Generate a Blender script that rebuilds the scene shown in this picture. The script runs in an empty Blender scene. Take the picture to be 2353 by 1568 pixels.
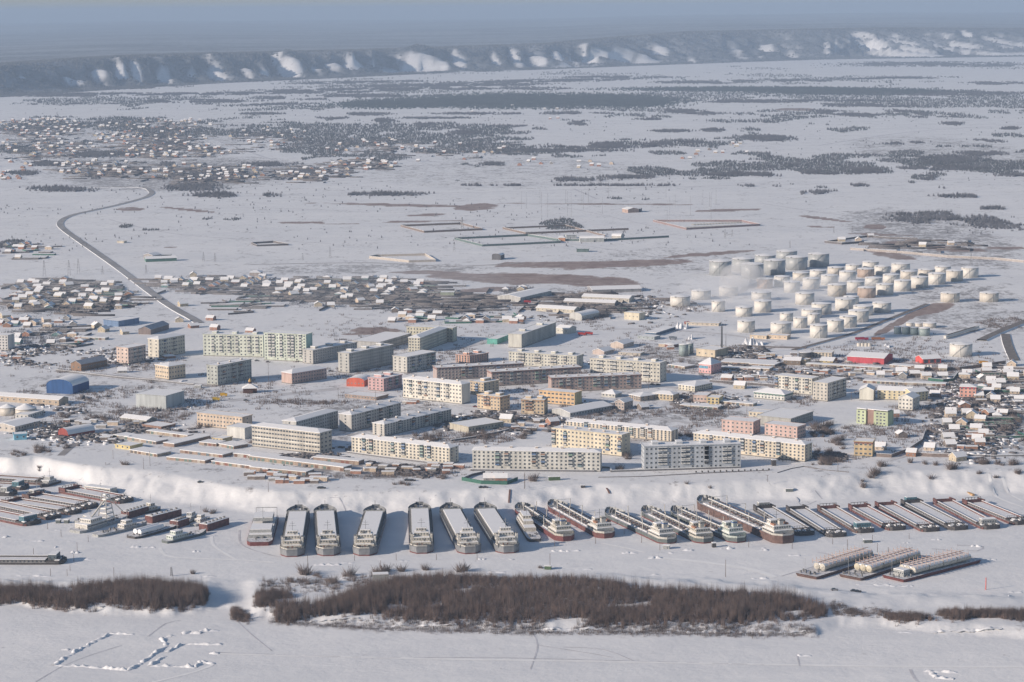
import bpy, math, random
import numpy as np
from mathutils import Vector, Matrix

# ------------------------------------------------------------------ camera, sky, sun, exposure
SC = bpy.context.scene
COL = SC.collection
F_PX, W_PX, H_PX = 5300.0, 2353.0, 1568.0
CAM_Z = 340.0
PITCH, ROLL = math.radians(8.2), math.radians(-0.49)
cam_data = bpy.data.cameras.new('camera')
cam_data.sensor_width = 36.0
cam_data.lens = 36.0 * F_PX / W_PX
cam_data.clip_start = 5.0
cam_data.clip_end = 200000.0
cam = bpy.data.objects.new('camera', cam_data)
COL.objects.link(cam)
CAM_M = Matrix.Rotation(math.pi / 2 - PITCH, 4, 'X') @ Matrix.Rotation(ROLL, 4, 'Z')
cam.matrix_world = Matrix.Translation((0, 0, CAM_Z)) @ CAM_M
SC.camera = cam

SUN_EL, SUN_BACK = math.radians(20.0), math.radians(24.0)
TO_SUN = Vector((-math.cos(SUN_BACK) * math.cos(SUN_EL), -math.sin(SUN_BACK) * math.cos(SUN_EL), math.sin(SUN_EL)))
world = bpy.data.worlds.new('World')
SC.world = world
world.use_nodes = True
wn = world.node_tree.nodes
sky = wn.new('ShaderNodeTexSky')
sky.sky_type = 'NISHITA'
sky.sun_disc = False
sky.sun_elevation = SUN_EL
sky.sun_rotation = math.atan2(TO_SUN.x, TO_SUN.y)
sky.altitude = 300
sky.air_density = 1.0
sky.dust_density = 0.6
sky.ozone_density = 1.6
bg = wn['Background']
bg.inputs['Strength'].default_value = 0.082
world.node_tree.links.new(sky.outputs[0], bg.inputs['Color'])
sun_data = bpy.data.lights.new('sun', 'SUN')
sun_data.energy = 4.5
sun_data.angle = math.radians(0.55)
sun_data.color = (1.0, 0.85, 0.71)
sun = bpy.data.objects.new('sun', sun_data)
COL.objects.link(sun)
sun.rotation_euler = TO_SUN.to_track_quat('Z', 'Y').to_euler()
SC.view_settings.view_transform = 'Standard'
SC.view_settings.look = 'None'
SC.view_settings.exposure = 0.24
SC.view_settings.gamma = 1.0
SC.render.engine = 'CYCLES'
SC.cycles.use_denoising = True
SC.cycles.max_bounces = 4
SC.cycles.diffuse_bounces = 2
SC.cycles.glossy_bounces = 2
SC.cycles.transparent_max_bounces = 8
SC.cycles.volume_bounces = 1
SC.cycles.caustics_reflective = False
SC.cycles.caustics_refractive = False

rng = random.Random(7)
nrg = np.random.RandomState(11)

# ------------------------------------------------------------------ picture point -> point on the land
# views of the photograph (x origin, y origin, magnification) that the surveyed points below are noted in
TILES = {0: (0, 0, 1.0), 9: (0, 0, 0.57446), 1: (0, 1150, 2.139), 2: (1000, 1150, 2.139), 3: (2000, 1150, 2.139), 4: (3000, 1150, 2.147),
         5: (0, 1800, 2.139), 6: (1000, 1800, 2.139), 7: (2000, 1800, 2.139), 8: (3000, 1800, 2.147),
         11: (0, 760, 2.139), 12: (1000, 760, 2.139), 13: (2000, 760, 2.139), 14: (3000, 760, 2.147),
         21: (0, 400, 1.681), 22: (1350, 400, 1.681), 23: (2700, 400, 1.6855), 31: (0, 0, 1.681), 32: (1350, 0, 1.681),
         33: (2700, 0, 1.6855), 41: (0, 2330, 1.149), 42: (2048, 2330, 1.149)}
TOWN = 10.0


def ray(t, x, y):
    ox, oy, s = TILES[t]
    dx, dy = (ox + x / s) * 0.57446, (oy + y / s) * 0.57446
    return CAM_M.to_3x3() @ Vector(((dx - W_PX / 2) / F_PX, -(dy - H_PX / 2) / F_PX, -1.0))


def P(t, x, y, z=TOWN):
    d = ray(t, x, y)
    k = (z - CAM_Z) / d.z
    return Vector((d.x * k, d.y * k, z))


def z_over(p, t, x, y):
    """height at which the sight line through a point of the picture passes over ground point p"""
    d = ray(t, x, y)
    k = p.y / d.y
    return CAM_Z + d.z * k


def line(pts, z):
    q = sorted([(P(t, x, y, z).x, P(t, x, y, z).y) for t, x, y in pts])
    return np.array([a[0] for a in q]), np.array([a[1] for a in q])


# ------------------------------------------------------------------ noise
_lat = nrg.rand(256, 256)


def vnoise(x, y):
    xi, yi = np.floor(x).astype(np.int64), np.floor(y).astype(np.int64)
    fx, fy = x - xi, y - yi
    fx, fy = fx * fx * (3 - 2 * fx), fy * fy * (3 - 2 * fy)
    a, b = _lat[xi & 255, yi & 255], _lat[(xi + 1) & 255, yi & 255]
    c, d = _lat[xi & 255, (yi + 1) & 255], _lat[(xi + 1) & 255, (yi + 1) & 255]
    return (a * (1 - fx) + b * fx) * (1 - fy) + (c * (1 - fx) + d * fx) * fy


def fbm(x, y, o=4):
    s, a, t = 0.0, 0.5, 0.0
    for k in range(o):
        s = s + a * vnoise(x * 2 ** k + 17.3 * k, y * 2 ** k + 9.1 * k)
        t += a
        a *= 0.5
    return s / t


def sstep(a, b, x):
    t = np.clip((x - a) / (b - a), 0, 1)
    return t * t * (3 - 2 * t)


# ------------------------------------------------------------------ lie of the land
FX, FY = line([(0, -300, 1870), (0, 0, 1890), (5, 500, 240), (5, 720, 290), (5, 1200, 405), (5, 1700, 470), (5, 2300, 545), (6, 500, 565), (6, 1100, 565),
               (6, 1800, 560), (7, 150, 540), (7, 900, 510), (7, 1600, 455), (8, 0, 432), (8, 500, 420), (8, 1100, 400), (8, 1700, 380), (8, 2353, 370), (8, 3200, 360)], 0)
TX, TY = line([(0, -300, 1825), (0, 0, 1838), (5, 300, 60), (5, 870, 150), (5, 1150, 160), (5, 1500, 205), (5, 1900, 290), (5, 2353, 345), (6, 500, 335), (6, 1300, 325),
               (6, 2100, 325), (7, 700, 305), (7, 1500, 290), (7, 2100, 268), (8, 300, 240), (8, 1000, 205), (8, 1700, 175), (8, 2353, 165), (8, 3200, 160)], TOWN)
IBX, IBY = line([(0, -300, 2310), (0, 0, 2305), (5, 1000, 1090), (6, 0, 1085), (6, 800, 1060), (6, 1900, 1035), (7, 850, 1040), (7, 2353, 1110), (8, 600, 1150), (8, 1100, 1200), (8, 2353, 1225), (8, 3200, 1235)], 1.5)
IFX, IFY = line([(0, -300, 2415), (41, 0, 95), (41, 380, 140), (41, 800, 150), (41, 1000, 120), (41, 1340, 180), (41, 1700, 205), (41, 2353, 222), (42, 700, 222), (42, 1400, 240),
                 (42, 1500, 200), (42, 1700, 195), (42, 1850, 220), (42, 2353, 255), (0, 4500, 2550)], 0)
# foot and crest of the far bluffs, by bearing
_hb = [(31, -700, 690), (31, 0, 655), (31, 700, 608), (31, 1500, 560), (31, 2353, 522), (32, 700, 492), (32, 1400, 468), (32, 2353, 432), (33, 1000, 402), (33, 2353, 382), (33, 3000, 372)]
_hc = [(31, -700, 470), (31, 0, 440), (31, 800, 385), (31, 1500, 365), (31, 2353, 345), (32, 700, 325), (32, 1400, 300), (32, 1900, 255), (32, 2353, 222), (33, 1400, 195), (33, 2353, 200), (33, 3000, 200)]
HA = np.array([P(*p).x / P(*p).y for p in _hb])
HY = np.array([P(*p).y for p in _hb])
CA, CZ, CW = [], [], []
for t, x, y in _hc:
    r = ray(t, x, y)
    a = r.x / r.y
    w = 680.0 + 700.0 * max(0.0, min(1.0, (a + 0.02) / 0.2))
    yy = float(np.interp(a, HA, HY)) + w
    CA.append(a); CZ.append(CAM_Z + r.z / r.y * yy); CW.append(w)
CA, CZ, CW = np.array(CA), np.array(CZ), np.array(CW)


PATCH = []
def _find_patches():
    for t, x, y, w_, h_ in [(31, 150, 505, 40, 18), (31, 465, 502, 60, 20), (31, 540, 530, 60, 20), (31, 670, 470, 70, 46), (31, 820, 462, 66, 70), (31, 915, 465, 50, 60), (31, 1105, 460, 70, 60), (31, 1120, 515, 70, 40), (31, 1290, 445, 70, 60), (31, 1450, 432, 100, 70),
                            (31, 1470, 500, 60, 50), (31, 1650, 440, 60, 44), (31, 1780, 452, 60, 40), (31, 1950, 425, 120, 100), (31, 1990, 480, 60, 40), (31, 2120, 430, 60, 40), (31, 2240, 400, 80, 40), (32, 110, 395, 100, 40), (32, 330, 400, 140, 76), (32, 540, 392, 190, 90), (32, 590, 450, 110, 36), (32, 820, 385, 80, 60),
                            (32, 690, 440, 90, 40), (32, 1070, 392, 50, 34), (32, 1215, 388, 56, 60), (32, 1350, 380, 70, 40), (32, 1490, 370, 60, 34), (32, 1590, 375, 60, 50), (32, 1690, 360, 80, 60), (32, 1740, 335, 110, 30), (32, 1900, 345, 140, 24), (32, 2090, 388, 170, 40), (32, 2165, 320, 80, 22), (32, 850, 485, 120, 20), (32, 1130, 475, 140, 20),
                            (32, 1560, 440, 260, 22), (33, 410, 300, 60, 44), (33, 620, 270, 80, 22), (33, 812, 355, 60, 30), (33, 1350, 278, 100, 46), (33, 1580, 362, 340, 60), (33, 1330, 362, 120, 24), (33, 570, 346, 40, 16), (33, 460, 367, 60, 14), (33, 2230, 366, 300, 30), (33, 1975, 233, 50, 14), (33, 120, 397, 40, 20)]:
        r = ray(t, x, y)
        a = r.x / r.y
        yb, zc, w = float(np.interp(a, HA, HY)), float(np.interp(a, CA, CZ)), float(np.interp(a, CA, CW))
        for k in range(81):
            tt = k / 66.0
            sc = max(0.0, min(1.0, tt)); sc = sc * sc * (3 - 2 * sc)
            if CAM_Z + r.z / r.y * (yb + w * tt) <= TOWN + (zc - TOWN) * sc: break
        pt = TILES[t][2] / 0.57446
        zp = (yb + w * tt) / F_PX
        PATCH.append((a, tt, w_ / 2 / pt / F_PX * 1.25, max(0.09, h_ / pt * zp * 1.0 / (zc - TOWN) / 2)))


def land(x, y):
    """height, dry grass, wood cover of the land at x, y (arrays)"""
    x, y = np.asarray(x, float), np.asarray(y, float)
    a = x / y
    yf, yt = np.interp(x, FX, FY), np.interp(x, TX, TY)
    n1 = fbm(x / 14.0, y / 22.0, 3) - 0.5
    t = (y - yf) / np.maximum(yt - yf, 5) + n1 * (0.3 + 0.25 * sstep(-260, -330, x)) + (fbm(x / 55.0, y / 45.0 + 8, 2) - 0.5) * 0.55
    tc = np.clip(t, 0, 1)
    bank = 0.55 * tc + 0.45 * sstep(0.0, 1.0, t)
    z = TOWN * bank
    mid = np.clip(4 * bank * (1 - bank), 0, 1)
    z = z + mid * ((fbm(x / 14.0, y / 14.0, 3) - 0.5) * 1.9)
    # island
    ib, fr = np.interp(x, IBX, IBY), np.interp(x, IFX, IFY)
    isl = sstep(-2, 9, y - fr + (fbm(x / 7.0, y / 7.0, 3) - 0.5) * 9) * sstep(-2, 22, ib - y + (fbm(x / 11.0, y / 11.0 + 40, 3) - 0.5) * 16)
    g0, g1 = P(5, 2030, 1560, 0), P(5, 1980, 1130, 0)
    gx = np.interp(y, [g0.y, g1.y], [g0.x, g1.x])
    gap = sstep(4, 16, np.abs(x - gx))
    z = z + isl * (0.35 + 0.65 * gap) * (2.6 + (fbm(x / 18.0, y / 18.0, 3) - 0.5) * 1.8)
    z = z + (fbm(x / 30.0, y / 30.0, 3) - 0.5) * 0.25
    # bluffs and plateau
    yb, zc, w = np.interp(a, HA, HY), np.interp(a, CA, CZ), np.interp(a, CA, CW)
    u = x * 1.15 + y * 0.35
    tt = (y - yb) / w
    wob = fbm(u / 900.0, y / 2500.0, 2) * 260
    ph = (u + wob + 0.75 * (y - yb)) / 230.0
    rid = np.abs((ph % 1.0) - 0.62)
    rid = np.where((ph % 1.0) < 0.62, rid / 0.62, rid / 0.38)
    s = sstep(0, 1, tt + (fbm(u / 300.0, 3.3 + y * 0, 2) - 0.5) * 0.5 * np.clip(tt, 0, 1))
    amp = 62.0 * fbm(u / 500.0, 7.7 + y * 0, 2) * 2
    hill = (zc - TOWN) * s - amp * rid * np.clip(4 * s * (1 - s), 0, 1)
    und = (fbm(x / 3800.0, y / 2600.0, 3) - 0.5) * 70 * sstep(1.0, 5.0, tt)
    far = sstep(1.1, 2.2, tt)
    z = z + np.where(tt > 0, hill + und * far - 14 * far, 0)
    z = z - np.where(y > 15000, (y - 15000) ** 2 / 1.48e7, 0) + 85 * sstep(17000, 48000, y)
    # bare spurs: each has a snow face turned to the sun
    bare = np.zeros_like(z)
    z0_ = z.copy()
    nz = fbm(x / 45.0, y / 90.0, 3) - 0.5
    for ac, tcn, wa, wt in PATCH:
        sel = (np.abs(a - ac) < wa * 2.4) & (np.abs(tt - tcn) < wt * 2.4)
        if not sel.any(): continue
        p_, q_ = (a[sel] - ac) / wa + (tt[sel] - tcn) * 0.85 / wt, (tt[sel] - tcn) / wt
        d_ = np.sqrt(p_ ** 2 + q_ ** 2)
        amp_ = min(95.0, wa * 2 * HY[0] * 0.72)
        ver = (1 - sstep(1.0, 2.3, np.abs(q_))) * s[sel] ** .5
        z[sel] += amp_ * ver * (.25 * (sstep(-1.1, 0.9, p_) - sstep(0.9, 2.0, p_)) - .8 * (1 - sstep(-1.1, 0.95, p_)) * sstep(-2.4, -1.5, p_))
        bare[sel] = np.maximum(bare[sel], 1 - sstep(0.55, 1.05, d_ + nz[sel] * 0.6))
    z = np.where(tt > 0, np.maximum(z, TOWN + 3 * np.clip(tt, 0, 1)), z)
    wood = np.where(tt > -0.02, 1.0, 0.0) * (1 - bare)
    return z, wood, bank, isl, tt


_find_patches()
_grass = [  # dry marsh grass, ellipses x y w h tilt, noted in the picture
    (0, 2180, 1120, 720, 45, 0.03), (0, 1900, 1105, 420, 28, 0), (0, 2500, 1055, 640, 30, -0.05), (0, 2250, 1060, 620, 26, 0), (0, 2800, 1020, 400, 16, -0.08), (0, 2460, 1120, 160, 34, 0),
    (0, 1700, 1090, 300, 16, 0), (0, 1950, 1160, 260, 22, -0.03), (12, 1300, 130, 1500, 26, 0.02), (12, 1950, 145, 380, 56, -0.05), (12, 1500, 215, 460, 22, -0.03), (12, 450, 280, 420, 18, 0),
    (12, 800, 290, 420, 14, 0), (12, 1450, 270, 700, 14, -0.02), (11, 1100, 165, 260, 34, 0), (11, 1600, 170, 500, 22, 0.1), (11, 1450, 490, 210, 12, 0), (13, 900, 122, 1900, 12, 0.005), (13, 1900, 180, 420, 16, -0.03),
    (14, 650, 250, 420, 26, 0.12), (14, 620, 320, 260, 16, 0.03), (14, 1070, 320, 180, 50, 0), (14, 1150, 385, 600, 18, 0.04), (14, 1200, 560, 420, 60, 0.12), (14, 1350, 465, 420, 40, 0.05), (14, 1780, 510, 560, 40, 0.05),
    (14, 2200, 500, 330, 30, 0), (14, 1560, 1020, 420, 80, -0.2), (4, 1300, 290, 520, 60, -0.55), (2, 1050, 370, 420, 50, 0), (2, 900, 400, 420, 20, 0.02), (23, 350, 745, 420, 20, -0.03), (23, 820, 65, 260, 20, 0)]


def grass_at(x, y):
    out = np.zeros_like(x)
    for t, cx, cy, w, h, k in _grass:
        c = P(t, cx, cy)
        l, r = P(t, cx - w / 2, cy - k * w / 2), P(t, cx + w / 2, cy + k * w / 2)
        ax = (r - l) / 2
        up = (P(t, cx, cy - h / 2) - P(t, cx, cy + h / 2)) / 2
        det = ax.x * up.y - ax.y * up.x
        dx, dy = x - c.x, y - c.y
        p, q = (dx * up.y - dy * up.x) / det, (ax.x * dy - ax.y * dx) / det
        out = np.maximum(out, 1.25 - np.sqrt(p * p + q * q))
    n = fbm(x / 45.0, y / 60.0, 4)
    return sstep(0.0, 0.35, np.clip(out, 0, 0.8) + (n - 0.55) * 1.2) * sstep(0, 0.2, out)


def ground_z(x, y):
    return float(land(np.array([x]), np.array([y]))[0][0])


# ------------------------------------------------------------------ materials
MATS = {}


def nodes_of(name):
    m = bpy.data.materials.new(name)
    m.use_nodes = True
    nt = m.node_tree
    b = nt.nodes['Principled BSDF']
    return m, nt, b


def N(nt, typ, **kw):
    n = nt.nodes.new('ShaderNode' + typ)
    for k, v in kw.items():
        if k in n.inputs:
            n.inputs[k].default_value = v
        else:
            setattr(n, k, v)
    return n


def mat(name, c, rough=0.8, dirt=0.25, scale=0.6, streak=False, metal=0.0):
    """paint or plaster with weathering that stays put"""
    key = (name,)
    if key in MATS:
        return MATS[key]
    m, nt, b = nodes_of(name)
    b.inputs['Roughness'].default_value = rough
    b.inputs['Metallic'].default_value = metal
    tc = N(nt, 'TexCoord')
    mp = N(nt, 'Mapping')
    mp.inputs['Scale'].default_value = (1, 1, 0.12) if streak else (1, 1, 1)
    no = N(nt, 'TexNoise', Scale=scale, Detail=5.0, Roughness=0.65)
    cr = N(nt, 'ValToRGB')
    lo = tuple(max(0, v * (1 - dirt)) for v in c)
    hi = tuple(min(1, v * (1 + dirt * 0.45)) for v in c)
    cr.color_ramp.elements[0].position, cr.color_ramp.elements[1].position = 0.32, 0.62
    cr.color_ramp.elements[0].color, cr.color_ramp.elements[1].color = (*lo, 1), (*hi, 1)
    L = nt.links.new
    L(tc.outputs['Object'], mp.inputs['Vector']); L(mp.outputs[0], no.inputs['Vector'])
    L(no.outputs['Fac'], cr.inputs['Fac']); L(cr.outputs[0], b.inputs['Base Color'])
    MATS[key] = m
    return m


def snow_mat(name='snow', c=(0.80, 0.81, 0.84), rough=0.75, dirt=0.16, scale=0.25):
    key = (name,)
    if key in MATS:
        return MATS[key]
    m, nt, b = nodes_of(name)
    L = nt.links.new
    b.inputs['Roughness'].default_value = rough
    g = N(nt, 'NewGeometry')
    no = N(nt, 'TexNoise', Scale=scale, Detail=6.0, Roughness=0.7)
    cr = N(nt, 'ValToRGB')
    cr.color_ramp.elements[0].position, cr.color_ramp.elements[1].position = 0.3, 0.6
    cr.color_ramp.elements[0].color = (*[v * (1 - dirt) for v in c], 1)
    cr.color_ramp.elements[1].color = (*c, 1)
    bp = N(nt, 'Bump', Strength=0.12, Distance=0.3)
    L(g.outputs['Position'], no.inputs['Vector']); L(no.outputs['Fac'], cr.inputs['Fac']); L(cr.outputs[0], b.inputs['Base Color'])
    L(no.outputs['Fac'], bp.inputs['Height']); L(bp.outputs[0], b.inputs['Normal'])
    MATS[key] = m
    return m


def terrain_mat():
    m, nt, b = nodes_of('snowy_ground')
    L = nt.links.new
    b.inputs['Roughness'].default_value = 0.8
    g = N(nt, 'NewGeometry')
    at = N(nt, 'Attribute', attribute_name='cover')
    sep = N(nt, 'SeparateColor')
    L(at.outputs['Color'], sep.inputs[0])

    def noise(scale, det=5.0, stretch=(1, 1, 1), rough=0.6):
        mp = N(nt, 'Mapping'); mp.inputs['Scale'].default_value = stretch
        no = N(nt, 'TexNoise', Scale=scale, Detail=det, Roughness=rough)
        L(g.outputs['Position'], mp.inputs['Vector']); L(mp.outputs[0], no.inputs['Vector'])
        return no.outputs['Fac']

    def ramp(fac, p0, p1, c0, c1):
        cr = N(nt, 'ValToRGB')
        cr.color_ramp.elements[0].position, cr.color_ramp.elements[1].position = p0, p1
        cr.color_ramp.elements[0].color, cr.color_ramp.elements[1].color = (*c0, 1), (*c1, 1)
        L(fac, cr.inputs['Fac'])
        return cr.outputs[0]

    def mix(f, a, c, mode='MIX'):
        mx = N(nt, 'Mix', data_type='RGBA', blend_type=mode)
        if isinstance(f, float):
            mx.inputs[0].default_value = f
        else:
            L(f, mx.inputs[0])
        for s, v in ((6, a), (7, c)):
            if isinstance(v, tuple):
                mx.inputs[s].default_value = (*v, 1)
            else:
                L(v, mx.inputs[s])
        return mx.outputs[2]

    def math_(op, a, c):
        mm = N(nt, 'Math', operation=op)
        for s, v in ((0, a), (1, c)):
            if isinstance(v, (int, float)):
                mm.inputs[s].default_value = v
            else:
                L(v, mm.inputs[s])
        return mm.outputs[0]
    # snow of different ages: old crust and fresh drift, long streaks along the wind
    snow = ramp(noise(0.03, 6, (1, 1.8, 1), 0.65), 0.36, 0.62, (0.73, 0.74, 0.765), (0.83, 0.835, 0.845))
    snow = mix(0.5, snow, ramp(noise(0.004, 4, (1, 2.5, 1)), 0.35, 0.65, (0.70, 0.71, 0.735), (0.83, 0.83, 0.84)))
    # scrub and stubble poking through on the plain
    n_s = math_('ADD', math_('MULTIPLY', noise(0.028, 7, (1, 0.8, 1), 0.75), 0.45), math_('MULTIPLY', noise(0.16, 6, (1, 0.6, 1), 0.75), 0.55))
    scr = ramp(math_('ADD', n_s, math_('MULTIPLY', sep.outputs['Blue'], 0.26)), 0.60, 0.70, (0, 0, 0), (0.85, 0.85, 0.85))
    snow = mix(scr, snow, (0.22, 0.205, 0.205))
    gr = ramp(noise(0.05, 7, (1, 1, 1), 0.8), 0.35, 0.62, (0.17, 0.11, 0.09), (0.36, 0.27, 0.24))
    gm = ramp(math_('ADD', sep.outputs['Red'], math_('MULTIPLY', math_('SUBTRACT', noise(0.06, 6, (1, 1, 1), 0.8), 0.5), 1.6)), 0.35, 0.75, (0, 0, 0), (0.95, 0.95, 0.95))
    col = mix(gm, snow, gr)
    fo = ramp(noise(0.02, 7, (1, 0.6, 1), 0.75), 0.38, 0.66, (0.05, 0.06, 0.075), (0.42, 0.44, 0.48))
    fo2 = ramp(noise(0.0007, 5, (1, 2.2, 1), 0.6), 0.42, 0.62, (0.03, 0.042, 0.055), (0.33, 0.35, 0.38))
    col = mix(sep.outputs['Green'], col, mix(0.45, fo, fo2))
    L(col, b.inputs['Base Color'])
    bp = N(nt, 'Bump', Strength=0.3, Distance=1.0)
    L(math_('ADD', noise(0.22, 6, (1, 1.6, 1), 0.7), math_('MULTIPLY', noise(0.03, 4), 3.0)), bp.inputs['Height'])
    L(bp.outputs[0], b.inputs['Normal'])
    return m


# ------------------------------------------------------------------ mesh building
def np_mesh(name, V, Fq):
    """V (n,3), Fq (m,4) or (m,3) arrays -> mesh"""
    me = bpy.data.meshes.new(name)
    V, Fq = np.asarray(V, np.float32), np.asarray(Fq, np.int32)
    k = Fq.shape[1]
    me.vertices.add(len(V)); me.vertices.foreach_set('co', V.ravel())
    me.loops.add(Fq.size); me.loops.foreach_set('vertex_index', Fq.ravel())
    me.polygons.add(len(Fq)); me.polygons.foreach_set('loop_start', np.arange(0, Fq.size, k, dtype=np.int32))
    me.polygons.foreach_set('loop_total', np.full(len(Fq), k, np.int32))
    me.update(calc_edges=True)
    return me


class MB:
    """collects faces for one mesh"""
    def __init__(s):
        s.v, s.f = [], []

    def quad(s, *pts):
        n = len(s.v)
        s.v += [tuple(p) for p in pts]
        s.f.append(tuple(range(n, n + len(pts))))
        return s

    def box(s, x0, x1, y0, y1, z0, z1):
        n = len(s.v)
        s.v += [(x0, y0, z0), (x1, y0, z0), (x1, y1, z0), (x0, y1, z0), (x0, y0, z1), (x1, y0, z1), (x1, y1, z1), (x0, y1, z1)]
        s.f += [(n, n + 3, n + 2, n + 1), (n + 4, n + 5, n + 6, n + 7), (n, n + 1, n + 5, n + 4), (n + 1, n + 2, n + 6, n + 5), (n + 2, n + 3, n + 7, n + 6), (n + 3, n, n + 4, n + 7)]
        return s

    def beam(s, a, b, w, h=None):
        """square bar from a to b"""
        a, b = Vector(a), Vector(b)
        d = (b - a).normalized()
        u = d.cross(Vector((0, 0, 1)))
        u = u.normalized() if u.length > 1e-4 else Vector((1, 0, 0))
        v = u.cross(d)
        u, v = u * w / 2, v * (h or w) / 2
        n = len(s.v)
        for p in (a, b):
            s.v += [tuple(p - u - v), tuple(p + u - v), tuple(p + u + v), tuple(p - u + v)]
        s.f += [(n, n + 1, n + 2, n + 3), (n + 7, n + 6, n + 5, n + 4)] + [(n + i, n + 4 + i, n + 4 + (i + 1) % 4, n + (i + 1) % 4) for i in range(4)]
        return s

    def prism(s, poly, z0, z1, top=None):
        """polygon (x, y) from z0 to z1; top: other outline of the same count"""
        n, k = len(s.v), len(poly)
        top = top or poly
        s.v += [(p[0], p[1], z0 if len(p) < 3 else p[2]) for p in poly] + [(p[0], p[1], z1 if len(p) < 3 else p[2]) for p in top]
        s.f += [tuple(range(n + k - 1, n - 1, -1)), tuple(range(n + k, n + 2 * k))] + [(n + i, n + (i + 1) % k, n + k + (i + 1) % k, n + k + i) for i in range(k)]
        return s

    def cyl(s, x, y, r, z0, z1, k=12, r1=None):
        r1 = r if r1 is None else r1
        c = [(math.cos(i * 2 * math.pi / k), math.sin(i * 2 * math.pi / k)) for i in range(k)]
        return s.prism([(x + r * a, y + r * b) for a, b in c], z0, z1, [(x + r1 * a, y + r1 * b) for a, b in c])

    def build(s, name, m, parent=None, smooth=False):
        me = bpy.data.meshes.new(name)
        me.from_pydata(s.v, [], s.f)
        me.update()
        return put(name, me, m, parent, smooth)


def put(name, me, m=None, parent=None, smooth=False):
    if m is not None and not me.materials:
        me.materials.append(m)
    if smooth:
        me.polygons.foreach_set('use_smooth', [True] * len(me.polygons))
    o = bpy.data.objects.new(name, me)
    COL.objects.link(o)
    if parent is not None:
        o.parent = parent
    return o


def tag(o, label=None, cat=None, group=None, kind=None):
    if label: o['label'] = label
    if cat: o['category'] = cat
    if group: o['group'] = group
    if kind: o['kind'] = kind
    return o


def thing(name, label, cat, loc, rz=0.0, group=None):
    o = bpy.data.objects.new(name, None)
    o.empty_display_size = 1
    COL.objects.link(o)
    o.location, o.rotation_euler = loc, (0, 0, rz)
    return tag(o, label, cat, group)


def copy_tree(o, loc=None, rz=None, scale=None, label=None):
    kids = [(c, [g for g in c.children]) for c in o.children]
    r = o.copy(); COL.objects.link(r)
    if loc is not None: r.location = loc
    if rz is not None: r.rotation_euler = (0, 0, rz)
    if scale is not None: r.scale = scale if hasattr(scale, '__len__') else (scale,) * 3
    if label: r['label'] = label
    for c, gs in kids:
        d = c.copy(); COL.objects.link(d); d.parent = r
        for g in gs:
            e = g.copy(); COL.objects.link(e); e.parent = d
    return r


def inst_mesh(name, base_v, base_f, pos, scl, rot, m, kind='stuff'):
    """one mesh holding many small copies of a base shape"""
    base_v, base_f = np.asarray(base_v, float), np.asarray(base_f)
    n, k = len(pos), len(base_v)
    c, s_ = np.cos(rot)[:, None], np.sin(rot)[:, None]
    bx, by, bz = base_v[:, 0][None], base_v[:, 1][None], base_v[:, 2][None]
    sx, sz = scl[:, 0][:, None], scl[:, 1][:, None]
    V = np.stack([(bx * c - by * s_) * sx + pos[:, 0][:, None], (bx * s_ + by * c) * sx + pos[:, 1][:, None], bz * sz + pos[:, 2][:, None]], -1).reshape(-1, 3)
    Fq = (base_f[None] + (np.arange(n) * k)[:, None, None]).reshape(-1, base_f.shape[1])
    me = np_mesh(name, V, Fq)
    o = put(name, me, m)
    if kind:
        o['kind'] = kind
    return o


# ------------------------------------------------------------------ the ground sheet
def rows():
    out, r = [], 560.0
    while r < 90000:
        out.append(r)
        k = 0.004 if r < 1280 else 0.002 if r < 1720 else 0.005 if r < 9000 else 0.0028 if r < 18500 else 0.02
        r *= 1 + k
    return np.array(out)


R = rows()
A = np.concatenate([np.linspace(-0.60, -0.31, 40), np.linspace(-0.30, 0.30, 640), np.linspace(0.31, 0.60, 40)])
XX, YY = R[:, None] * A[None, :], np.repeat(R[:, None], len(A), 1)
ZZ, WOOD, BANK, ISL, TTT = land(XX, YY)
GRS = grass_at(XX, YY)
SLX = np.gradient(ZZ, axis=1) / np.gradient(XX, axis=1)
WOOD = WOOD * (1 - 0.8 * sstep(0.06, 0.30, SLX) * (TTT > 0.05) * (TTT < 1.15) * sstep(0.40, 0.52, fbm(XX / 70, YY / 140, 3)))  # bare snow on sun-facing slopes; their lit side is painted paler into the cover
nr, nc = XX.shape
idx = np.arange(nr * nc).reshape(nr, nc)
Fq = np.stack([idx[:-1, :-1], idx[:-1, 1:], idx[1:, 1:], idx[1:, :-1]], -1).reshape(-1, 4)
me = np_mesh('ground', np.stack([XX, YY, ZZ], -1).reshape(-1, 3), Fq)
ca = me.color_attributes.new('cover', 'FLOAT_COLOR', 'POINT')
def soft(t, cx, cy, w, h):
    c = P(t, cx, cy)
    rx, ry = (P(t, cx + w / 2, cy) - c).length, (P(t, cx, cy - h / 2) - P(t, cx, cy + h / 2)).length / 2
    return 1 - sstep(0.6, 1.15, np.sqrt(((XX - c.x) / rx) ** 2 + ((YY - c.y) / ry) ** 2))


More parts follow.
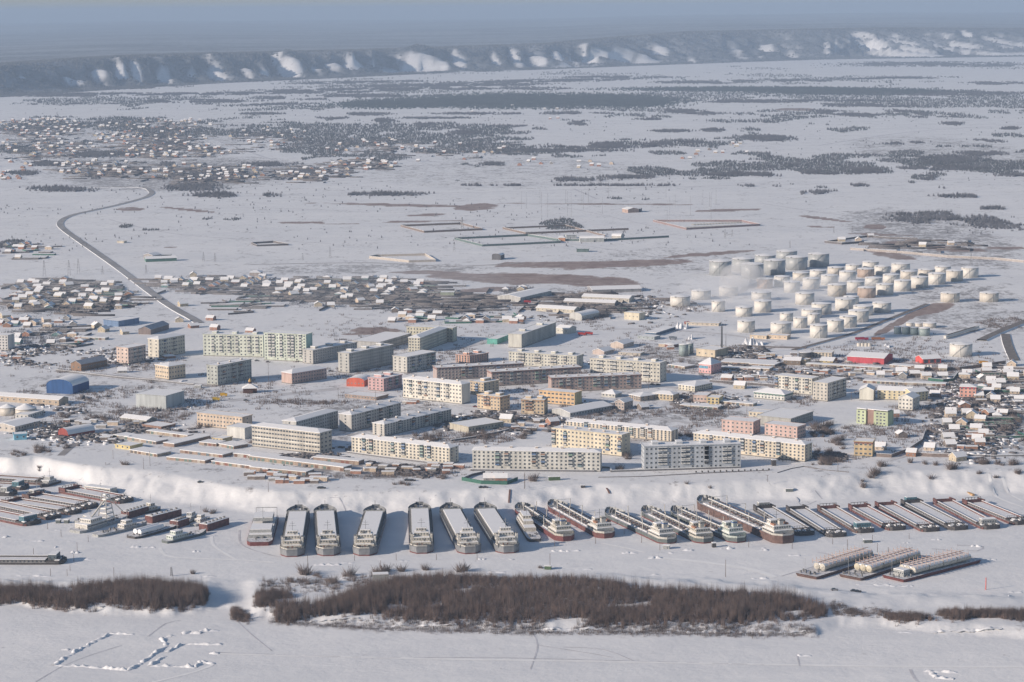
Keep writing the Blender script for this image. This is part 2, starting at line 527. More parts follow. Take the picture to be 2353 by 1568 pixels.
scrub = 0.22 * sstep(0.6, 1, BANK) * (1 - WOOD) + 0.0 * XX
for q, v in (((1, 560, 110, 1500, 330), .42), ((1, 300, 430, 760, 320), .42), ((11, 500, 840, 1100, 200), .4), ((11, 1800, 820, 1200, 220), .4), ((12, 800, 880, 1900, 320), .45), ((12, 1700, 980, 1100, 260), .5), ((3, 700, 120, 1700, 330), .42), ((4, 1950, 1050, 1000, 900), .6),
             ((4, 1100, 720, 1700, 260), .6), ((3, 1500, 600, 1200, 300), .55), ((6, 900, 180, 1900, 170), .75), ((1, 1000, 1150, 1500, 340), .5), ((2, 1000, 1150, 2300, 500), .45), ((1, 900, 800, 1900, 420), .42), ((3, 1200, 1100, 2300, 500), .42), ((21, 300, 250, 900, 420), .45), ((21, 1100, 300, 1300, 460), .45),
             ((21, 1300, 490, 2000, 260), .65), ((14, 1500, 380, 1500, 600), .6), ((14, 1800, 900, 1300, 300), .5), ((4, 1900, 250, 1300, 400), .5), ((23, 1800, 350, 1500, 300), .5), ((22, 1200, 480, 2600, 260), .42), ((12, 1000, 680, 2600, 120), .55), ((13, 1500, 600, 2000, 300), .4)):
    scrub = np.maximum(scrub, v * soft(*q) * (BANK > .9))
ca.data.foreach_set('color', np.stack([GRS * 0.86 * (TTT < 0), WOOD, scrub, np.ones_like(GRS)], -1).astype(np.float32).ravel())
me.polygons.foreach_set('use_smooth', [True] * len(me.polygons))
tag(put('ground', me, terrain_mat()), 'snow covered river, bank, plain and wooded bluffs', kind='structure')

# ------------------------------------------------------------------ woods, thickets, shrubs
SNOW = snow_mat()
ROOF_SNOW = snow_mat('roof_snow', (0.89, 0.89, 0.90), 0.7, 0.05, 0.5)
TWIG = mat('frosted_twigs', (0.19, 0.155, 0.145), 0.95, 0.45, 0.08)
TWIG_B = mat('willow_bark_grey', (0.135, 0.115, 0.115), 0.95, 0.5, 0.12)
TWIG_D = mat('willow_bark', (0.185, 0.135, 0.117), 0.95, 0.5, 0.12)
PINE = mat('pine_green', (0.085, 0.105, 0.115), 0.95, 0.4, 0.02)
BIRCH = mat('far_birch_twigs', (0.155, 0.16, 0.185), 0.95, 0.4, 0.02)


def spikes(n, seed, spread=0.6, lean=0.25, r=0.16, hmin=0.55):
    """fan of slim three-sided spikes, unit high"""
    q = random.Random(seed)
    V, Fc = [], []
    for i in range(n):
        a, d = q.random() * 6.283, spread * math.sqrt(q.random())
        x, y, h = d * math.cos(a), d * math.sin(a), q.uniform(hmin, 1.0)
        b = q.random() * 6.283
        k = len(V)
        for j in range(3):
            V.append((x + r * math.cos(b + j * 2.094), y + r * math.sin(b + j * 2.094), 0))
        V.append((x * (1 + lean) + q.uniform(-lean, lean) * 0.5, y * (1 + lean) + q.uniform(-lean, lean) * 0.5, h))
        Fc += [(k, k + 1, k + 3), (k + 1, k + 2, k + 3), (k + 2, k, k + 3)]
    return V, Fc


def scatter(t, cx, cy, w, h, n, k=0.0, pw=0.5):
    """n random points of an ellipse drawn in the picture, with ragged margins"""
    out = []
    while len(out) < n:
        a, d = rng.random() * 6.283, rng.random() ** pw * (0.72 + 0.5 * rng.random() ** 2)
        x, y = d * math.cos(a), d * math.sin(a)
        p = P(t, cx + x * w / 2, cy + y * h / 2 + k * x * w / 2)
        out.append((p.x, p.y))
    return np.array(out)


_woods = [(300, 217, 640, 7, 0), (120, 221, 300, 5, 0), (640, 214, 560, 6, -.01), (900, 206, 700, 8, -.01), (170, 240, 260, 4, -.01), (440, 233, 330, 9, 0), (690, 226, 240, 10, 0), (830, 221, 220, 9, 0),
          (1030, 197, 520, 10, -.01), (1230, 187, 520, 8, -.02), (1420, 178, 300, 6, 0), (950, 238, 420, 24, -.02), (1190, 232, 520, 38, 0), (1420, 232, 320, 34, .02), (1585, 258, 150, 12, .06), (1730, 206, 700, 12, 0),
          (1960, 212, 520, 15, 0), (2170, 216, 420, 11, 0), (1620, 190, 260, 8, 0), (1800, 186, 300, 6, 0), (2050, 180, 300, 6, -.01), (2140, 148, 460, 12, 0), (2270, 152, 200, 5, 0), (2000, 243, 260, 8, .02),
          (1945, 262, 190, 12, .08), (2090, 262, 110, 16, .1), (2285, 192, 150, 8, 0), (1830, 232, 560, 4, 0), (1757, 318, 150, 16, .02), (1555, 329, 130, 10, 0), (1400, 336, 340, 14, -.01), (1290, 347, 320, 8, 0),
          (1070, 306, 88, 11, 0), (1190, 290, 62, 7, 0), (1335, 284, 62, 11, 0), (1545, 302, 110, 6, 0), (1500, 275, 90, 5, 0), (880, 278, 52, 11, 0), (965, 289, 38, 14, 0), (845, 263, 120, 8, 0), (1130, 378, 72, 9, 0),
          (1455, 408, 190, 9, 0), (1250, 414, 330, 9, 0), (1720, 402, 240, 11, 0), (1950, 396, 320, 12, -.02), (2110, 389, 400, 13, -.02), (2150, 368, 220, 22, -.02), (2250, 354, 140, 12, 0), (1820, 376, 52, 13, 0),
          (1965, 430, 72, 14, 0), (1885, 443, 120, 10, -.04), (1700, 429, 220, 4, 0), (1480, 427, 460, 3, 0), (1180, 427, 380, 3, 0), (2160, 431, 52, 6, 0), (2218, 452, 170, 8, 0), (2130, 411, 44, 9, 0), (2320, 404, 90, 6, 0),
          (2190, 506, 330, 24, .01), (2290, 518, 160, 22, .05), (2130, 493, 170, 8, -.03), (222, 355, 190, 17, 0), (393, 330, 92, 13, .05), (137, 436, 172, 13, .02), (444, 432, 140, 20, 0), (512, 449, 190, 14, 0), (461, 406, 160, 20, 0),
          (615, 378, 150, 12, 0), (700, 397, 72, 13, 0), (218, 400, 46, 26, 0), (120, 296, 84, 8, 0), (246, 282, 66, 7, 0), (112, 378, 84, 12, 0), (58, 399, 92, 10, 0), (393, 378, 62, 12, 0), (581, 449, 130, 12, 0),
          (786, 446, 110, 9, .03), (880, 447, 220, 9, 0), (640, 240, 180, 5, -.02), (760, 272, 90, 7, 0), (1110, 262, 260, 5, 0), (1330, 262, 200, 6, 0), (1000, 272, 200, 4, 0), (2280, 480, 60, 6, 0), (1640, 300, 60, 9, 0),
          (1730, 235, 300, 5, 0), (2190, 285, 60, 8, 0), (2320, 296, 50, 7, 0), (2080, 330, 100, 6, -.03), (2270, 325, 90, 6, .05), (600, 262, 120, 5, 0), (1240, 205, 160, 6, 0), (820, 190, 360, 6, -.02), (300, 203, 280, 6, -.03)]
_conifer = {11, 12, 13, 15, 16}
sp5 = spikes(5, 3, 0.62, 0.1, 0.28, 0.6)
sp_pine = spikes(5, 8, 0.7, 0.0, 0.3, 0.5)
for i, (cx, cy, w, h, k) in enumerate(_woods):
    c = P(9, cx, cy)
    wm = w * c.y / F_PX
    hm = (P(9, cx, cy - h / 2) - P(9, cx, cy + h / 2)).length
    size = max(5.0, c.y / 1100.0)
    n = int(min(9000, max(80, wm * hm * 0.785 / (size * size * 1.9))))
    p = scatter(9, cx, cy, w, h, n, k, 0.62)
    nz = fbm(p[:, 0] / 60, p[:, 1] / 160, 3)
    p = p[nz > 0.38 + 0.08 * nrg.rand(len(p))] if i not in _conifer else p
    z = land(p[:, 0], p[:, 1])[0]
    hh = np.array([rng.uniform(0.75, 1.25) for _ in p]) * (8.5 if i in _conifer else 6.0 if c.y > 3500 else 4.5)
    ss = np.full(len(p), size * (0.55 if c.y > 3000 else 0.4))
    con = i in _conifer
    o = inst_mesh('distant_wood', *(sp_pine if con else sp5), np.c_[p, z - 0.3], np.c_[ss, hh], nrg.rand(len(p)) * 6.28, PINE if con else BIRCH)
    tag(o, 'dark conifer wood far out on the snowy plain' if con else 'belt of bare frosted trees out on the snowy plain', 'wood')
# irregular woods and scrub all over the plain, thick and thin as the land has it
_open = [(1130, 560, 1300, 200), (900, 480, 800, 40), (2000, 300, 500, 60), (1900, 340, 500, 30), (2050, 170, 500, 18), (500, 560, 500, 90), (300, 250, 500, 16), (1900, 465, 500, 22), (1500, 365, 400, 20), (1050, 395, 300, 14), (2100, 560, 300, 40)]
cand = np.array([(rng.uniform(-100, 2450), 150 + 420 * rng.random() ** 0.8) for _ in range(330000)])
dist = F_PX * 330 / (cand[:, 1] - 20)
cx_ = (cand[:, 0] - 1176) / F_PX * dist
nz = fbm(cx_ / 420, dist / 800 + 5, 5) * .62 + fbm(cx_ / 90, dist / 160 + 2, 3) * .38
th = np.full(len(cand), .563) + .03 * (cand[:, 1] < 200) - .02 * (cand[:, 1] < 130)
for ox, oy, ow, oh in _open:
    th += .14 * (np.hypot((cand[:, 0] - ox) / ow * 2, (cand[:, 1] - oy) / oh * 2) < 1)
keep = nz > th
z, wd, bk, il, tt = land(cx_[keep], dist[keep])
k2 = tt < 0
xs, ys, z = cx_[keep][k2], dist[keep][k2], z[k2]
for j in range(2):
    s = slice(j, None, 2)
    o = inst_mesh('plain_woods', *(sp5 if j else sp_pine), np.c_[xs[s], ys[s], z[s] - .3], np.c_[np.clip(ys[s] / 2900, 1.0, 3.6), (2.5 + 4.5 * nrg.rand(len(xs[s]))) * np.clip(ys[s] / 4500, .6, 1.4)], nrg.rand(len(xs[s])) * 6.28, BIRCH if j else PINE)
    tag(o, 'irregular bare woods and scrub covering the plain' if j else 'darker conifers among the bare woods of the plain', 'woods')
# single trees sprinkled over the plain
p = np.array([(P(9, rng.uniform(-60, 2420), y).x, P(9, 1176, y).y) for y in [225 + 345 * rng.random() ** 1.1 for _ in range(2600)]])
z, wd, bk, il, tt = land(p[:, 0], p[:, 1])
nz = fbm(p[:, 0] / 220, p[:, 1] / 300 + 9, 3)
keep = (tt < 0) & (nz > 0.53)
p, z = p[keep], z[keep]
o = inst_mesh('scattered_scrub', *sp5, np.c_[p, z - 0.2], np.c_[np.clip(p[:, 1] / 2600, 1.2, 4), 2.0 + 3.5 * nrg.rand(len(p))], nrg.rand(len(p)) * 6.28, BIRCH)
tag(o, 'scattered bare scrub dotted over the snowy plain', 'scrub')
# woods on the bluffs and their plateau
n = 60000
px = np.array([rng.uniform(-120, 2470) for _ in range(n)])
a = (px - 1176.5) / F_PX
yb, w = np.interp(a, HA, HY), np.interp(a, CA, CW)
tt = nrg.rand(n) ** 1.15 * 2.4
yy = yb + w * tt
xx = a * yy
z, wd, bk, il, t2 = land(xx, yy)
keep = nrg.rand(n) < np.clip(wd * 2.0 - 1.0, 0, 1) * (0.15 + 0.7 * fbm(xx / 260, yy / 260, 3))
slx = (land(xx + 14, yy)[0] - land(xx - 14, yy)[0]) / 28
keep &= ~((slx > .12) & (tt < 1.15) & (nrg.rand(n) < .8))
xx, yy, z = xx[keep], yy[keep], z[keep]
o = inst_mesh('bluff_forest', *sp5, np.c_[xx, yy, z - 1], np.c_[np.clip(yy / 1500, 6, 12), 7 + 7 * nrg.rand(len(xx))], nrg.rand(len(xx)) * 6.28, mat('bluff_trees', (0.15, 0.16, 0.18), 0.95, 0.5, 0.006))
tag(o, 'frosted forest over the far bluffs and their flat top', 'forest')


# the willow thickets on the island
def thicket(name, label, poly, n, hgt, m=TWIG_D, seed=1, nsp=20):
    """poly: list of (tile, x, y_back, y_front) along the thicket, back and front edge on the ground"""
    q = random.Random(seed)
    pts = []
    bk = [P(t, x, yb, 2) for t, x, yb, yf in poly]
    fr = [P(t, x, yf, 2) for t, x, yb, yf in poly]
    L = [0]
    for i in range(len(bk) - 1):
        L.append(L[-1] + (bk[i + 1] - bk[i]).length * ((bk[i] - fr[i]).length + (bk[i + 1] - fr[i + 1]).length + 4))
    while len(pts) < n:
        u = q.random() * L[-1]
        i = max(0, min(len(L) - 2, int(np.searchsorted(L, u)) - 1))
        f = (u - L[i]) / (L[i + 1] - L[i])
        v = q.random()
        p = bk[i].lerp(bk[i + 1], f).lerp(fr[i].lerp(fr[i + 1], f), v)
        pts.append((p.x + q.gauss(0, 1.0), p.y + q.gauss(0, 2.5), min(v, 1 - v), u / L[-1]))
    a = np.array(pts)
    nz = fbm(a[:, 0] / 26, a[:, 1] / 20 + 3, 3)
    a = a[(nz > 0.30 + 0.16 * nrg.rand(len(a)) * (a[:, 2] < .2))]
    nz = fbm(a[:, 0] / 40, a[:, 1] / 30, 3)
    z = land(a[:, 0], a[:, 1])[0]
    hh = hgt * (0.45 + 0.75 * nrg.rand(len(a)) ** 1.5) * (0.55 + 0.9 * nz) * np.clip(0.55 + a[:, 2] * 4, 0, 1)
    for j in range(3):
        s = slice(j, None, 3)
        b = spikes(nsp, seed * 10 + j, 0.8, 0.45, 0.045, 0.25)
        o = inst_mesh(name, *b, np.c_[a[s, :2], z[s] - 0.2], np.c_[np.full(len(a[s]), 1.25), hh[s]], nrg.rand(len(a[s])) * 6.28, [m, m, TWIG_B][j])
        tag(o, label, 'thicket')


thicket('willow_thicket', 'dense brown willow thicket across the middle of the snowy river island',
        [(41, 1260, 125, 165), (41, 1500, 105, 178), (6, 900, 1230, 1440), (6, 1300, 1130, 1475), (6, 1700, 1090, 1490), (7, 0, 1110, 1500), (7, 500, 1110, 1510), (7, 1000, 1150, 1510), (7, 1400, 1210, 1510), (7, 2100, 1240, 1490), (8, 200, 1260, 1480), (8, 420, 1300, 1470), (8, 640, 1360, 1440)],
        10000, 9.5, seed=2)
thicket('willow_thicket', 'long brown willow thicket on the island beside the lone black barge',
        [(5, -60, 1200, 1290), (5, 250, 1210, 1310), (5, 600, 1190, 1345), (5, 1000, 1160, 1355), (5, 1300, 1150, 1360), (5, 1600, 1180, 1350), (5, 1760, 1240, 1320)], 5200, 8.5, seed=3)
thicket('willow_thicket', 'low willow thicket on the island beyond the tank barges', [(8, 1640, 1400, 1460), (8, 1900, 1400, 1470), (8, 2380, 1405, 1470)], 1700, 6.0, seed=4)
thicket('willow_thicket', 'thin patch of low willows between two island thickets', [(8, 1180, 1420, 1470), (8, 1400, 1425, 1480), (8, 1570, 1430, 1475)], 500, 5.0, seed=5)
thicket('willow_thicket', 'willow clump at the cut through the island', [(6, 60, 1260, 1350), (6, 180, 1230, 1350), (6, 330, 1240, 1340)], 700, 6.5, seed=6)
thicket('willow_thicket', 'small willow clump in the cut through the island', [(5, 1990, 1330, 1430), (5, 2120, 1380, 1470)], 260, 4.0, seed=7)
thicket('reed_fringe', 'fringe of brown reeds along the edge of the island',
        [(41, 1250, 150, 172), (41, 1700, 180, 205), (41, 2353, 195, 222), (42, 700, 195, 226), (42, 1400, 205, 236)], 5200, 2.4, TWIG, 8, 9)
thicket('sparse_scrub', 'sparse scrub on the snow behind the island thickets', [(8, 700, 1300, 1420), (8, 900, 1380, 1440), (8, 1200, 1380, 1440)], 260, 4.0, TWIG, 9)
thicket('sparse_scrub', 'sparse scrub beside the old boat on the island', [(6, 100, 1110, 1220), (6, 600, 1100, 1230), (6, 1100, 1060, 1180), (6, 1500, 1060, 1130)], 420, 4.2, TWIG, 10)

# bare shrubs, each of its own
SHR = []
for i in range(5):
    V, Fc = spikes(46, 60 + i, 0.34, 1.1, 0.035, 0.35)
    me = np_mesh('bare_shrub', V, np.array(Fc)); me.materials.append(TWIG)
    SHR.append(me)
_shrubs = [  # tile x y width height count(spread over width) metres high
    (11, 1520, 335, 190, 34, 9, 5), (11, 1700, 330, 200, 20, 5, 4), (11, 1300, 415, 190, 20, 8, 4), (11, 900, 290, 320, 16, 10, 4), (11, 580, 190, 170, 20, 7, 4), (11, 690, 155, 180, 12, 5, 3.5), (11, 160, 145, 80, 16, 4, 4),
    (11, 110, 235, 150, 20, 5, 4.5), (11, 1062, 345, 50, 24, 3, 5), (11, 650, 350, 60, 26, 3, 5), (11, 530, 438, 100, 20, 4, 4), (11, 580, 505, 120, 12, 4, 3), (11, 355, 245, 50, 50, 4, 5), (11, 270, 245, 90, 14, 3, 4.5), (11, 900, 90, 200, 20, 7, 3.5),
    (11, 885, 530, 40, 50, 2, 5), (12, 1150, 700, 400, 30, 12, 3), (1, 330, 735, 120, 40, 7, 5), (1, 1010, 900, 240, 60, 14, 5), (1, 700, 1130, 480, 60, 16, 5), (1, 360, 1395, 120, 50, 6, 5), (1, 540, 1375, 90, 40, 4, 4),
    (1, 1700, 740, 120, 50, 5, 5), (1, 1250, 1290, 260, 40, 6, 3), (1, 1740, 1190, 200, 50, 6, 5), (1, 740, 975, 70, 40, 4, 5), (2, 540, 990, 220, 30, 8, 3.5), (2, 130, 970, 120, 30, 4, 3.5), (2, 1960, 1260, 260, 70, 12, 5),
    (2, 1560, 1300, 320, 60, 12, 5), (2, 60, 1330, 100, 40, 4, 5), (2, 1100, 1420, 200, 40, 7, 4), (2, 2280, 1180, 90, 60, 6, 4.5), (2, 1720, 1110, 60, 50, 3, 6), (3, 820, 940, 120, 60, 8, 5), (3, 240, 1260, 120, 90, 7, 5),
    (3, 1580, 1280, 120, 40, 6, 4.5), (3, 1500, 1065, 420, 24, 10, 2.5), (3, 1120, 1440, 90, 60, 4, 5), (3, 1980, 560, 220, 40, 12, 5), (3, 2080, 950, 160, 50, 6, 4), (4, 620, 1230, 170, 120, 22, 6), (4, 640, 1440, 160, 60, 12, 5),
    (4, 760, 1350, 120, 80, 9, 5.5), (4, 700, 1020, 120, 60, 7, 5), (4, 420, 960, 80, 60, 5, 5), (4, 1080, 940, 40, 70, 1, 6), (4, 2200, 300, 300, 70, 16, 5), (4, 2310, 470, 60, 60, 5, 8), (4, 2100, 540, 60, 30, 2, 8), (4, 2090, 600, 60, 26, 2, 7),
    (4, 1940, 600, 60, 20, 3, 4), (4, 1350, 230, 560, 40, 22, 3), (4, 1100, 340, 420, 60, 12, 3), (4, 2250, 1150, 150, 130, 14, 5), (4, 2190, 1230, 60, 40, 3, 6), (4, 2340, 1320, 10, 10, 1, 8), (4, 1600, 1080, 120, 60, 6, 5), (4, 790, 985, 60, 30, 3, 6),
    (6, 1640, 235, 80, 30, 5, 4), (6, 1290, 300, 130, 24, 5, 3.5), (6, 1270, 170, 90, 30, 4, 4), (6, 820, 1080, 70, 30, 3, 6), (6, 1100, 1060, 90, 40, 4, 6), (6, 1300, 1040, 60, 20, 2, 6), (6, 1500, 1030, 60, 20, 2, 4.5),
    (6, 1820, 1035, 60, 20, 3, 7), (6, 1160, 1040, 40, 20, 2, 6), (6, 470, 1060, 30, 20, 2, 7), (6, 580, 1090, 60, 20, 2, 4), (6, 360, 1160, 80, 20, 3, 3.5), (6, 520, 1180, 120, 30, 3, 4), (6, 700, 1170, 60, 20, 2, 5), (5, 1640, 1060, 30, 10, 2, 4),
    (5, 1060, 130, 60, 10, 2, 5), (5, 330, 95, 30, 10, 2, 3), (5, 170, 40, 120, 60, 7, 4), (5, 1790, 415, 60, 20, 3, 4), (5, 340, 20, 90, 24, 5, 4.5), (5, 2250, 150, 200, 30, 6, 3), (7, 270, 255, 90, 30, 5, 4.5), (7, 1600, 290, 14, 10, 1, 3.5), (7, 1790, 295, 20, 8, 1, 3.5), (7, 1740, 130, 300, 20, 8, 4),
    (7, 1020, 170, 60, 16, 3, 5), (7, 360, 1010, 50, 10, 3, 2.5), (8, 700, 110, 200, 50, 14, 5.5), (8, 1060, 195, 90, 40, 5, 6), (8, 960, 240, 40, 24, 3, 4.5), (8, 1130, 140, 80, 40, 4, 5), (8, 1380, 110, 40, 10, 2, 5), (8, 1560, 210, 24, 10, 1, 5.5),
    (8, 1740, 165, 60, 24, 3, 7.5), (8, 1990, 115, 110, 24, 6, 5.5), (8, 2140, 125, 60, 20, 3, 4.5), (8, 2260, 125, 90, 20, 4, 5), (8, 2300, 190, 60, 10, 3, 4), (8, 1620, 130, 50, 14, 2, 4), (8, 1490, 120, 50, 14, 2, 3.5), (8, 530, 130, 20, 10, 1, 4), (8, 2110, 205, 40, 10, 2, 3), (8, 1970, 190, 40, 10, 2, 3)]
SH_N = 0


def shrub(x, y, z, h, label):
    global SH_N
    SH_N += 1
    if SH_N > 300:
        return
    o = put('bare_shrub', SHR[rng.randrange(5)])
    o.location = (x, y, z - 0.15)
    o.rotation_euler = (0, 0, rng.random() * 6.28)
    o.scale = (h * rng.uniform(0.8, 1.15), h * rng.uniform(0.8, 1.15), h * rng.uniform(0.85, 1.15))
    tag(o, label, 'shrub', 'bare winter shrubs')


_where = {11: 'on the snow beside the long straight road', 12: 'on the plain behind the village', 1: 'between the low buildings beside the garages', 2: 'between the apartment blocks', 3: 'among the buildings near the boiler house',
          4: 'between houses and fuel depot', 5: 'on the bank above the crowded barges', 6: 'on the snow around the row of cargo ships', 7: 'on the bank above the tankers', 8: 'on the bank above the open barges'}
_shrubs.sort(key=lambda s: -s[1] if False else -(TILES[s[0]][1] + s[2] / 2.14))
for t, x, y, w, h, n, hm in _shrubs:
    for i in range(n):
        g = 0.0 if (t == 6 and y > 600) or (t == 5 and y > 900) or (t == 7 and y > 700) else TOWN
        p = P(t, x + rng.uniform(-w, w) / 2, y + rng.uniform(-h, h) / 2, g)
        shrub(p.x, p.y, ground_z(p.x, p.y), hm * rng.uniform(0.7, 1.2), ('tall' if hm >= 5 else 'low') + ' bare grey-brown shrub ' + _where[t])

# ------------------------------------------------------------------ buildings
GLASS = mat('window_glass', (0.05, 0.065, 0.085), 0.35, 0.3, 0.2)
FRAME = mat('white_frames', (0.62, 0.62, 0.60), 0.6, 0.15)
DARK = mat('dark_trim', (0.05, 0.05, 0.055), 0.8, 0.3)
PLINTH = mat('plinth_concrete', (0.20, 0.19, 0.18), 0.9, 0.3)
BRICKW = mat('chimney_plaster', (0.42, 0.36, 0.32), 0.9, 0.25)
_wc = {}


def wall_mat(c):
    k = 'wall_%02d_%02d_%02d' % tuple(int(v * 99) for v in c)
    if (k,) not in MATS:
        mat(k, c, 0.9, 0.28, 0.22, streak=True)
    return MATS[(k,)]


_meshes = {}


def window_mesh(w, h):
    k = (round(w, 1), round(h, 1))
    if k not in _meshes:
        b = MB()
        b.box(-w / 2, w / 2, -0.05, 0.02, 0, h)
        b.box(-w / 2 + .1, -0.05, -0.08, -0.045, 0.1, h - .1)
        b.box(0.05, w / 2 - .1, -0.08, -0.045, 0.1, h - .1)
        me = bpy.data.meshes.new('window'); me.from_pydata(b.v, [], b.f)
        me.materials.append(FRAME); me.materials.append(GLASS)
        for i, p in enumerate(me.polygons):
            p.material_index = 0 if i < 6 else 1
        _meshes[k] = me
    return _meshes[k]


BALC = [(0.34, 0.34, 0.33), (0.17, 0.24, 0.26), (0.42, 0.40, 0.36), (0.10, 0.17, 0.30), (0.28, 0.17, 0.12), (0.20, 0.30, 0.24), (0.5, 0.5, 0.48)]


def balcony_mesh(ci, glazed):
    k = ('b', ci, glazed)
    if k not in _meshes:
        b = MB().box(-1.5, 1.5, -1.0, 0, 0, 1.1)
        b.box(-1.5, 1.5, -1.0, 0, 2.35, 2.45) if glazed else b.box(-1.5, 1.5, -0.9, 0, -0.12, 0)
        n0 = len(b.f)
        if glazed:
            b.box(-1.42, 1.42, -0.95, 0, 1.1, 2.35)
        else:
            b.box(-1.3, 1.3, -0.06, 0.02, 1.1, 2.2)
        n1 = len(b.f)
        b.box(-1.52, 1.52, -1.04, 0, 2.45, 2.62) if glazed else b.box(-1.5, 1.5, -1.02, -0.88, 1.1, 1.2)
        me = bpy.data.meshes.new('balcony'); me.from_pydata(b.v, [], b.f)
        me.materials.append(mat('balcony_paint_%d' % ci, BALC[ci], 0.8, 0.3)); me.materials.append(GLASS); me.materials.append(ROOF_SNOW)
        for i, p in enumerate(me.polygons):
            p.material_index = 0 if i < n0 else 1 if i < n1 else 2
        _meshes[k] = me
    return _meshes[k]


def place(name, me, parent, loc, rz=0.0):
    o = bpy.data.objects.new(name, me); COL.objects.link(o)
    o.parent = parent; o.location = loc; o.rotation_euler = (0, 0, rz)
    return o


def roof(root, kind, L, D, h, rh, wallm, over=0.5, snow=True):
    m = ROOF_SNOW if snow is True else snow
    b = MB()
    x0, x1, y0, y1 = -over, L + over, -over, D + over
    if kind == 'flat':
        pb = MB()
        for a in ((x0, x1, y0, y0 + .35), (x0, x1, y1 - .35, y1), (x0, x0 + .35, y0 + .35, y1 - .35), (x1 - .35, x1, y0 + .35, y1 - .35)):
            pb.box(*a, h, h + 0.55)
        pb.build('parapet', wallm, root)
        b.box(x0 + .36, x1 - .36, y0 + .36, y1 - .36, h - .02, h + .42)
    elif kind == 'hip':
        e = min(D / 2, L * 0.45) + over
        r0, r1 = (x0 + e, D / 2, h + rh), (x1 - e, D / 2, h + rh)
        z0, z = h - .12, h + .22
        c = [(x0, y0), (x1, y0), (x1, y1), (x0, y1)]
        for i in range(4):
            p, q = c[i], c[(i + 1) % 4]
            b.quad((*p, z0), (*q, z0), (*q, z), (*p, z))
        b.quad((*c[3], z0), (*c[2], z0), (*c[1], z0), (*c[0], z0))
        b.quad((*c[0], z), (*c[1], z), r1, r0); b.quad((*c[1], z), (*c[2], z), r1)
        b.quad((*c[2], z), (*c[3], z), r0, r1); b.quad((*c[3], z), (*c[0], z), r0)
    elif kind in ('gable', 'gabley'):
        b2 = MB()
        if kind == 'gable':   # ridge along x
            t = .3
            for s, ya, yb_ in ((0, y0, D / 2), (1, D / 2, y1)):
                za, zb = (h - .1, h + rh) if s == 0 else (h + rh, h - .1)
                b.quad((x0, ya, za + t), (x1, ya, za + t), (x1, yb_, zb + t), (x0, yb_, zb + t)); b.quad((x0, yb_, zb), (x1, yb_, zb), (x1, ya, za), (x0, ya, za))
                b.quad((x0, ya, za), (x0, ya, za + t), (x0, yb_, zb + t), (x0, yb_, zb)); b.quad((x1, yb_, zb), (x1, yb_, zb + t), (x1, ya, za + t), (x1, ya, za))
            b.quad((x0, y0, h - .1), (x1, y0, h - .1), (x1, y0, h + .2), (x0, y0, h + .2))
            for x in (0, L):
                b2.quad((x, 0, h), (x, D, h), (x, D / 2, h + rh)); b2.build('gable_wall', wallm, root); b2 = MB()
        else:                 # ridge along y
            t = .3
            for xa, xb, za, zb in ((x0, L / 2, h - .1, h + rh), (L / 2, x1, h + rh, h - .1)):
                b.quad((xb, y0, zb + t), (xb, y1, zb + t), (xa, y1, za + t), (xa, y0, za + t)); b.quad((xa, y0, za), (xa, y1, za), (xb, y1, zb), (xb, y0, zb))
                b.quad((xa, y0, za), (xb, y0, zb), (xb, y0, zb + t), (xa, y0, za + t))
                b.quad((xb, y1, zb), (xa, y1, za), (xa, y1, za + t), (xb, y1, zb + t))
            b.quad((x1, y0, h - .1), (x1, y1, h - .1), (x1, y1, h + .2), (x1, y0, h + .2))
            for y in (0, D):
                b2.quad((0, y, h), (L, y, h), (L / 2, y, h + rh)); b2.build('gable_wall', wallm, root); b2 = MB()
    elif kind in ('arch', 'archy'):
        k = 12
        pts = [(math.cos(math.pi * (1 - i / k)), math.sin(math.pi * i / k)) for i in range(k + 1)]
        b2 = MB()
        if kind == 'arch':
            q = [(D / 2 + c * D / 2, h + s_ * rh) for c, s_ in pts]
            for i in range(k):
                (ya, za), (yb_, zb) = q[i], q[i + 1]
                b.quad((-.2, ya, za + .05), (L + .2, ya, za + .05), (L + .2, yb_, zb + .05), (-.2, yb_, zb + .05))
            for x in (0, L):
                b2.quad(*[(x, y, z) for y, z in q]); b2.build('end_wall', wallm, root); b2 = MB()
        else:
            q = [(L / 2 + c * L / 2, h + s_ * rh) for c, s_ in pts]
            for i in range(k):
                (xa, za), (xb, zb) = q[i], q[i + 1]
                b.quad((xb, -.2, zb + .05), (xb, D + .2, zb + .05), (xa, D + .2, za + .05), (xa, -.2, za + .05))
            for y in (0, D):
                b2.quad(*[(x, y, z) for x, z in q]); b2.build('end_wall', wallm, root); b2 = MB()
    return b.build('roof', m, root)


WIN_IND = 0


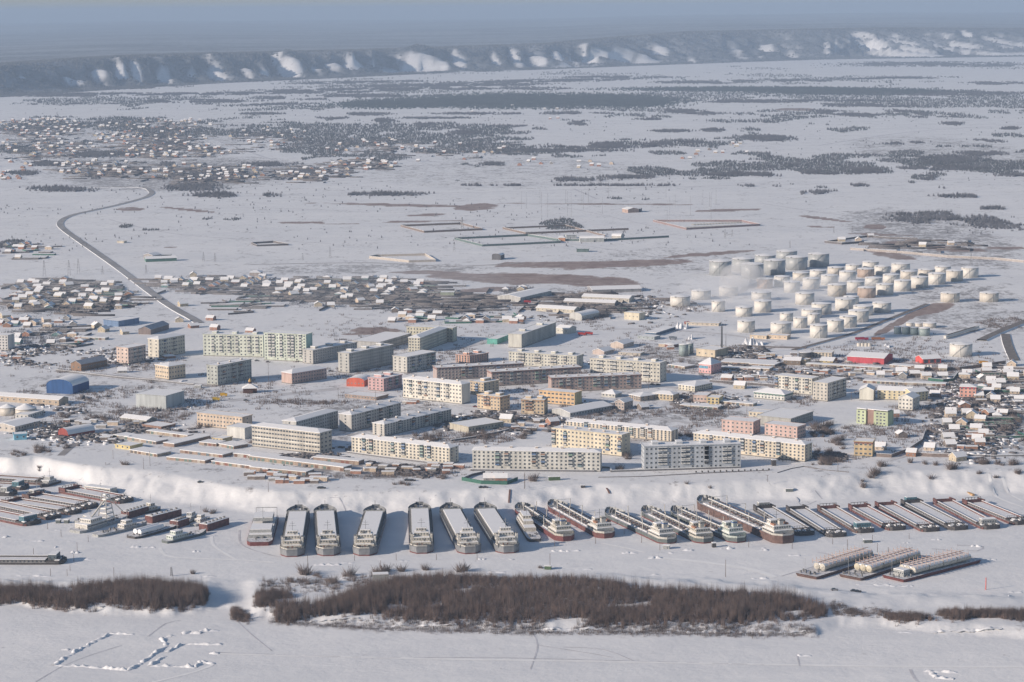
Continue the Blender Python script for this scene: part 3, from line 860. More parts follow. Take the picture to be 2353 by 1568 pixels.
def windows(root, L, D, h, floors, bays, ww, wh, base, skip=(), front=True, right=0, left=0, ind=True, ribbon=False, rhalf=None):
    """windows of the front and the two ends; every near one a part of its own"""
    global WIN_IND
    step = (h - base) / floors
    spots = []
    if front:
        for f in range(floors):
            for i in range(bays):
                if i in skip: continue
                spots.append(((i + .5) * L / bays, -0.02, base + f * step + (step - wh) * .45, 0.0))
    for n, x, rz in ((right, L + 0.02, math.pi / 2), (left, -0.02, -math.pi / 2)):
        for f in range(floors):
            for i in range(n):
                y = (i + .5) * D / n
                spots.append((x, y, base + f * step + (step - wh) * .45, rz))
    me = window_mesh(ww, wh)
    k = min(len(spots), 100) if ind else 0
    for s in spots[:k]:
        place('window', me, root, s[:3], s[3])
    WIN_IND += k
    rest = spots[k:]
    if rest:
        V = np.array([v.co[:] for v in me.vertices])
        Fc = np.array([list(p.vertices) for p in me.polygons])
        o = []
        for x, y, z, rz in rest:
            c, s_ = math.cos(rz), math.sin(rz)
            o.append(np.c_[V[:, 0] * c - V[:, 1] * s_ + x, V[:, 0] * s_ + V[:, 1] * c + y, V[:, 2] + z])
        m2 = np_mesh('window', np.concatenate(o), np.concatenate([Fc + i * len(V) for i in range(len(rest))]))
        m2.materials.append(FRAME); m2.materials.append(GLASS)
        m2.polygons.foreach_set('material_index', np.tile(np.array([p.material_index for p in me.polygons], np.int32), len(rest)))
        ob = put('window', m2, None, root)
        if len(rest) > 1: ob['kind'] = 'stuff'


def frame_of(t, xl, yl, xr, yr, bl=None, br=None, g=TOWN):
    if bl is not None:
        a = P(t, xl, bl, g); h = z_over(a, t, xl, yl) - g
        b = P(t, xr, yr, g + h)
    else:
        b = P(t, xr, br, g); h = z_over(b, t, xr, yr) - g
        a = P(t, xl, yl, g + h)
    d = Vector((b.x - a.x, b.y - a.y))
    return Vector((a.x, a.y, g - 0.25)), d.length, math.atan2(d.y, d.x), h + 0.25


BUILT = []


def bld(label, t, xl, yl, xr, yr, D, c, bl=None, br=None, kind='flat', rh=2.0, floors=5, bay=3.3, ww=1.5, wh=1.5, balc=(), end=0, lend=0, vents=0, ind=True, name='apartment_block', cat='apartment block',
        ribbon=False, plinth=True, group=None, boxes=0, front=True, base=1.0, dark_skip=(), endc=None, roofm=True, over=.5, topc=None, balccol=None):
    loc, L, rz, h = frame_of(t, xl, yl, xr, yr, bl, br)
    root = thing(name, label, cat, loc, rz, group)
    BUILT.append((loc.x, loc.y, rz, L, D))
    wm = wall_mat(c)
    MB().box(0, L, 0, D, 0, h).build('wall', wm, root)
    if plinth:
        MB().box(-.06, L + .06, -.06, D + .06, 0, .9).build('plinth', PLINTH, root)
    if topc:
        MB().box(-.04, L + .04, -.04, D + .04, h - 1.6, h - .12).build('cornice', wall_mat(topc), root)
    if endc:
        MB().box(L + .01, L + .08, 0, D, .9, h - .1).build('end_panel', wall_mat(endc), root)
    roof(root, kind, L, D, h, rh, wm, over, roofm)
    bays = max(2, int(round(L / bay)))
    skip = set()
    step = (h - base) / max(1, floors)
    for f_ in balc:
        i = min(bays - 1, int(f_ * bays))
        skip.add(i)
        for f in range(1, floors):
            ci = balccol if balccol is not None else rng.choice([0, 0, 2, 6, 1, 4, 3, 5, 0])
            place('balcony', balcony_mesh(ci, rng.random() < .6), root, ((i + .5) * L / bays, 0, base + f * step + .1))
    if floors:
        if ribbon:
            MB().box(-.05, L + .05, -.1, -.001, base + 2 * step + step * .02, base + 2 * step + step * .22).build('light_band', wall_mat((0.70, 0.68, 0.62)), root)
            windows(root, L, D, h, floors, int(L / 2.6), 2.1, wh, base, (), True, end, lend, ind)
        else:
            windows(root, L, D, h, floors, bays, ww, wh, base, skip, front, end, lend, ind)
    for i in range(vents):
        x = (i + .5) * L / vents
        zc = h + (rh * .7 if kind == 'hip' else .3)
        v = MB().box(x - .9, x + .9, D / 2 - .6 - 1.2, D / 2 + .6 - 1.2, zc - .8, zc + 1.3).build('chimney', BRICKW, root)
        MB().box(x - 1.05, x + 1.05, D / 2 - 1.95, D / 2 - .45, zc + 1.3, zc + 1.6).build('snow_cap', ROOF_SNOW, v)
    for i in range(boxes):
        x = (i + .5) * L / boxes
        v = MB().box(x - 2.2, x + 2.2, D * .35, D * .8, h, h + 2.2).build('roof_house', wm, root)
        MB().box(x - 2.35, x + 2.35, D * .35 - .15, D * .8 + .15, h + 2.2, h + 2.55).build('snow_cap', ROOF_SNOW, v)
    return root, L, h


CREAM, WHITE, PINK, GREY = (0.62, 0.55, 0.44), (0.66, 0.65, 0.62), (0.56, 0.41, 0.37), (0.42, 0.43, 0.43)
YEL, BEIGE, BROWN, GGREEN = (0.57, 0.46, 0.33), (0.50, 0.45, 0.38), (0.27, 0.18, 0.13), (0.38, 0.40, 0.38)
# the rows nearest the river
bld('long cream five-storey block with hipped snowy roof beside the two-tone office', 2, 868, 1280, 1708, 1375, 12, (0.60, 0.56, 0.48), br=1515, kind='hip', balc=(.14, .19, .43, .52, .72, .8), vents=6, end=2)
bld('long white-grey five-storey block standing square to the river with hipped snowy roof', 3, -237, 1393, 858, 1412, 12, (0.58, 0.57, 0.53), br=1578, kind='hip', balc=(.18, .25, .48, .56, .75, .83), vents=5, end=2, rh=1.8)
bld('grey-blue panel block with four lift houses on its flat roof, closest to the bank', 3, 1235, 1365, 2060, 1342, 14, (0.42, 0.45, 0.49), br=1546, floors=5, balc=(.17, .21, .40, .44, .62, .66, .84, .88), boxes=4, balccol=6, lend=3)
bld('long cream block with hipped roof beyond the grey panel block', 4, -485, 1250, 470, 1352, 12, CREAM, br=1500, kind='hip', balc=(.15, .3, .46, .55, .62, .77), vents=5, end=2)
bld('cream block with flat roof and stained walls, its end near the river road', 3, 443, 1205, 1040, 1268, 13, (0.64, 0.57, 0.44), br=1450, balc=(.04, .2, .8, .95), end=1, vents=5)
bld('long low-looking cream block behind the stained flat-roofed one', 3, 563, 1145, 1465, 1228, 12, (0.60, 0.53, 0.43), br=1325, kind='hip', balc=(.2, .36, .5, .64, .72, .8), vents=2, end=2, floors=5)
bld('pale office block with bands of windows and one dark roof hatch', 2, 15, 1180, 600, 1245, 15, (0.50, 0.47, 0.42), br=1430, kind='hip', rh=1.6, ribbon=True, end=3, name='office_building', cat='office building', bay=3.0)
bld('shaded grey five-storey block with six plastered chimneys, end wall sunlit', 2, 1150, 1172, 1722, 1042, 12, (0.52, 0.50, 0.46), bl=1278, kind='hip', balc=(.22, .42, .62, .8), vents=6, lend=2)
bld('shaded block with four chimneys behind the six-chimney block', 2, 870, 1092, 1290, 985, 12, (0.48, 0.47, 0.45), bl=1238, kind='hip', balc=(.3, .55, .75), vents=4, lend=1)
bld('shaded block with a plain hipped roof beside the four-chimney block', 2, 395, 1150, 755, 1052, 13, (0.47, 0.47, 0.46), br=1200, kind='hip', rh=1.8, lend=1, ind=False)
bld('white five-storey block with a bright river front in two shades', 2, 1308, 778, 1812, 832, 12, (0.66, 0.63, 0.56), br=1002, kind='hip', balc=(.15, .28, .38, .63, .78), vents=4, end=0, floors=5)
bld('brick school with three rows of small windows by the garages', 1, 1685, 1075, 2075, 1115, 13, (0.56, 0.46, 0.37), br=1228, floors=3, end=1, kind='flat', name='school_building', cat='school', lend=2)
# middle of the town
bld('white panelled five-storey block with stacked balconies near the boiler house', 3, 770, 608, 1368, 650, 14, (0.56, 0.54, 0.48), br=818, balc=(.12, .17, .33, .38, .55, .6, .78, .83), boxes=4, end=2, balccol=6)
bld('cream panelled block with stacked balconies behind the curved brown blocks', 3, 75, 552, 655, 592, 14, (0.52, 0.51, 0.45), br=705, floors=4, balc=(.15, .2, .4, .45, .62, .67, .85), boxes=4, end=1, balccol=2)
bld('tall block seen end on with a blank pale end wall and blue shaded flank', 3, 185, 405, 478, 302, 14, (0.54, 0.53, 0.48), bl=520, floors=9, wh=1.3, ind=False, boxes=2)
bld('long brown block with blinds and a dark roof rim, end by the yellow school', 3, 440, 778, 1210, 748, 14, (0.40, 0.31, 0.28), br=868, floors=4, topc=(0.25, 0.15, 0.14), balc=(.12, .2, .3, .46, .52, .62, .68, .85), vents=8, roofm=True)
bld('long brown block behind and beside its twin, snow along the roof rim', 3, -70, 728, 695, 684, 14, (0.42, 0.34, 0.31), bl=850, floors=4, topc=(0.25, 0.15, 0.14), balc=(.1, .22, .3, .5, .57, .8), vents=8)
bld('brown block farthest back of the three long brown ones', 2, 1600, 692, 2345, 652, 14, (0.40, 0.33, 0.31), bl=800, floors=4, topc=(0.22, 0.14, 0.14), balc=(.3, .38, .62, .7), vents=7, ind=False)
bld('yellow block with a brown stair tower, nearest of the small yellow ones', 2, 1945, 918, 2140, 942, 13, YEL, br=1062, floors=4, balc=(.3, .45), balccol=4, end=3, boxes=2, topc=(0.4, 0.25, 0.16))
bld('yellow block with glazed stair tower beside the school, alone of its kind there', 3, 182, 962, 378, 968, 14, YEL, br=1092, floors=4, balc=(.3, .45), balccol=4, end=3, boxes=2, topc=(0.4, 0.25, 0.16))
bld('ochre block with a tall chimney stub tucked behind the white block', 2, 1885, 805, 2000, 820, 20, YEL, br=930, floors=4, balc=(.5,), balccol=3, end=4, boxes=1)
bld('orange-cream school with big windows and green-tinged end', 3, 335, 882, 638, 907, 13, (0.66, 0.46, 0.27), br=1017, floors=3, ww=2.4, end=0, name='school_building', cat='school', endc=(0.5, 0.44, 0.26), bay=3.6)
bld('small cream corner block with dark balconies and pink-brown panels', 2, 1345, 600, 1590, 552, 17, (0.50, 0.49, 0.46), bl=735, floors=5, balc=(.2, .4, .7, .9), lend=3, ind=False)
bld('grey slab with lift houses, longest of the two grey slabs side by side', 2, 850, 568, 1228, 492, 13, (0.42, 0.42, 0.40), bl=735, floors=6, lend=2, boxes=3, ind=False)
bld('grey slab half hidden behind its longer neighbour', 2, 540, 542, 915, 472, 13, (0.43, 0.42, 0.40), bl=658, floors=5, lend=2, boxes=3, ind=False)
bld('cream tower-like block with blue-grey snowed roof and sunlit end windows', 2, 1455, 432, 1685, 347, 12, (0.52, 0.50, 0.42), bl=560, floors=5, lend=4, ind=False, kind='hip')
bld('cream block with rows of windows beyond the blue-roofed one', 2, 1340, 338, 1735, 352, 13, (0.54, 0.52, 0.42), br=470, floors=4, ind=False, end=2)
bld('long low grey factory hall with a white end wall', 2, 1110, 472, 1380, 395, 30, (0.40, 0.40, 0.39), bl=545, floors=2, ind=False, name='factory_hall', cat='factory', vents=0)
bld('pale green long block of six storeys, lower half of a stepped pair', 1, 1735, 402, 2254, 414, 14, (0.55, 0.58, 0.51), br=600, floors=6, bay=4, balc=(.15, .28, .45, .58, .78, .9), balccol=6, ind=False, boxes=3)
bld('pale green nine-storey block, taller half of a stepped pair', 2, 118, 390, 483, 406, 14, (0.56, 0.61, 0.53), br=640, floors=9, bay=4.2, wh=1.3, balc=(.12, .25, .38, .58, .72, .86), balccol=6, ind=False, endc=(0.34, 0.50, 0.46))
bld('pink-grey hip-roofed block with a red plinth on the open square', 2, 360, 737, 655, 690, 14, (0.48, 0.36, 0.32), bl=830, floors=3, kind='hip', lend=0, rh=2.5, ind=False, topc=(0.42, 0.30, 0.28))
bld('cream five-storey block with a ribbed sunlit gable end', 1, 1362, 445, 1580, 405, 14, (0.58, 0.55, 0.48), bl=605, floors=5, kind='hip', lend=2, balc=(.2, .6), ind=False)
bld('small pinkish block of four storeys with white balconies on its end', 1, 1100, 522, 1245, 495, 15, (0.62, 0.50, 0.44), bl=658, floors=4, lend=3, ind=False, balc=(.3, .7), balccol=6)
bld('cream school with dark upper windows and a dented snowy roof', 1, 1445, 677, 1585, 655, 19, (0.60, 0.50, 0.38), bl=792, floors=3, kind='hip', lend=6, ind=True, name='school_building', cat='school')
bld('grey-green five-storey block with a chimney stub, alone in the snow', 1, 1865, 674, 2150, 618, 13, (0.38, 0.40, 0.38), bl=842, floors=5, lend=3, vents=3, ind=False, balc=(.2, .45, .7))
bld('white-and-dark panelled building with red rooftop boxes beside the red hall', 2, 1145, 785, 1300, 748, 17, (0.52, 0.34, 0.34), bl=893, floors=4, lend=4, boxes=2, ind=False, balc=(.3, .7))
bld('red hall with a curved snowy roof', 2, 825, 795, 978, 800, 20, (0.55, 0.13, 0.08), br=852, floors=1, kind='archy', rh=2.6, name='market_hall', cat='hall', plinth=False, ww=1.0, wh=1.0)
bld('low dark-windowed shop range in front of the red hall', 2, 815, 918, 1080, 944, 18, (0.34, 0.26, 0.22), br=968, floors=1, name='shop_building', cat='shop', plinth=False, wh=1.2)
bld('pink-brown tower block with stepped brick tops', 2, 1880, 588, 2040, 563, 15, (0.50, 0.30, 0.25), bl=655, floors=4, boxes=2, lend=3, ind=False)
bld('brick-pink wing beside the stepped tower', 2, 1760, 578, 1878, 588, 12, (0.58, 0.36, 0.28), br=655, floors=4, ind=False, boxes=1)
bld('white apartment end cut by the edge of the view', 1, -120, 408, 70, 414, 14, (0.60, 0.59, 0.58), br=541, floors=5, ind=False)
bld('low one-storey kindergarten with yellow gable between the apartment blocks', 2, 1870, 1198, 2170, 1152, 24, (0.46, 0.43, 0.36), bl=1245, floors=1, name='kindergarten', cat='kindergarten', plinth=False)
# right of the middle
bld('pink building with dark roof edge, half hidden behind the long cream block', 3, 1897, 1134, 2165, 1156, 15, PINK, br=1265, floors=3, name='school_building', cat='school', bay=4, end=3)
bld('pink building with grey flank, twin closest to the wooded yard', 4, 127, 1172, 405, 1202, 14, PINK, br=1303, floors=3, name='school_building', cat='school', bay=4, end=5)
bld('grey hall with sloping snowy roof behind the pink twins', 4, 350, 1132, 542, 1068, 30, (0.40, 0.40, 0.38), bl=1205, floors=3, name='assembly_hall', cat='hall', ind=False)
bld('cream low annex behind the first pink building', 3, 2130, 1068, 2290, 1078, 14, CREAM, br=1112, floors=1, name='annex_building', cat='annex', plinth=False)
bld('white five-storey block with coloured balconies beside the black fuel silo', 4, 215, 757, 530, 787, 13, (0.60, 0.58, 0.52), br=928, floors=5, balc=(.06, .3, .6, .88), end=2, kind='flat')
bld('grey panel block seen at its corner, balconies down the shaded flank', 4, 665, 827, 828, 780, 14, (0.50, 0.47, 0.42), bl=982, floors=5, lend=4, balc=(.3, .55, .8), balccol=6)
bld('white two-storey building with green bands under a wide snowy hip roof', 4, 35, 897, 295, 922, 16, (0.60, 0.60, 0.56), br=978, floors=2, kind='hip', rh=3.2, name='office_building', cat='office building', topc=(0.12, 0.22, 0.18), end=2)
bld('cream gabled wing with white stripes, long part of the yellow-roofed complex', 4, 1095, 880, 1385, 892, 13, (0.64, 0.56, 0.38), br=975, floors=3, kind='gable', rh=2.5, bay=4)
bld('white gable house standing at the near corner of the cream complex', 4, 1275, 945, 1395, 955, 16, (0.62, 0.60, 0.55), br=1062, floors=3, kind='gabley', rh=2.8, end=2)
bld('yellow gable wing at the back corner of the cream complex', 4, 1385, 905, 1530, 890, 12, (0.60, 0.52, 0.34), bl=985, floors=3, kind='gable', rh=2.4)
bld('white gable end building at the start of the cream complex', 4, 940, 880, 1060, 884, 16, (0.66, 0.64, 0.56), br=974, floors=0, kind='gabley', rh=2.8)
bld('pink tower house with a crimson band under a pale hip roof', 4, 1802, 852, 1940, 857, 13, (0.66, 0.36, 0.30), br=952, floors=3, kind='hip', rh=1.8, topc=(0.42, 0.06, 0.09), name='tower_house', cat='house')
bld('tan three-storey building with brown cornice, alone near the bank', 4, 895, 1325, 1050, 1332, 13, (0.52, 0.40, 0.24), br=1458, floors=3, topc=(0.22, 0.09, 0.07), ww=1.9, name='office_building', cat='office building')
bld('crimson-walled warehouse with a broad snowy roof', 4, 835, 592, 1150, 610, 30, (0.52, 0.09, 0.11), br=662, floors=0, kind='gable', rh=2.6, name='warehouse', cat='warehouse', plinth=False)
bld('red garage with three black gateways by the round white tank', 4, 1485, 618, 1640, 610, 16, (0.62, 0.10, 0.09), br=650, floors=1, kind='gable', rh=2.6, name='fire_garage', cat='garage', ww=4.0, wh=3.2, bay=7, base=0.3, plinth=False)
bld('cream two-storey office behind the crimson warehouse', 4, 528, 560, 700, 566, 14, CREAM, br=607, floors=2, name='office_building', cat='office building', plinth=False)
bld('pink house with blue banner under a steep grey roof', 3, 1702, 652, 1805, 662, 18, (0.68, 0.40, 0.40), br=745, floors=2, kind='hip', rh=5, name='town_house', cat='house', end=4, wh=1.3, base=0.5)
bld('cream boiler house beside the tall black chimney', 3, 1680, 527, 1840, 542, 24, (0.58, 0.50, 0.38), br=606, floors=1, name='boiler_house', cat='boiler house', ww=1.6, bay=6)
bld('cream two-storey house with hipped roof across from the white panelled block', 3, 1528, 830, 1665, 847, 26, (0.60, 0.56, 0.46), br=897, floors=2, kind='hip', rh=2.6, end=8, name='office_building', cat='office building')
bld('brown wooden house with low hip roof, first of two in a row', 3, 1105, 915, 1200, 935, 18, (0.36, 0.30, 0.25), br=978, floors=2, kind='hip', name='wooden_house', cat='house', plinth=False, ind=False, end=3)
bld('tan wooden house with wide snowy roof, second of two in a row', 3, 1305, 905, 1480, 920, 12, (0.48, 0.40, 0.28), br=972, floors=2, kind='hip', name='wooden_house', cat='house', plinth=False, ind=False)
bld('wooden house with white verandas and brown gable', 3, 985, 978, 1062, 986, 14, (0.42, 0.36, 0.33), br=1050, floors=2, kind='gabley', rh=2.2, name='wooden_house', cat='house', plinth=False, end=3)
bld('pale wooden house with pointed snowy roof behind the verandas', 3, 870, 905, 985, 915, 12, (0.50, 0.49, 0.45), br=945, floors=1, kind='hip', rh=3, name='wooden_house', cat='house', plinth=False)
bld('half pink half yellow service building', 3, 1655, 925, 1770, 930, 16, (0.56, 0.44, 0.40), br=988, floors=1, name='service_building', cat='service building', plinth=False)
bld('yellow half of the low service building with dark gateways', 3, 1772, 945, 1872, 950, 14, (0.64, 0.52, 0.28), br=1003, floors=2, name='service_building', cat='service building', plinth=False, ww=2)
bld('irregular white building with folded snowy roofs', 3, 600, 1075, 960, 1010, 22, (0.46, 0.47, 0.47), bl=1112, floors=1, kind='gable', rh=2.4, name='dining_hall', cat='hall', plinth=False)
bld('blue warehouse with a bright wall panel, far side of the white village', 1, 1015, 292, 1190, 263, 22, (0.16, 0.24, 0.38), bl=338, floors=0, name='warehouse', cat='warehouse', plinth=False)
bld('dark gabled barn beside the blue warehouse', 1, 1290, 362, 1445, 315, 14, (0.22, 0.18, 0.17), bl=405, floors=0, kind='gable', rh=3.2, name='barn', cat='barn', plinth=False, roofm=mat('slate_snow', (0.34, 0.37, 0.42), .8, .3))
bld('brown log hall with sunlit gable in the snowy field', 1, 695, 660, 915, 618, 13, (0.26, 0.17, 0.12), bl=718, floors=1, kind='gable', rh=3, name='log_hall', cat='hall', plinth=False, lend=2, roofm=MATS[('slate_snow',)])
bld('blue sports hall with arched roof and yellow stripes', 1, 625, 845, 762, 800, 26, (0.035, 0.10, 0.26), bl=915, floors=0, kind='arch', rh=5.5, name='sports_hall', cat='hall', plinth=False)
bld('grey metal-clad hall with blue flank and outside stair', 1, 1422, 932, 1575, 888, 30, (0.44, 0.47, 0.48), bl=1042, floors=0, name='metal_hall', cat='hall', plinth=False)
bld('long low workshop with peeling plaster in front of the blue sports hall', 1, -60, 925, 505, 965, 14, (0.46, 0.38, 0.30), br=1012, floors=1, kind='gable', rh=2, name='workshop', cat='workshop', plinth=False, bay=6)
bld('white flat-roofed office beside the two round silos', 1, 240, 1095, 372, 1055, 12, (0.56, 0.55, 0.53), bl=1130, floors=1, name='office_building', cat='office building', plinth=False, lend=3)
bld('long pale workshop with many windows below the silos', 1, 130, 1192, 345, 1140, 24, (0.50, 0.46, 0.42), bl=1240, floors=1, kind='gable', rh=1.8, name='workshop', cat='workshop', plinth=False, lend=4)
bld('sky-blue hut with a red rooftop tank', 1, 120, 1262, 230, 1256, 9, (0.18, 0.44, 0.58), br=1303, floors=1, name='pump_hut', cat='hut', plinth=False, bay=4)
bld('arched hangar with a dark red end and snowy vault', 1, 585, 1262, 812, 1222, 13, (0.30, 0.07, 0.06), bl=1282, floors=0, kind='arch', rh=4.6, name='arched_hangar', cat='hangar', plinth=False)
bld('blank white box building beside the pale office block', 1, 1940, 1192, 2095, 1208, 16, (0.60, 0.60, 0.58), br=1302, floors=0, name='white_hall', cat='hall', plinth=False)
bld('low barn with a long snowy roof in the garage quarter', 1, 1030, 1112, 1255, 1140, 12, (0.30, 0.30, 0.28), br=1160, floors=0, kind='gable', rh=2, name='barn', cat='barn', plinth=False)
bld('brown plank shed with flat snowy roof next to the low barn', 1, 1220, 1175, 1380, 1197, 16, (0.30, 0.19, 0.15), br=1215, floors=0, name='plank_shed', cat='shed', plinth=False)
bld('yellow brick garage end standing at the top of the bank', 1, 985, 1345, 1112, 1362, 14, (0.60, 0.50, 0.26), br=1392, floors=1, name='brick_garage', cat='garage', plinth=False, bay=5)
bld('small cream garage house among the garage rows', 1, 1815, 1290, 1905, 1300, 12, (0.60, 0.50, 0.32), br=1330, floors=1, name='garage_house', cat='garage', plinth=False)
# works beyond the town
_far = [('big grey warehouse with white end among the far works', 3, 175, 88, 440, 28, 30, (0.46, 0.46, 0.45), 125, None, 'gable'),
        ('long white stable-like building with small windows below the far warehouses', 3, 310, 172, 635, 192, 13, (0.54, 0.50, 0.42), None, 222, 'gable'),
        ('dark-walled long shed with a bright snowy roof', 3, 545, 118, 980, 134, 14, (0.26, 0.24, 0.23), None, 160, 'gable'),
        ('long barn with white gable behind the dark-walled shed', 3, 700, 78, 1105, 96, 16, (0.50, 0.47, 0.42), None, 130, 'gable'),
        ('wide workshop with blue-grey roof behind the barns', 3, 790, 22, 1210, 10, 30, (0.28, 0.28, 0.30), None, 36, 'gable'),
        ('arched white shed between the works and the yellow hut', 3, 700, 245, 850, 215, 16, (0.50, 0.50, 0.48), 285, None, 'arch'),
        ('cream watch house with a tiny sign at the works gate', 3, 1062, 215, 1190, 225, 12, (0.62, 0.56, 0.44), None, 283, 'flat'),
        ('grey hall beside the long blue canopy', 3, 1175, 415, 1320, 427, 12, (0.34, 0.38, 0.40), None, 450, 'flat'),
        ('gabled house with big snowy roof above the white panelled block', 3, 1055, 487, 1145, 462, 14, (0.54, 0.46, 0.40), 525, None, 'gable'),
        ('small gabled house next to the big-roofed one', 3, 890, 550, 975, 530, 13, (0.50, 0.42, 0.38), 580, None, 'gable'),
        ('low white store below the big-roofed house', 3, 1015, 558, 1200, 568, 11, (0.52, 0.48, 0.42), None, 587, 'flat'),
        ('long cream store with a ribbed front by the smoking tanks', 3, 1590, 302, 1870, 312, 12, (0.56, 0.50, 0.42), None, 332, 'flat'),
        ('white house with two windows beside the red parked machines', 3, 480, 345, 585, 355, 14, (0.58, 0.56, 0.50), None, 400, 'gable'),
        ('low cream pump house under the white tanks', 4, 0, 412, 140, 420, 12, (0.60, 0.50, 0.38), None, 445, 'flat'),
        ('second cream pump house under the white tanks', 4, 158, 412, 318, 420, 12, (0.62, 0.50, 0.38), None, 450, 'flat'),
        ('dark snow-roofed shop with a brown front by the black silo', 4, 288, 625, 432, 630, 12, (0.20, 0.16, 0.13), None, 670, 'gable'),
        ('tiny cream shop joined to the dark one', 4, 434, 622, 476, 626, 10, (0.60, 0.50, 0.36), None, 665, 'flat'),
        ('yellow garage with snowy roof beside the gravel heaps', 4, 600, 628, 712, 634, 16, (0.56, 0.46, 0.24), None, 652, 'gable'),
        ('teal-fronted market hall on the open snow', 2, 2028, 442, 2115, 446, 30, (0.14, 0.40, 0.34), None, 488, 'flat'),
        ('green farm shed with long snowy roof on the plain', 11, 1250, 592, 1512, 582, 14, (0.10, 0.20, 0.17), 618, None, 'gable'),
        ('white gable of the farm on the plain', 11, 1228, 558, 1305, 562, 20, (0.34, 0.32, 0.31), None, 590, 'gabley'),
        ('long dark farm roof behind the green shed', 11, 1312, 560, 1460, 558, 10, (0.16, 0.20, 0.20), None, 572, 'flat'),
        ('small white box house beside the road across the plain', 11, 1002, 440, 1060, 442, 8, (0.55, 0.50, 0.42), None, 456, 'flat'),
        ('yellow and green shed behind the old village', 12, 1628, 880, 1745, 880, 12, (0.34, 0.38, 0.30), None, 915, 'flat'),
        ('brown brick house with pyramid roof at the edge of the plain', 12, -5, 708, 88, 708, 18, (0.34, 0.29, 0.26), None, 742, 'hip'),
        ('grey ruined house and shed far out on the plain', 13, 1045, 160, 1095, 168, 20, (0.40, 0.30, 0.26), None, 198, 'gable'),
        ('dark container shed beside the lonely house on the plain', 13, 1138, 163, 1200, 164, 12, (0.10, 0.12, 0.14), None, 190, 'flat'),
        ('orange brick cottage inside the walled yard', 13, 500, 410, 558, 410, 12, (0.55, 0.30, 0.18), None, 440, 'hip'),
        ('pair of pale storage hangars in the walled yard', 13, 955, 393, 1035, 395, 16, (0.52, 0.50, 0.46), None, 425, 'arch'),
        ('long grey hangar in the walled yard', 13, 685, 415, 890, 412, 14, (0.40, 0.42, 0.42), 448, None, 'arch'),
        ('low grey store in the walled yard', 13, 568, 390, 655, 388, 12, (0.44, 0.46, 0.46), 418, None, 'flat'),
        ('dark green container store on the plain behind the marsh', 13, 655, 507, 758, 507, 10, (0.12, 0.17, 0.17), None, 533, 'flat'),
        ('round-roofed dark shed at the edge of the marsh', 12, 2070, 560, 2145, 562, 16, (0.12, 0.12, 0.13), None, 600, 'archy')]
for lab, t, a, b_, c_, d_, D, col, bl, br, kd in _far:
    near = t in (3, 4)
    bld(lab, t, a, b_, c_, d_, D, col, bl=bl, br=br, kind=kd, rh=2.4 if kd != 'arch' else 3.2, floors=1 if near else 0, name='works_building' if near else 'outlying_building', cat='building', plinth=False, bay=5, ww=1.2, wh=1.1, ind=False)

# the lime green building of three wings round a brown stair tower
loc, L, rz, h = frame_of(4, 915, 1048, 995, 1058, None, 1176)
g = thing('green_building', 'lime green building of angled wings round a brown stair tower', 'apartment block', loc, rz)
lime = wall_mat((0.45, 0.51, 0.34))
MB().box(0, L, 0, 13, 0, h).build('wing', lime, g)
tw = L + 6.5
MB().box(L + .02, tw, 1.5, 14, 0, h + .8).build('stair_tower', wall_mat((0.30, 0.20, 0.17)), g)
c, s_ = math.cos(.16), math.sin(.16)
MB().prism([(tw + .02, 1.0), (tw + 12 * c, 1.0 + 12 * s_), (tw + 12 * c - 12 * s_, 1 + 12 * s_ + 12 * c), (tw + .02, 14)], 0, h).build('wing', lime, g)
MB().prism([(0, .4), (L, .4), (L, 1.9), (tw, 1.9), (tw + 11.6 * c, 1.4 + 11.6 * s_), (tw + 11.6 * c - 11 * s_, 1.4 + 11.6 * s_ + 11 * c), (tw, 13.6), (0, 12.6)], h + .8, h + 1.3).build('roof', ROOF_SNOW, g)
for f in range(4):
    for x in (L * .25, L * .7):
        place('window', window_mesh(1.7, 1.4), g, (x, -.02, 1.4 + f * (h - 1) / 4))
    for x in (3, 6, 9):
        place('window', window_mesh(1.7, 1.4), g, (tw + x * c, 1.0 + x * s_ - .03, 1.4 + f * (h - 1) / 4), .16)


# ------------------------------------------------------------------ garage rows
DOORC = [(0.17, 0.10, 0.075), (0.32, 0.26, 0.21), (0.13, 0.17, 0.20), (0.36, 0.29, 0.22), (0.22, 0.10, 0.08), (0.14, 0.19, 0.17), (0.40, 0.37, 0.33), (0.13, 0.115, 0.11)]
_gd = []
for i, c in enumerate(DOORC):
    me = bpy.data.meshes.new('garage_door')
    b = MB().box(-1.35, 1.35, -.08, .02, 0, 2.1); me.from_pydata(b.v, [], b.f); me.materials.append(mat('gate_paint_%d' % i, c, .8, .3)); _gd.append(me)


def garages(label, t, xl, yl, xr, yr, D, bl=None, br=None, c=(0.34, 0.27, 0.22), doors=True, hmax=3.2, name='garage_row'):
    loc, L, rz, h = frame_of(t, xl, yl, xr, yr, bl, br)
    h = min(max(h, 2.4), hmax)
    r = thing(name, label, 'garage row' if name == 'garage_row' else 'shed', loc, rz)
    MB().box(0, L, 0, D, 0, h).build('wall', wall_mat(c), r)
    n = max(1, int(L / 24))
    b = MB()
    for i in range(n):
        q = .05 * (i % 3)
        b.box(i * L / n - .25 * (i == 0), (i + 1) * L / n + .25 * (i == n - 1), -.45, D + .3, h - .02, h + .38 + q)
    b.build('roof', ROOF_SNOW, r)
    if doors:
        k = min(26, int(L / 3.8))
        for i in range(k):
            if rng.random() < .92:
                place('garage_door', rng.choice(_gd), r, ((i + .5) * L / k, 0, .2))
    return r


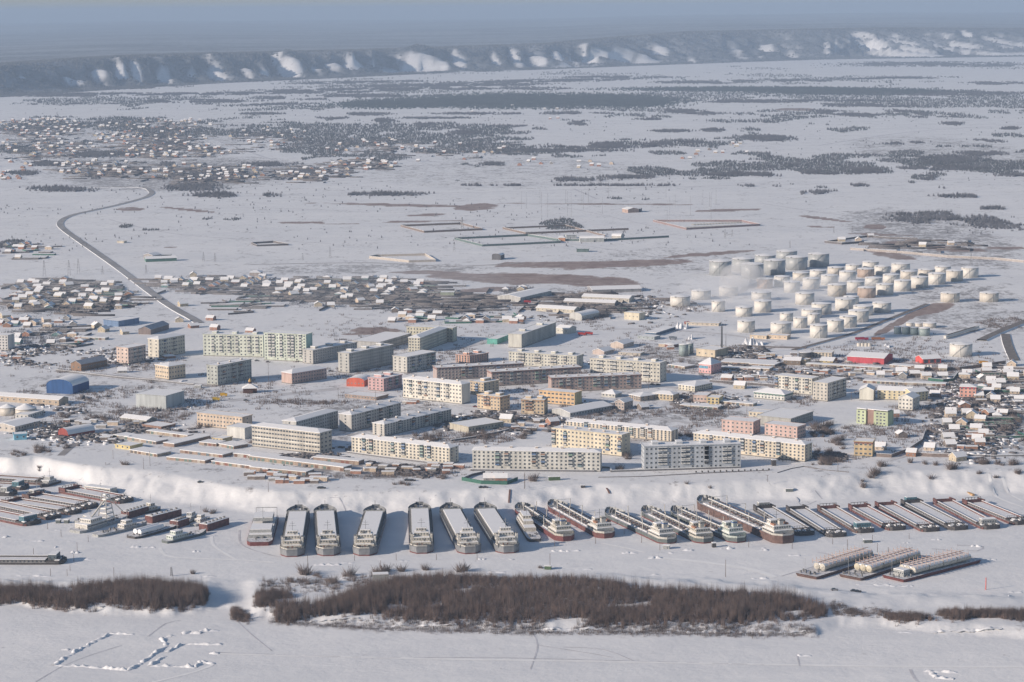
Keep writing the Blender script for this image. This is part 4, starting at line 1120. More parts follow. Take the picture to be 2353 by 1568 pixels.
_gar = [  # tile xl yl xr yr base depth
    (1, 1255, 1225, 1605, 1268, 1292, 7, 'garage row behind the brown plank shed'), (1, 975, 1262, 1335, 1322, 1345, 12, 'garage row with a very wide snowy roof in the middle of the quarter'),
    (1, 1110, 1390, 1345, 1428, 1452, 14, 'garage row starting from the yellow brick garage'), (1, 1540, 1392, 1905, 1435, 1458, 12, 'garage row with red and blue doors'),
    (5, 1425, 62, 1755, 95, 118, 12, 'garage row at the top of the bank, nearest the barges'), (5, 1810, 95, 2353, 165, 190, 11, 'long garage row along the lower edge of the quarter'),
    (5, 1998, 30, 2353, 62, 90, 10, 'garage row with pale fronts under the power line'), (6, -10, 50, 800, 150, 185, 10, 'longest garage row, running past the two-tone office block'),
    (6, 0, 145, 480, 190, 222, 11, 'second garage row down the slope with green and brown doors'), (6, 540, 62, 930, 98, 130, 8, 'short garage row under the office block'),
    (3, 1540, 1012, 1862, 1035, 1050, 10, 'garage row on the open snow below the pink and yellow building'), (3, 1865, 975, 2165, 1000, 1020, 8, 'thin row of sheds behind the snowy square'),
    (3, 1885, 640, 2340, 658, 675, 22, 'wide storage row beyond the pink banner house'), (3, 1885, 688, 2230, 702, 718, 9, 'storage row in front of the wide one'), (3, 1440, 660, 1580, 680, 700, 14, 'low store beside the white panelled block'),
    (4, 480, 655, 1125, 690, 712, 8, 'very long brown garage row with coloured doors'), (4, -10, 655, 210, 668, 690, 18, 'low storage row beside the dark shop'), (4, -10, 690, 165, 700, 722, 12, 'lower storage row beside the white block'),
    (4, 970, 800, 1315, 818, 838, 8, 'shed row behind the cream complex'), (4, 1318, 818, 1680, 832, 852, 9, 'shed row with tan fronts beside the green fence'), (4, 1200, 665, 1380, 680, 700, 10, 'grey store row near the small round tanks'),
    (1, 640, 430, 900, 440, 452, 8, 'low pale barracks near the white gabled block'), (1, 1705, 1330, 1850, 1345, 1362, 12, 'short shed row with white roof among the garages'), (1, 1870, 1345, 2000, 1370, 1385, 14, 'short garage row by the cream garage house')]
for t, a, b_, c_, d_, br, D, lab in _gar:
    garages(lab, t, a, b_, c_, d_, D, br=br, c=rng.choice([(0.34, 0.27, 0.22), (0.40, 0.34, 0.27), (0.30, 0.22, 0.18), (0.38, 0.36, 0.33)]))
garages('long workshop shed with a curved snowy top in the garage quarter', 1, 1490, 1340, 1800, 1268, 11, bl=1368, c=(0.30, 0.22, 0.18), doors=False)
garages('blue open-sided canopy on posts by the works', 3, 1335, 390, 1500, 338, 12, bl=415, c=(0.10, 0.15, 0.22), doors=False, name='canopy')

# ------------------------------------------------------------------ storage tanks
TANKW = mat('tank_white', (0.66, 0.64, 0.60), 0.55, 0.14, 0.12, streak=True)
TANKY = mat('tank_cream', (0.60, 0.56, 0.50), 0.55, 0.2, 0.12, streak=True)
TANKG = mat('tank_grey_metal', (0.40, 0.42, 0.43), 0.45, 0.2, 0.12, streak=True)
TANKR = mat('tank_rusty', (0.50, 0.40, 0.34), 0.7, 0.4, 0.15, streak=True)
TANKD = mat('tank_dark', (0.07, 0.075, 0.085), 0.6, 0.3, 0.12)
STAIRM = mat('stair_metal', (0.40, 0.40, 0.40), .7, .2)
RIM = mat('rim_metal', (0.16, 0.16, 0.17), 0.7, 0.2)


def tank(label, t, x0, x1, yt, yb, m, group, name='storage_tank', cat='storage tank', stairs=True, g=TOWN, cone=.06):
    xm = (x0 + x1) / 2
    f = P(t, xm, yb, g)
    r = (P(t, x1, yb, g) - P(t, x0, yb, g)).length / 2
    c = Vector((f.x * (1 + r / f.y), f.y + r, g))
    # the wall top is read at the flanks, that is over the axis
    h = z_over(c, t, xm, yt) - g
    root = thing(name, label, cat, (c.x, c.y, g - .2), rng.uniform(-.3, .3), group)
    MB().cyl(0, 0, r, 0, h, 40).build('shell', m, root, True)
    sh = root.children[0] if root.children else None
    b = MB().cyl(0, 0, r * 1.005, h - .02, h + .25, 40)
    b.cyl(0, 0, r * .99, h + .26, h + .28 + r * cone * 2, 40, .1)
    b.build('roof', ROOF_SNOW, root)
    MB().cyl(0, 0, r + .12, h - .5, h - .25, 40).build('rim', RIM, root)
    if stairs:
        st = MB()
        n = 12
        for i in range(n):
            a0, a1 = -2.3 + i * 1.1 / n, -2.3 + (i + 1) * 1.1 / n
            z0, z1 = h * i / n, h * (i + 1) / n
            st.beam(((r + .5) * math.cos(a0), (r + .5) * math.sin(a0), z0), ((r + .5) * math.cos(a1), (r + .5) * math.sin(a1), z1), .35, .2)
        st.box(-r * .62 - .9, -r * .62 + .9, -r * .8 - .6, -r * .8 + .6, h - .3, h + .6)
        st.build('stair', STAIRM, root)
        MB().box(-.35, .35, -r - .22, -r + .3, 0, h * .9).build('fill_pipe', m, root)
    # flat faces of the shell catch the light as a curve, the ends stay sharp
    return root


_TW = [('tall grey tank, {} of the back group of large tanks', TANKG, 'large grey tanks at the back of the depot', [
    (13, 1788, 1980, 605, 738), (13, 2062, 2255, 630, 765), (13, 1985, 2175, 585, 700), (14, 116, 303, 600, 735), (14, 40, 220, 558, 655), (14, 305, 493, 572, 692), (14, 225, 405, 522, 612), (14, 497, 680, 545, 668)]),
    ('white tank, {} of the long front rows of the depot', TANKW, 'white tanks in the rows of the depot', [
        (14, 1812, 1962, 665, 757), (14, 1585, 1725, 655, 722), (14, 1213, 1375, 630, 712), (14, 1065, 1205, 652, 735), (14, 965, 1105, 615, 690), (14, 820, 960, 640, 705), (14, 512, 655, 688, 760), (14, 765, 910, 698, 790),
        (14, 1530, 1680, 715, 814), (14, 1378, 1530, 745, 846), (14, 1140, 1285, 725, 800), (14, 607, 755, 730, 820), (14, 985, 1135, 752, 828), (14, 1235, 1383, 775, 872), (14, 830, 980, 785, 882), (14, 450, 598, 757, 855),
        (14, 1080, 1232, 807, 908), (14, 290, 430, 787, 885), (14, 205, 345, 740, 837), (14, 388, 552, 882, 988), (14, 1050, 1212, 965, 1058), (14, 800, 935, 912, 985), (14, 730, 905, 932, 1040)]),
    ('cream tank with faint rust, {} of the depot', TANKY, 'white tanks in the rows of the depot', [
        (14, 1635, 1800, 880, 970), (14, 1970, 2135, 880, 967), (14, 1683, 1828, 690, 788), (14, 1290, 1435, 695, 768), (14, 1440, 1590, 680, 750), (14, 665, 810, 662, 735), (14, 365, 510, 708, 785), (14, 665, 828, 810, 918)]),
    ('rust-streaked tank, {} among the white ones', TANKR, 'rusty tanks of the depot', [(14, 57, 195, 760, 850), (14, 922, 1080, 835, 930), (14, 920, 1068, 675, 755)]),
    ('round white tank, {} of the near cluster by the railway', TANKW, 'white tanks beside the railway', [
        (4, 513, 665, 320, 438), (4, 660, 807, 277, 387), (4, 767, 918, 245, 348), (4, 842, 1020, 195, 303), (4, 885, 1058, 155, 245), (4, 527, 700, 135, 235), (4, 440, 615, 185, 268), (4, 255, 370, 217, 295), (4, 493, 598, 225, 322),
        (4, 370, 493, 257, 352), (4, 175, 355, 300, 405), (4, -87, 42, 295, 385), (4, 35, 183, 110, 214)]),
    ('white tank, {} of those in the drifting steam', TANKW, 'white tanks in the steam', [
        (13, 1455, 1628, 907, 1002), (13, 1637, 1805, 857, 943), (13, 1875, 2035, 827, 912), (13, 1810, 1925, 948, 1046), (13, 2150, 2320, 872, 952), (3, 2015, 2160, 165, 252), (3, 2030, 2180, 282, 388), (13, 2177, 2322, 947, 1052)])]
_ord = ['first', 'second', 'third', 'fourth', 'fifth', 'sixth', 'seventh', 'eighth', 'ninth', 'tenth', 'eleventh', 'twelfth', 'thirteenth', 'fourteenth', 'fifteenth', 'sixteenth', 'seventeenth', 'eighteenth', 'nineteenth', 'twentieth',
        'twenty-first', 'twenty-second', 'twenty-third', 'twenty-fourth']
for lab, m, grp, ls in _TW:
    ls = sorted(ls, key=lambda q: (TILES[q[0]][0] + (q[1] + q[2]) / 4.28))
    for i, q in enumerate(ls):
        tank(lab.format(_ord[i] + ' from the west'), *q, m, grp)
tank('solitary round white tank by the red garage', 4, 1712, 1908, 480, 600, TANKW, None)
for i, q in enumerate([(1235, 1300, 338, 403), (1305, 1375, 338, 406), (1375, 1445, 342, 412), (1448, 1545, 346, 420)]):
    tank(_ord[i] + ' small grey-green silo in the front row beside the grain-like tanks', 4, *q, mat('silo_green', (0.28, 0.34, 0.34), .6, .2), 'small silos beyond the railway', name='silo', cat='silo', stairs=False, cone=.1)
for i, q in enumerate([(1340, 1405, 303, 345), (1412, 1480, 306, 345), (1485, 1600, 302, 352)]):
    tank(_ord[i] + ' small cream silo in the back row behind the grey-green ones', 4, *q, TANKY, 'small silos beyond the railway', name='silo', cat='silo', stairs=False)
tank('round silo with snowy cap cut by the edge of the view', 1, 0, 132, 1022, 1102, TANKY, None, name='silo', cat='silo', stairs=False, cone=.2)
tank('round silo with snowy cap beside the flat-roofed white office', 1, 130, 312, 1030, 1104, TANKY, None, name='silo', cat='silo', stairs=False, cone=.2)
tank('grey-green upright tank in front of its twin by the boiler house', 3, 1530, 1612, 485, 592, mat('silo_green', (0.28, 0.34, 0.34)), None, stairs=False)
tank('grey-green upright tank half behind its twin by the boiler house', 3, 1590, 1655, 475, 575, mat('silo_green', (0.28, 0.34, 0.34)), None, stairs=False)
tank('black open silo in the yard by the cream office', 4, 418, 528, 553, 618, TANKD, None, name='silo', cat='silo', stairs=False, cone=.0)
tank('low dark round store beside the upright tanks', 3, 1405, 1528, 480, 515, mat('rust_brown', (0.22, 0.10, 0.08), .8, .3), None, stairs=False)
for i in range(7):
    p = P(4, 1395 + 27 * i, 690)
    o = MB().cyl(0, 0, 1.5, 0, 2.6, 14).build('fuel_drum', TANKW); o.location = (p.x, p.y, TOWN - .1)
    tag(o, 'small white tank in a row behind the fence by the fire garage', 'tank', 'row of small white tanks')
for i in range(4):
    p = P(4, 935 + 30 * i, 505)
    o = MB().cyl(0, 0, 2.1, 0, 3.2, 14).build('fuel_drum', TANKY); o.location = (p.x, p.y, TOWN - .1)
    tag(o, 'small cream tank in a row near the curved snow bank', 'tank', 'row of small cream tanks')
# slanted row of pipes / horizontal tanks on the far side of the railway
for i in range(11):
    p = P(4, 1690 + 24 * i, 445 - 7.2 * i)
    b = MB().beam((-2, 0, 2.2), (6, 13, 2.2), 2.6); o = b.build('horizontal_tank', TANKW); o.location = (p.x, p.y, TOWN)
    tag(o, 'snowy horizontal tank lying in a slanted row above the round white tank', 'tank', 'slanted row of horizontal tanks')

# chimneys and masts
def mast(label, t, x, yt, yb, w, m, g=TOWN, name='mast', cat='mast', arms=False, legs=False, group=None):
    a = P(t, x, yb, g)
    h = z_over(a, t, x, yt) - g
    b = MB()
    if legs:
        k = h * .09
        for sx, sy in ((-1, -1), (1, -1), (1, 1), (-1, 1)):
            b.beam((sx * k, sy * k, 0), (sx * .3, sy * .3, h), w)
        for i in range(1, 5):
            f = 1 - i / 5
            z = h * i / 5
            b.beam((-k * f, -k * f, z), (k * f, -k * f, z), w * .7); b.beam((-k * f, k * f, z), (k * f, k * f, z), w * .7)
    else:
        b.cyl(0, 0, w, -.3, h, 8, w * .7)
    if arms:
        b.box(-w * 6, w * 6, -w * .5, w * .5, h * .93, h * .93 + w)
    o = b.build(name, m)
    o.location = (a.x, a.y, (ground_z(a.x, a.y) if g == 0 else g) - .1)
    return tag(o, label, cat, group)


mast('tall black chimney of the boiler house', 3, 1897, 330, 583, 1.0, TANKD, name='chimney_stack', cat='chimney')
mast('thin steel mast beside the tall black chimney', 3, 1932, 395, 565, .3, RIM)
WOODP = mat('pole_wood', (0.14, 0.10, 0.08), .9, .3)
STEEL = mat('galvanised_steel', (0.30, 0.31, 0.33), .6, .2)
for x, yt, yb in ((968, 0, 78), (1228, 65, 165), (1284, 10, 138), (905, 103, 128), (408, 620, 680), (523, 682, 745), (755, 728, 788), (661, 790, 868), (287, 838, 893), (632, 893, 955), (600, 980, 1035), (975, 1003, 1087), (433, 1012, 1083), (575, 1018, 1078)):
    mast('thin wooden pole standing in the snow among the moored barges' if yb > 200 else 'wooden power pole at the top of the bank', 5, x, yt, yb, .16, WOODP, 0 if yb > 200 else TOWN, 'pole', 'pole', group='poles in the snow')
for t, x, yt, yb in ((6, 495, 895, 1068), (6, 893, 898, 948), (6, 1120, 945, 1065), (6, 1251, 885, 945), (6, 1595, 890, 942), (6, 1832, 935, 1057), (6, 1943, 885, 938), (7, 468, 775, 827), (7, 428, 885, 1025), (7, 1930, 937, 1088), (7, 1062, 672, 722), (7, 1211, 732, 795),
                     (7, 818, 750, 805), (7, 1368, 805, 858), (8, 362, 770, 850), (8, 710, 760, 812), (8, 836, 768, 856), (8, 1051, 728, 790), (8, 1190, 835, 892), (8, 1094, 800, 880), (8, 1366, 715, 765), (7, 2128, 770, 835), (6, 157, 275, 355), (7, 213, 190, 322), (6, 2350, 200, 330)):
    g = 0 if yb > 400 else TOWN
    mast('thin dark pole on the harbour ice' if g == 0 else 'tall pole on the bank', t, x, yt, yb, .17, WOODP, g, 'pole', 'pole', group='poles on the ice' if g == 0 else 'poles on the bank')
mast('red and white marker mast at the edge of the harbour ice', 8, 2025, 1095, 1200, .35, mat('marker_red', (0.6, 0.12, 0.1), .7, .2), 0, 'marker_mast', 'mast', legs=False)
mast('lattice tripod mast on the ice behind the island thicket', 5, 1468, 1000, 1080, .22, RIM, 0, 'lattice_mast', 'mast', legs=True)
for t, x, yt, yb in ((3, 1632, 990, 1075), (3, 1955, 990, 1090), (3, 1420, 1020, 1100), (3, 2112, 1000, 1100), (11, 380, 600, 740), (11, 592, 600, 735), (11, 672, 590, 720), (11, 878, 650, 725), (11, 1250, 640, 715), (11, 1742, 530, 612), (11, 1840, 540, 618), (12, 1748, 445, 527),
                     (3, 1270, 740, 870), (1, 510, 640, 710), (1, 262, 620, 690), (1, 775, 1035, 1140), (1, 1768, 935, 1040), (12, 685, 485, 577), (12, 452, 540, 603), (14, 720, 315, 372), (14, 878, 310, 370), (13, 1925, 335, 415), (13, 1987, 340, 400), (2, 160, 640, 860),
                     (2, 755, 860, 960), (2, 1075, 890, 985), (4, 870, 900, 970), (4, 1740, 900, 960), (14, 1898, 540, 650), (14, 343, 435, 500), (2, 2125, 1240, 1345), (8, 755, 75, 180), (8, 150, 215, 270)):
    mast('steel lattice pylon of the power line' if t > 10 else 'utility pole between the buildings', t, x, yt, yb, .16, RIM if t > 10 else WOODP, TOWN, 'pylon' if t > 10 else 'utility_pole', 'pylon' if t > 10 else 'pole', arms=t < 10, legs=t > 10, group='pylons on the plain' if t > 10 else 'utility poles in town')
for x, yt, yb in ((183, 10, 165), (226, 20, 160), (342, 0, 120), (356, 20, 240), (408, 30, 235), (562, 0, 120), (577, 10, 225), (609, 20, 230), (700, 0, 130), (712, 20, 170), (757, 0, 125), (876, 60, 205), (1452, 60, 215), (1498, 40, 150), (1630, 50, 220), (1735, 0, 130), (1793, 20, 145), (1805, 20, 275), (1848, 0, 130), (1430, 170, 280), (1420, -60, 70), (930, -40, 60)):
    mast('thin radio mast of the antenna field on the plain', 13, x, yt, yb, .28, STEEL, TOWN, 'radio_mast', 'mast', group='radio masts on the plain')
mast('lattice drilling tower in the walled yard on the plain', 12, 1815, 232, 330, .8, STEEL, TOWN, 'drilling_tower', 'tower', legs=True)

# ------------------------------------------------------------------ the ships frozen into the harbour
GHULL = mat('hull_grey', (0.21, 0.22, 0.235), .7, .3, .3)
BOOT = mat('boot_red', (0.15, 0.05, 0.05), .8, .35, .3)
DHULL = mat('hull_black', (0.075, 0.07, 0.072), .8, .4, .3)
RHULL = mat('hull_rust_red', (0.155, 0.07, 0.065), .85, .5, .4)
BHULL = mat('hull_brown', (0.135, 0.085, 0.075), .85, .45, .4)
EHULL = mat('hull_green_grey', (0.12, 0.14, 0.14), .75, .35, .4)
CABW = mat('cabin_white', (0.56, 0.54, 0.50), .6, .4, 1.2)
CABG = mat('cabin_grey', (0.36, 0.37, 0.37), .6, .45, 1.2)
CABC = mat('cabin_cream', (0.52, 0.49, 0.43), .6, .42, 1.2)
TEAL = mat('cabin_teal', (0.09, 0.20, 0.25), .6, .3, .5)
DECK = mat('deck_snow_thin', (0.66, 0.66, 0.68), .85, .5, .7)
RAIL = mat('rail_dark', (0.17, 0.17, 0.175), .8, .5, 1.5)


def comb(x0, x1, step, w, ya, yb, z0, z1):
    """one folded sheet with teeth standing out from ya to yb"""
    b = MB()
    line_ = []
    x = x0
    while x < x1:
        line_ += [(x, ya), (x, yb), (x + w, yb), (x + w, ya)]
        x += step
    n = len(line_)
    b.v = [(p[0], p[1], z0) for p in line_] + [(p[0], p[1], z1) for p in line_]
    b.f = [(i, i + 1, n + i + 1, n + i) for i in range(n - 1)] + [(n + i, n + i + 1, n + i + 2, n + i + 3) for i in range(0, n, 4)]
    return b


def outline(L, B, bow=14.0, stern=5.0, sh=.62, n=7, tip=.04):
    """half widths from stern to bow"""
    st = []
    for i in range(n):
        a = i / n
        st.append((stern * a, B * (sh + (1 - sh) * math.sin(a * math.pi / 2))))
    st.append((stern, B))
    for i in range(n + 1):
        a = i / n
        st.append((L - bow + bow * a, B * max(tip, math.cos(a * math.pi / 2) ** .75)))
    return st


def ring(st):
    return [(x, -b) for x, b in st] + [(x, b) for x, b in reversed(st)]


def side_band(st, z0, z1, m, name, parent, st2=None, sheer=None):
    b = MB()
    r0, r1 = ring(st), ring(st2 or st)
    k = len(r0)
    zt = [z1 + (sheer(p[0]) if sheer else 0) for p in r1]
    n = len(b.v)
    b.v += [(p[0], p[1], z0) for p in r0] + [(p[0], p[1], z) for p, z in zip(r1, zt)]
    b.f += [(i, (i + 1) % k, k + (i + 1) % k, k + i) for i in range(k)]
    return b.build(name, m, parent)


def cap(st, z, m, name, parent, sheer=None, inset=.35):
    r = ring([(x * .992 + .3, max(.05, b - inset)) for x, b in st])
    b = MB()
    n = len(r) // 2
    b.v = [(p[0], p[1], z + (sheer(p[0]) if sheer else 0)) for p in r]
    k = len(r)
    b.f = [(i, i + 1, k - 2 - i, k - 1 - i) for i in range(n - 1)]
    return b.build(name, m, parent)


def place_ship(label, t, sx, sy, bx, by, zb, name, cat, group):
    a, b = P(t, sx, sy, 0), P(t if t != 7 or bx < 2400 else 8, bx, by, zb)
    d = Vector((b.x - a.x, b.y - a.y))
    return thing(name, label, cat, (a.x, a.y, 0), math.atan2(d.y, d.x), group), d.length


def tier(root, x0, x1, hb, z0, z1, m, wins=True, snow=True, name='cabin', proud=.15):
    c = MB().box(x0, x1, -hb, hb, z0, z1).build(name, m, root)
    if wins:
        b = MB()
        zz = z0 + (z1 - z0) * .45
        n = max(2, int(hb * 2 / 1.6))
        for i in range(n):
            y = -hb + (i + .5) * 2 * hb / n
            b.box(x0 - .06, x0 + .02, y - .4, y + .4, zz, zz + .8)
        n = max(1, int((x1 - x0) / 1.9))
        for i in range(n):
            x = x0 + (i + .5) * (x1 - x0) / n
            for s in (-1, 1):
                b.box(x - .4, x + .4, s * hb - .05, s * hb + .05, zz, zz + .8)
        if len(b.f) > 120:
            b = MB().box(x0 + .6, x1 - .6, -hb - .05, hb + .05, zz, zz + .7)
        b.build('porthole_row', GLASS, c)
    if snow:
        MB().box(x0 + proud, x1 - proud, -hb + proud, hb - proud, z1, z1 + .3).build('snow_cover', ROOF_SNOW, c)
    return c


def cargo(label, sx, sy, bx, by, cab=CABG, seed=0):
    r, L = place_ship(label, 6, sx, sy, bx, by, 6.5, 'cargo_ship', 'cargo ship', 'grey cargo ships moored in a row')
    q = random.Random(seed)
    B = 7.6
    st = outline(L, B, 13, 7.5, .42, tip=.3)
    sheer = lambda x: 2.3 * max(0, (x - (L - 14)) / 14) ** 1.0 + .5 * max(0, (8 - x) / 8)
    side_band(st, -.3, .75, BOOT, 'waterline_band', r)
    side_band([(x, b + .05) for x, b in st], .75, 4.4, GHULL, 'hull', r, [(x + (.6 if x > L - 8 else -.2 if x < 2 else 0), b + .35) for x, b in st], sheer)
    cap(st, 3.7, DECK, 'deck', r, sheer, .1)
    # hatch coaming with rib stiffeners, long snow covered hatch
    x0, x1 = 20.0, L - 15.5
    c = MB().box(x0, x1, -6.1, 6.1, 3.6, 6.4).build('hatch_coaming', CABG, r)
    for s in (-1, 1):
        comb(x0 + 1, x1 - 1, 3.2, .8, s * 6.08, s * 7.1, 3.7, 6.2).build('stiffener_strip', RAIL, c)
    h = MB()
    h.box(x0 + .3, x1 - .3, -5.7, 5.7, 6.4, 6.95)
    h.build('hatch_cover', ROOF_SNOW, r)
    # bow: raised deck, curved breakwater, windlass
    fb = MB()
    fb.box(L - 14.6, L - 13.9, -6.6, 6.6, 4.2, 7.3)
    fb.build('breakwater', CABG, r)
    fd = MB()
    for i in range(9):
        x, y = L - 12.5 + q.random() * 8, q.uniform(-4.4, 4.4)
        fd.box(x - .7, x + .7, y - .6, y + .6, 4.6, 6.6 + q.random())
    fd.build('windlass', RAIL, r)
    side_band([(x, b_) for x, b_ in st if x > L - 13.5], 4.9, 6.5, GHULL, 'bulwark', r, [(x + .3, b_ + .25) for x, b_ in st if x > L - 13.5], lambda x: 1.6 * max(0, (x - (L - 14)) / 14))
    MB().cyl(L - 9, 0, .18, 4, 13, 6).build('foremast', STEEL, r)
    cl = MB()
    for i in range(46):
        x, y = q.uniform(2, 19), q.uniform(-6.3, 6.3)
        zt_ = (12.6 if abs(y) < 3 and 11 < x < 16 else 9.6 if abs(y) < 4.6 and x > 9.5 else 7.6 if x > 6 and abs(y) < 5.2 else 4.6)
        s1 = q.uniform(.12, .45)
        cl.box(x - s1, x + s1, y - s1, y + s1, zt_ - .9, zt_ + q.uniform(.2, 1.5))
    for s in (-1, 1):
        cl.box(5, 19, s * 6.9 - .04, s * 6.9 + .04, 4.6, 4.75).box(6.5, 17.5, s * 5.6 - .04, s * 5.6 + .04, 7.5, 7.62)
    cl.build('deck_fittings', RAIL, r)
    # stern house in steps
    tier(r, 5.0, 18.5, 5.9, 3.7, 6.3, cab)
    tier(r, 6.5, 17.5, 5.2, 6.6, 8.9, cab)
    tier(r, 9.5, 16.5, 4.6, 9.2, 11.5, cab)
    w = tier(r, 12.3, 15.6, 3.4, 11.8, 13.8, CABW, True)
    MB().box(13, 15, -7.3, 7.3, 9.0, 9.25).box(12.8, 15.2, 5.6, 7.4, 9.25, 10.4).box(12.8, 15.2, -7.4, -5.6, 9.25, 10.4).build('bridge_wing', CABW, r)
    for s in (-1, 1):
        f = MB().box(7, 9.4, s * 6.2 - .75, s * 6.2 + .75, 3.7, 11.2).build('funnel', CABW if seed % 2 else cab, r)
        MB().box(7.2, 9.2, s * 6.2 - .6, s * 6.2 + .6, 11.2, 11.7).build('funnel_cap', RAIL, f)
    MB().beam((14, 0, 13.8), (14, 0, 20), .3).beam((14, -2.4, 17), (14, 2.4, 17), .22).beam((14, -1.4, 18.6), (14, 1.4, 18.6), .2).build('radar_mast', STEEL, r)
    for s in (-1, 1):
        bt = MB().prism([(11, s * 5.9 - .8), (12, s * 5.9 - 1.1), (15.5, s * 5.9 - 1.1), (16.6, s * 5.9), (15.5, s * 5.9 + 1.1), (12, s * 5.9 + 1.1), (11, s * 5.9 + .8)], 6.8, 8.0).build('lifeboat', CABW if s > 0 else CABC, r)
    sd = MB()
    for i in range(10):
        a, y = q.uniform(1.2, 4.6), q.uniform(-4.6, 4.6)
        sd.box(a - .5, a + .5, y - .5, y + .5, 3.9, 4.9 + q.random() * .8)
    sd.build('deck_gear', RAIL, r)
    rb = [(x + .15, max(.1, b_ - .1)) for x, b_ in st if x < 8]
    side_band(rb, 4.8, 5.5, CABW, 'stern_rail', r, rb)
    d = MB().box(4.9, 5.0, -.5, .5, 3.9, 5.8).box(4.9, 5.0, 2.4, 3.1, 3.9, 5.8).build('door', mat('door_brown', (0.25, 0.12, 0.08), .8, .3), r)
    MB().beam((1.2, 0, 4), (1.2, 0, 8.5), .14).build('flagstaff', STEEL, r)


cargo('grey cargo ship farthest from the tankers, beside the small red-sterned catamaran', 360, 918, 417, 488, CABC, 1)
cargo('grey cargo ship moored between the first ship of the row and the wide shadowed gap', 672, 910, 640, 484, CABC, 2)
cargo('grey cargo ship leaning with its bow to the east, alone between two wide shadowed gaps', 978, 908, 1078, 487, CABC, 3)
cargo('grey cargo ship pointing straight at the bank, with the bright triangle of ice beside it', 1470, 890, 1450, 464, CABC, 4)
cargo('grey cargo ship with a line across its snowy hatch and bright cream deckhouse', 1885, 892, 1703, 470, CABW, 5)
cargo('grey cargo ship last in the row, its plain white stern beside the small workboat', 2215, 888, 1993, 466, CABW, 6)


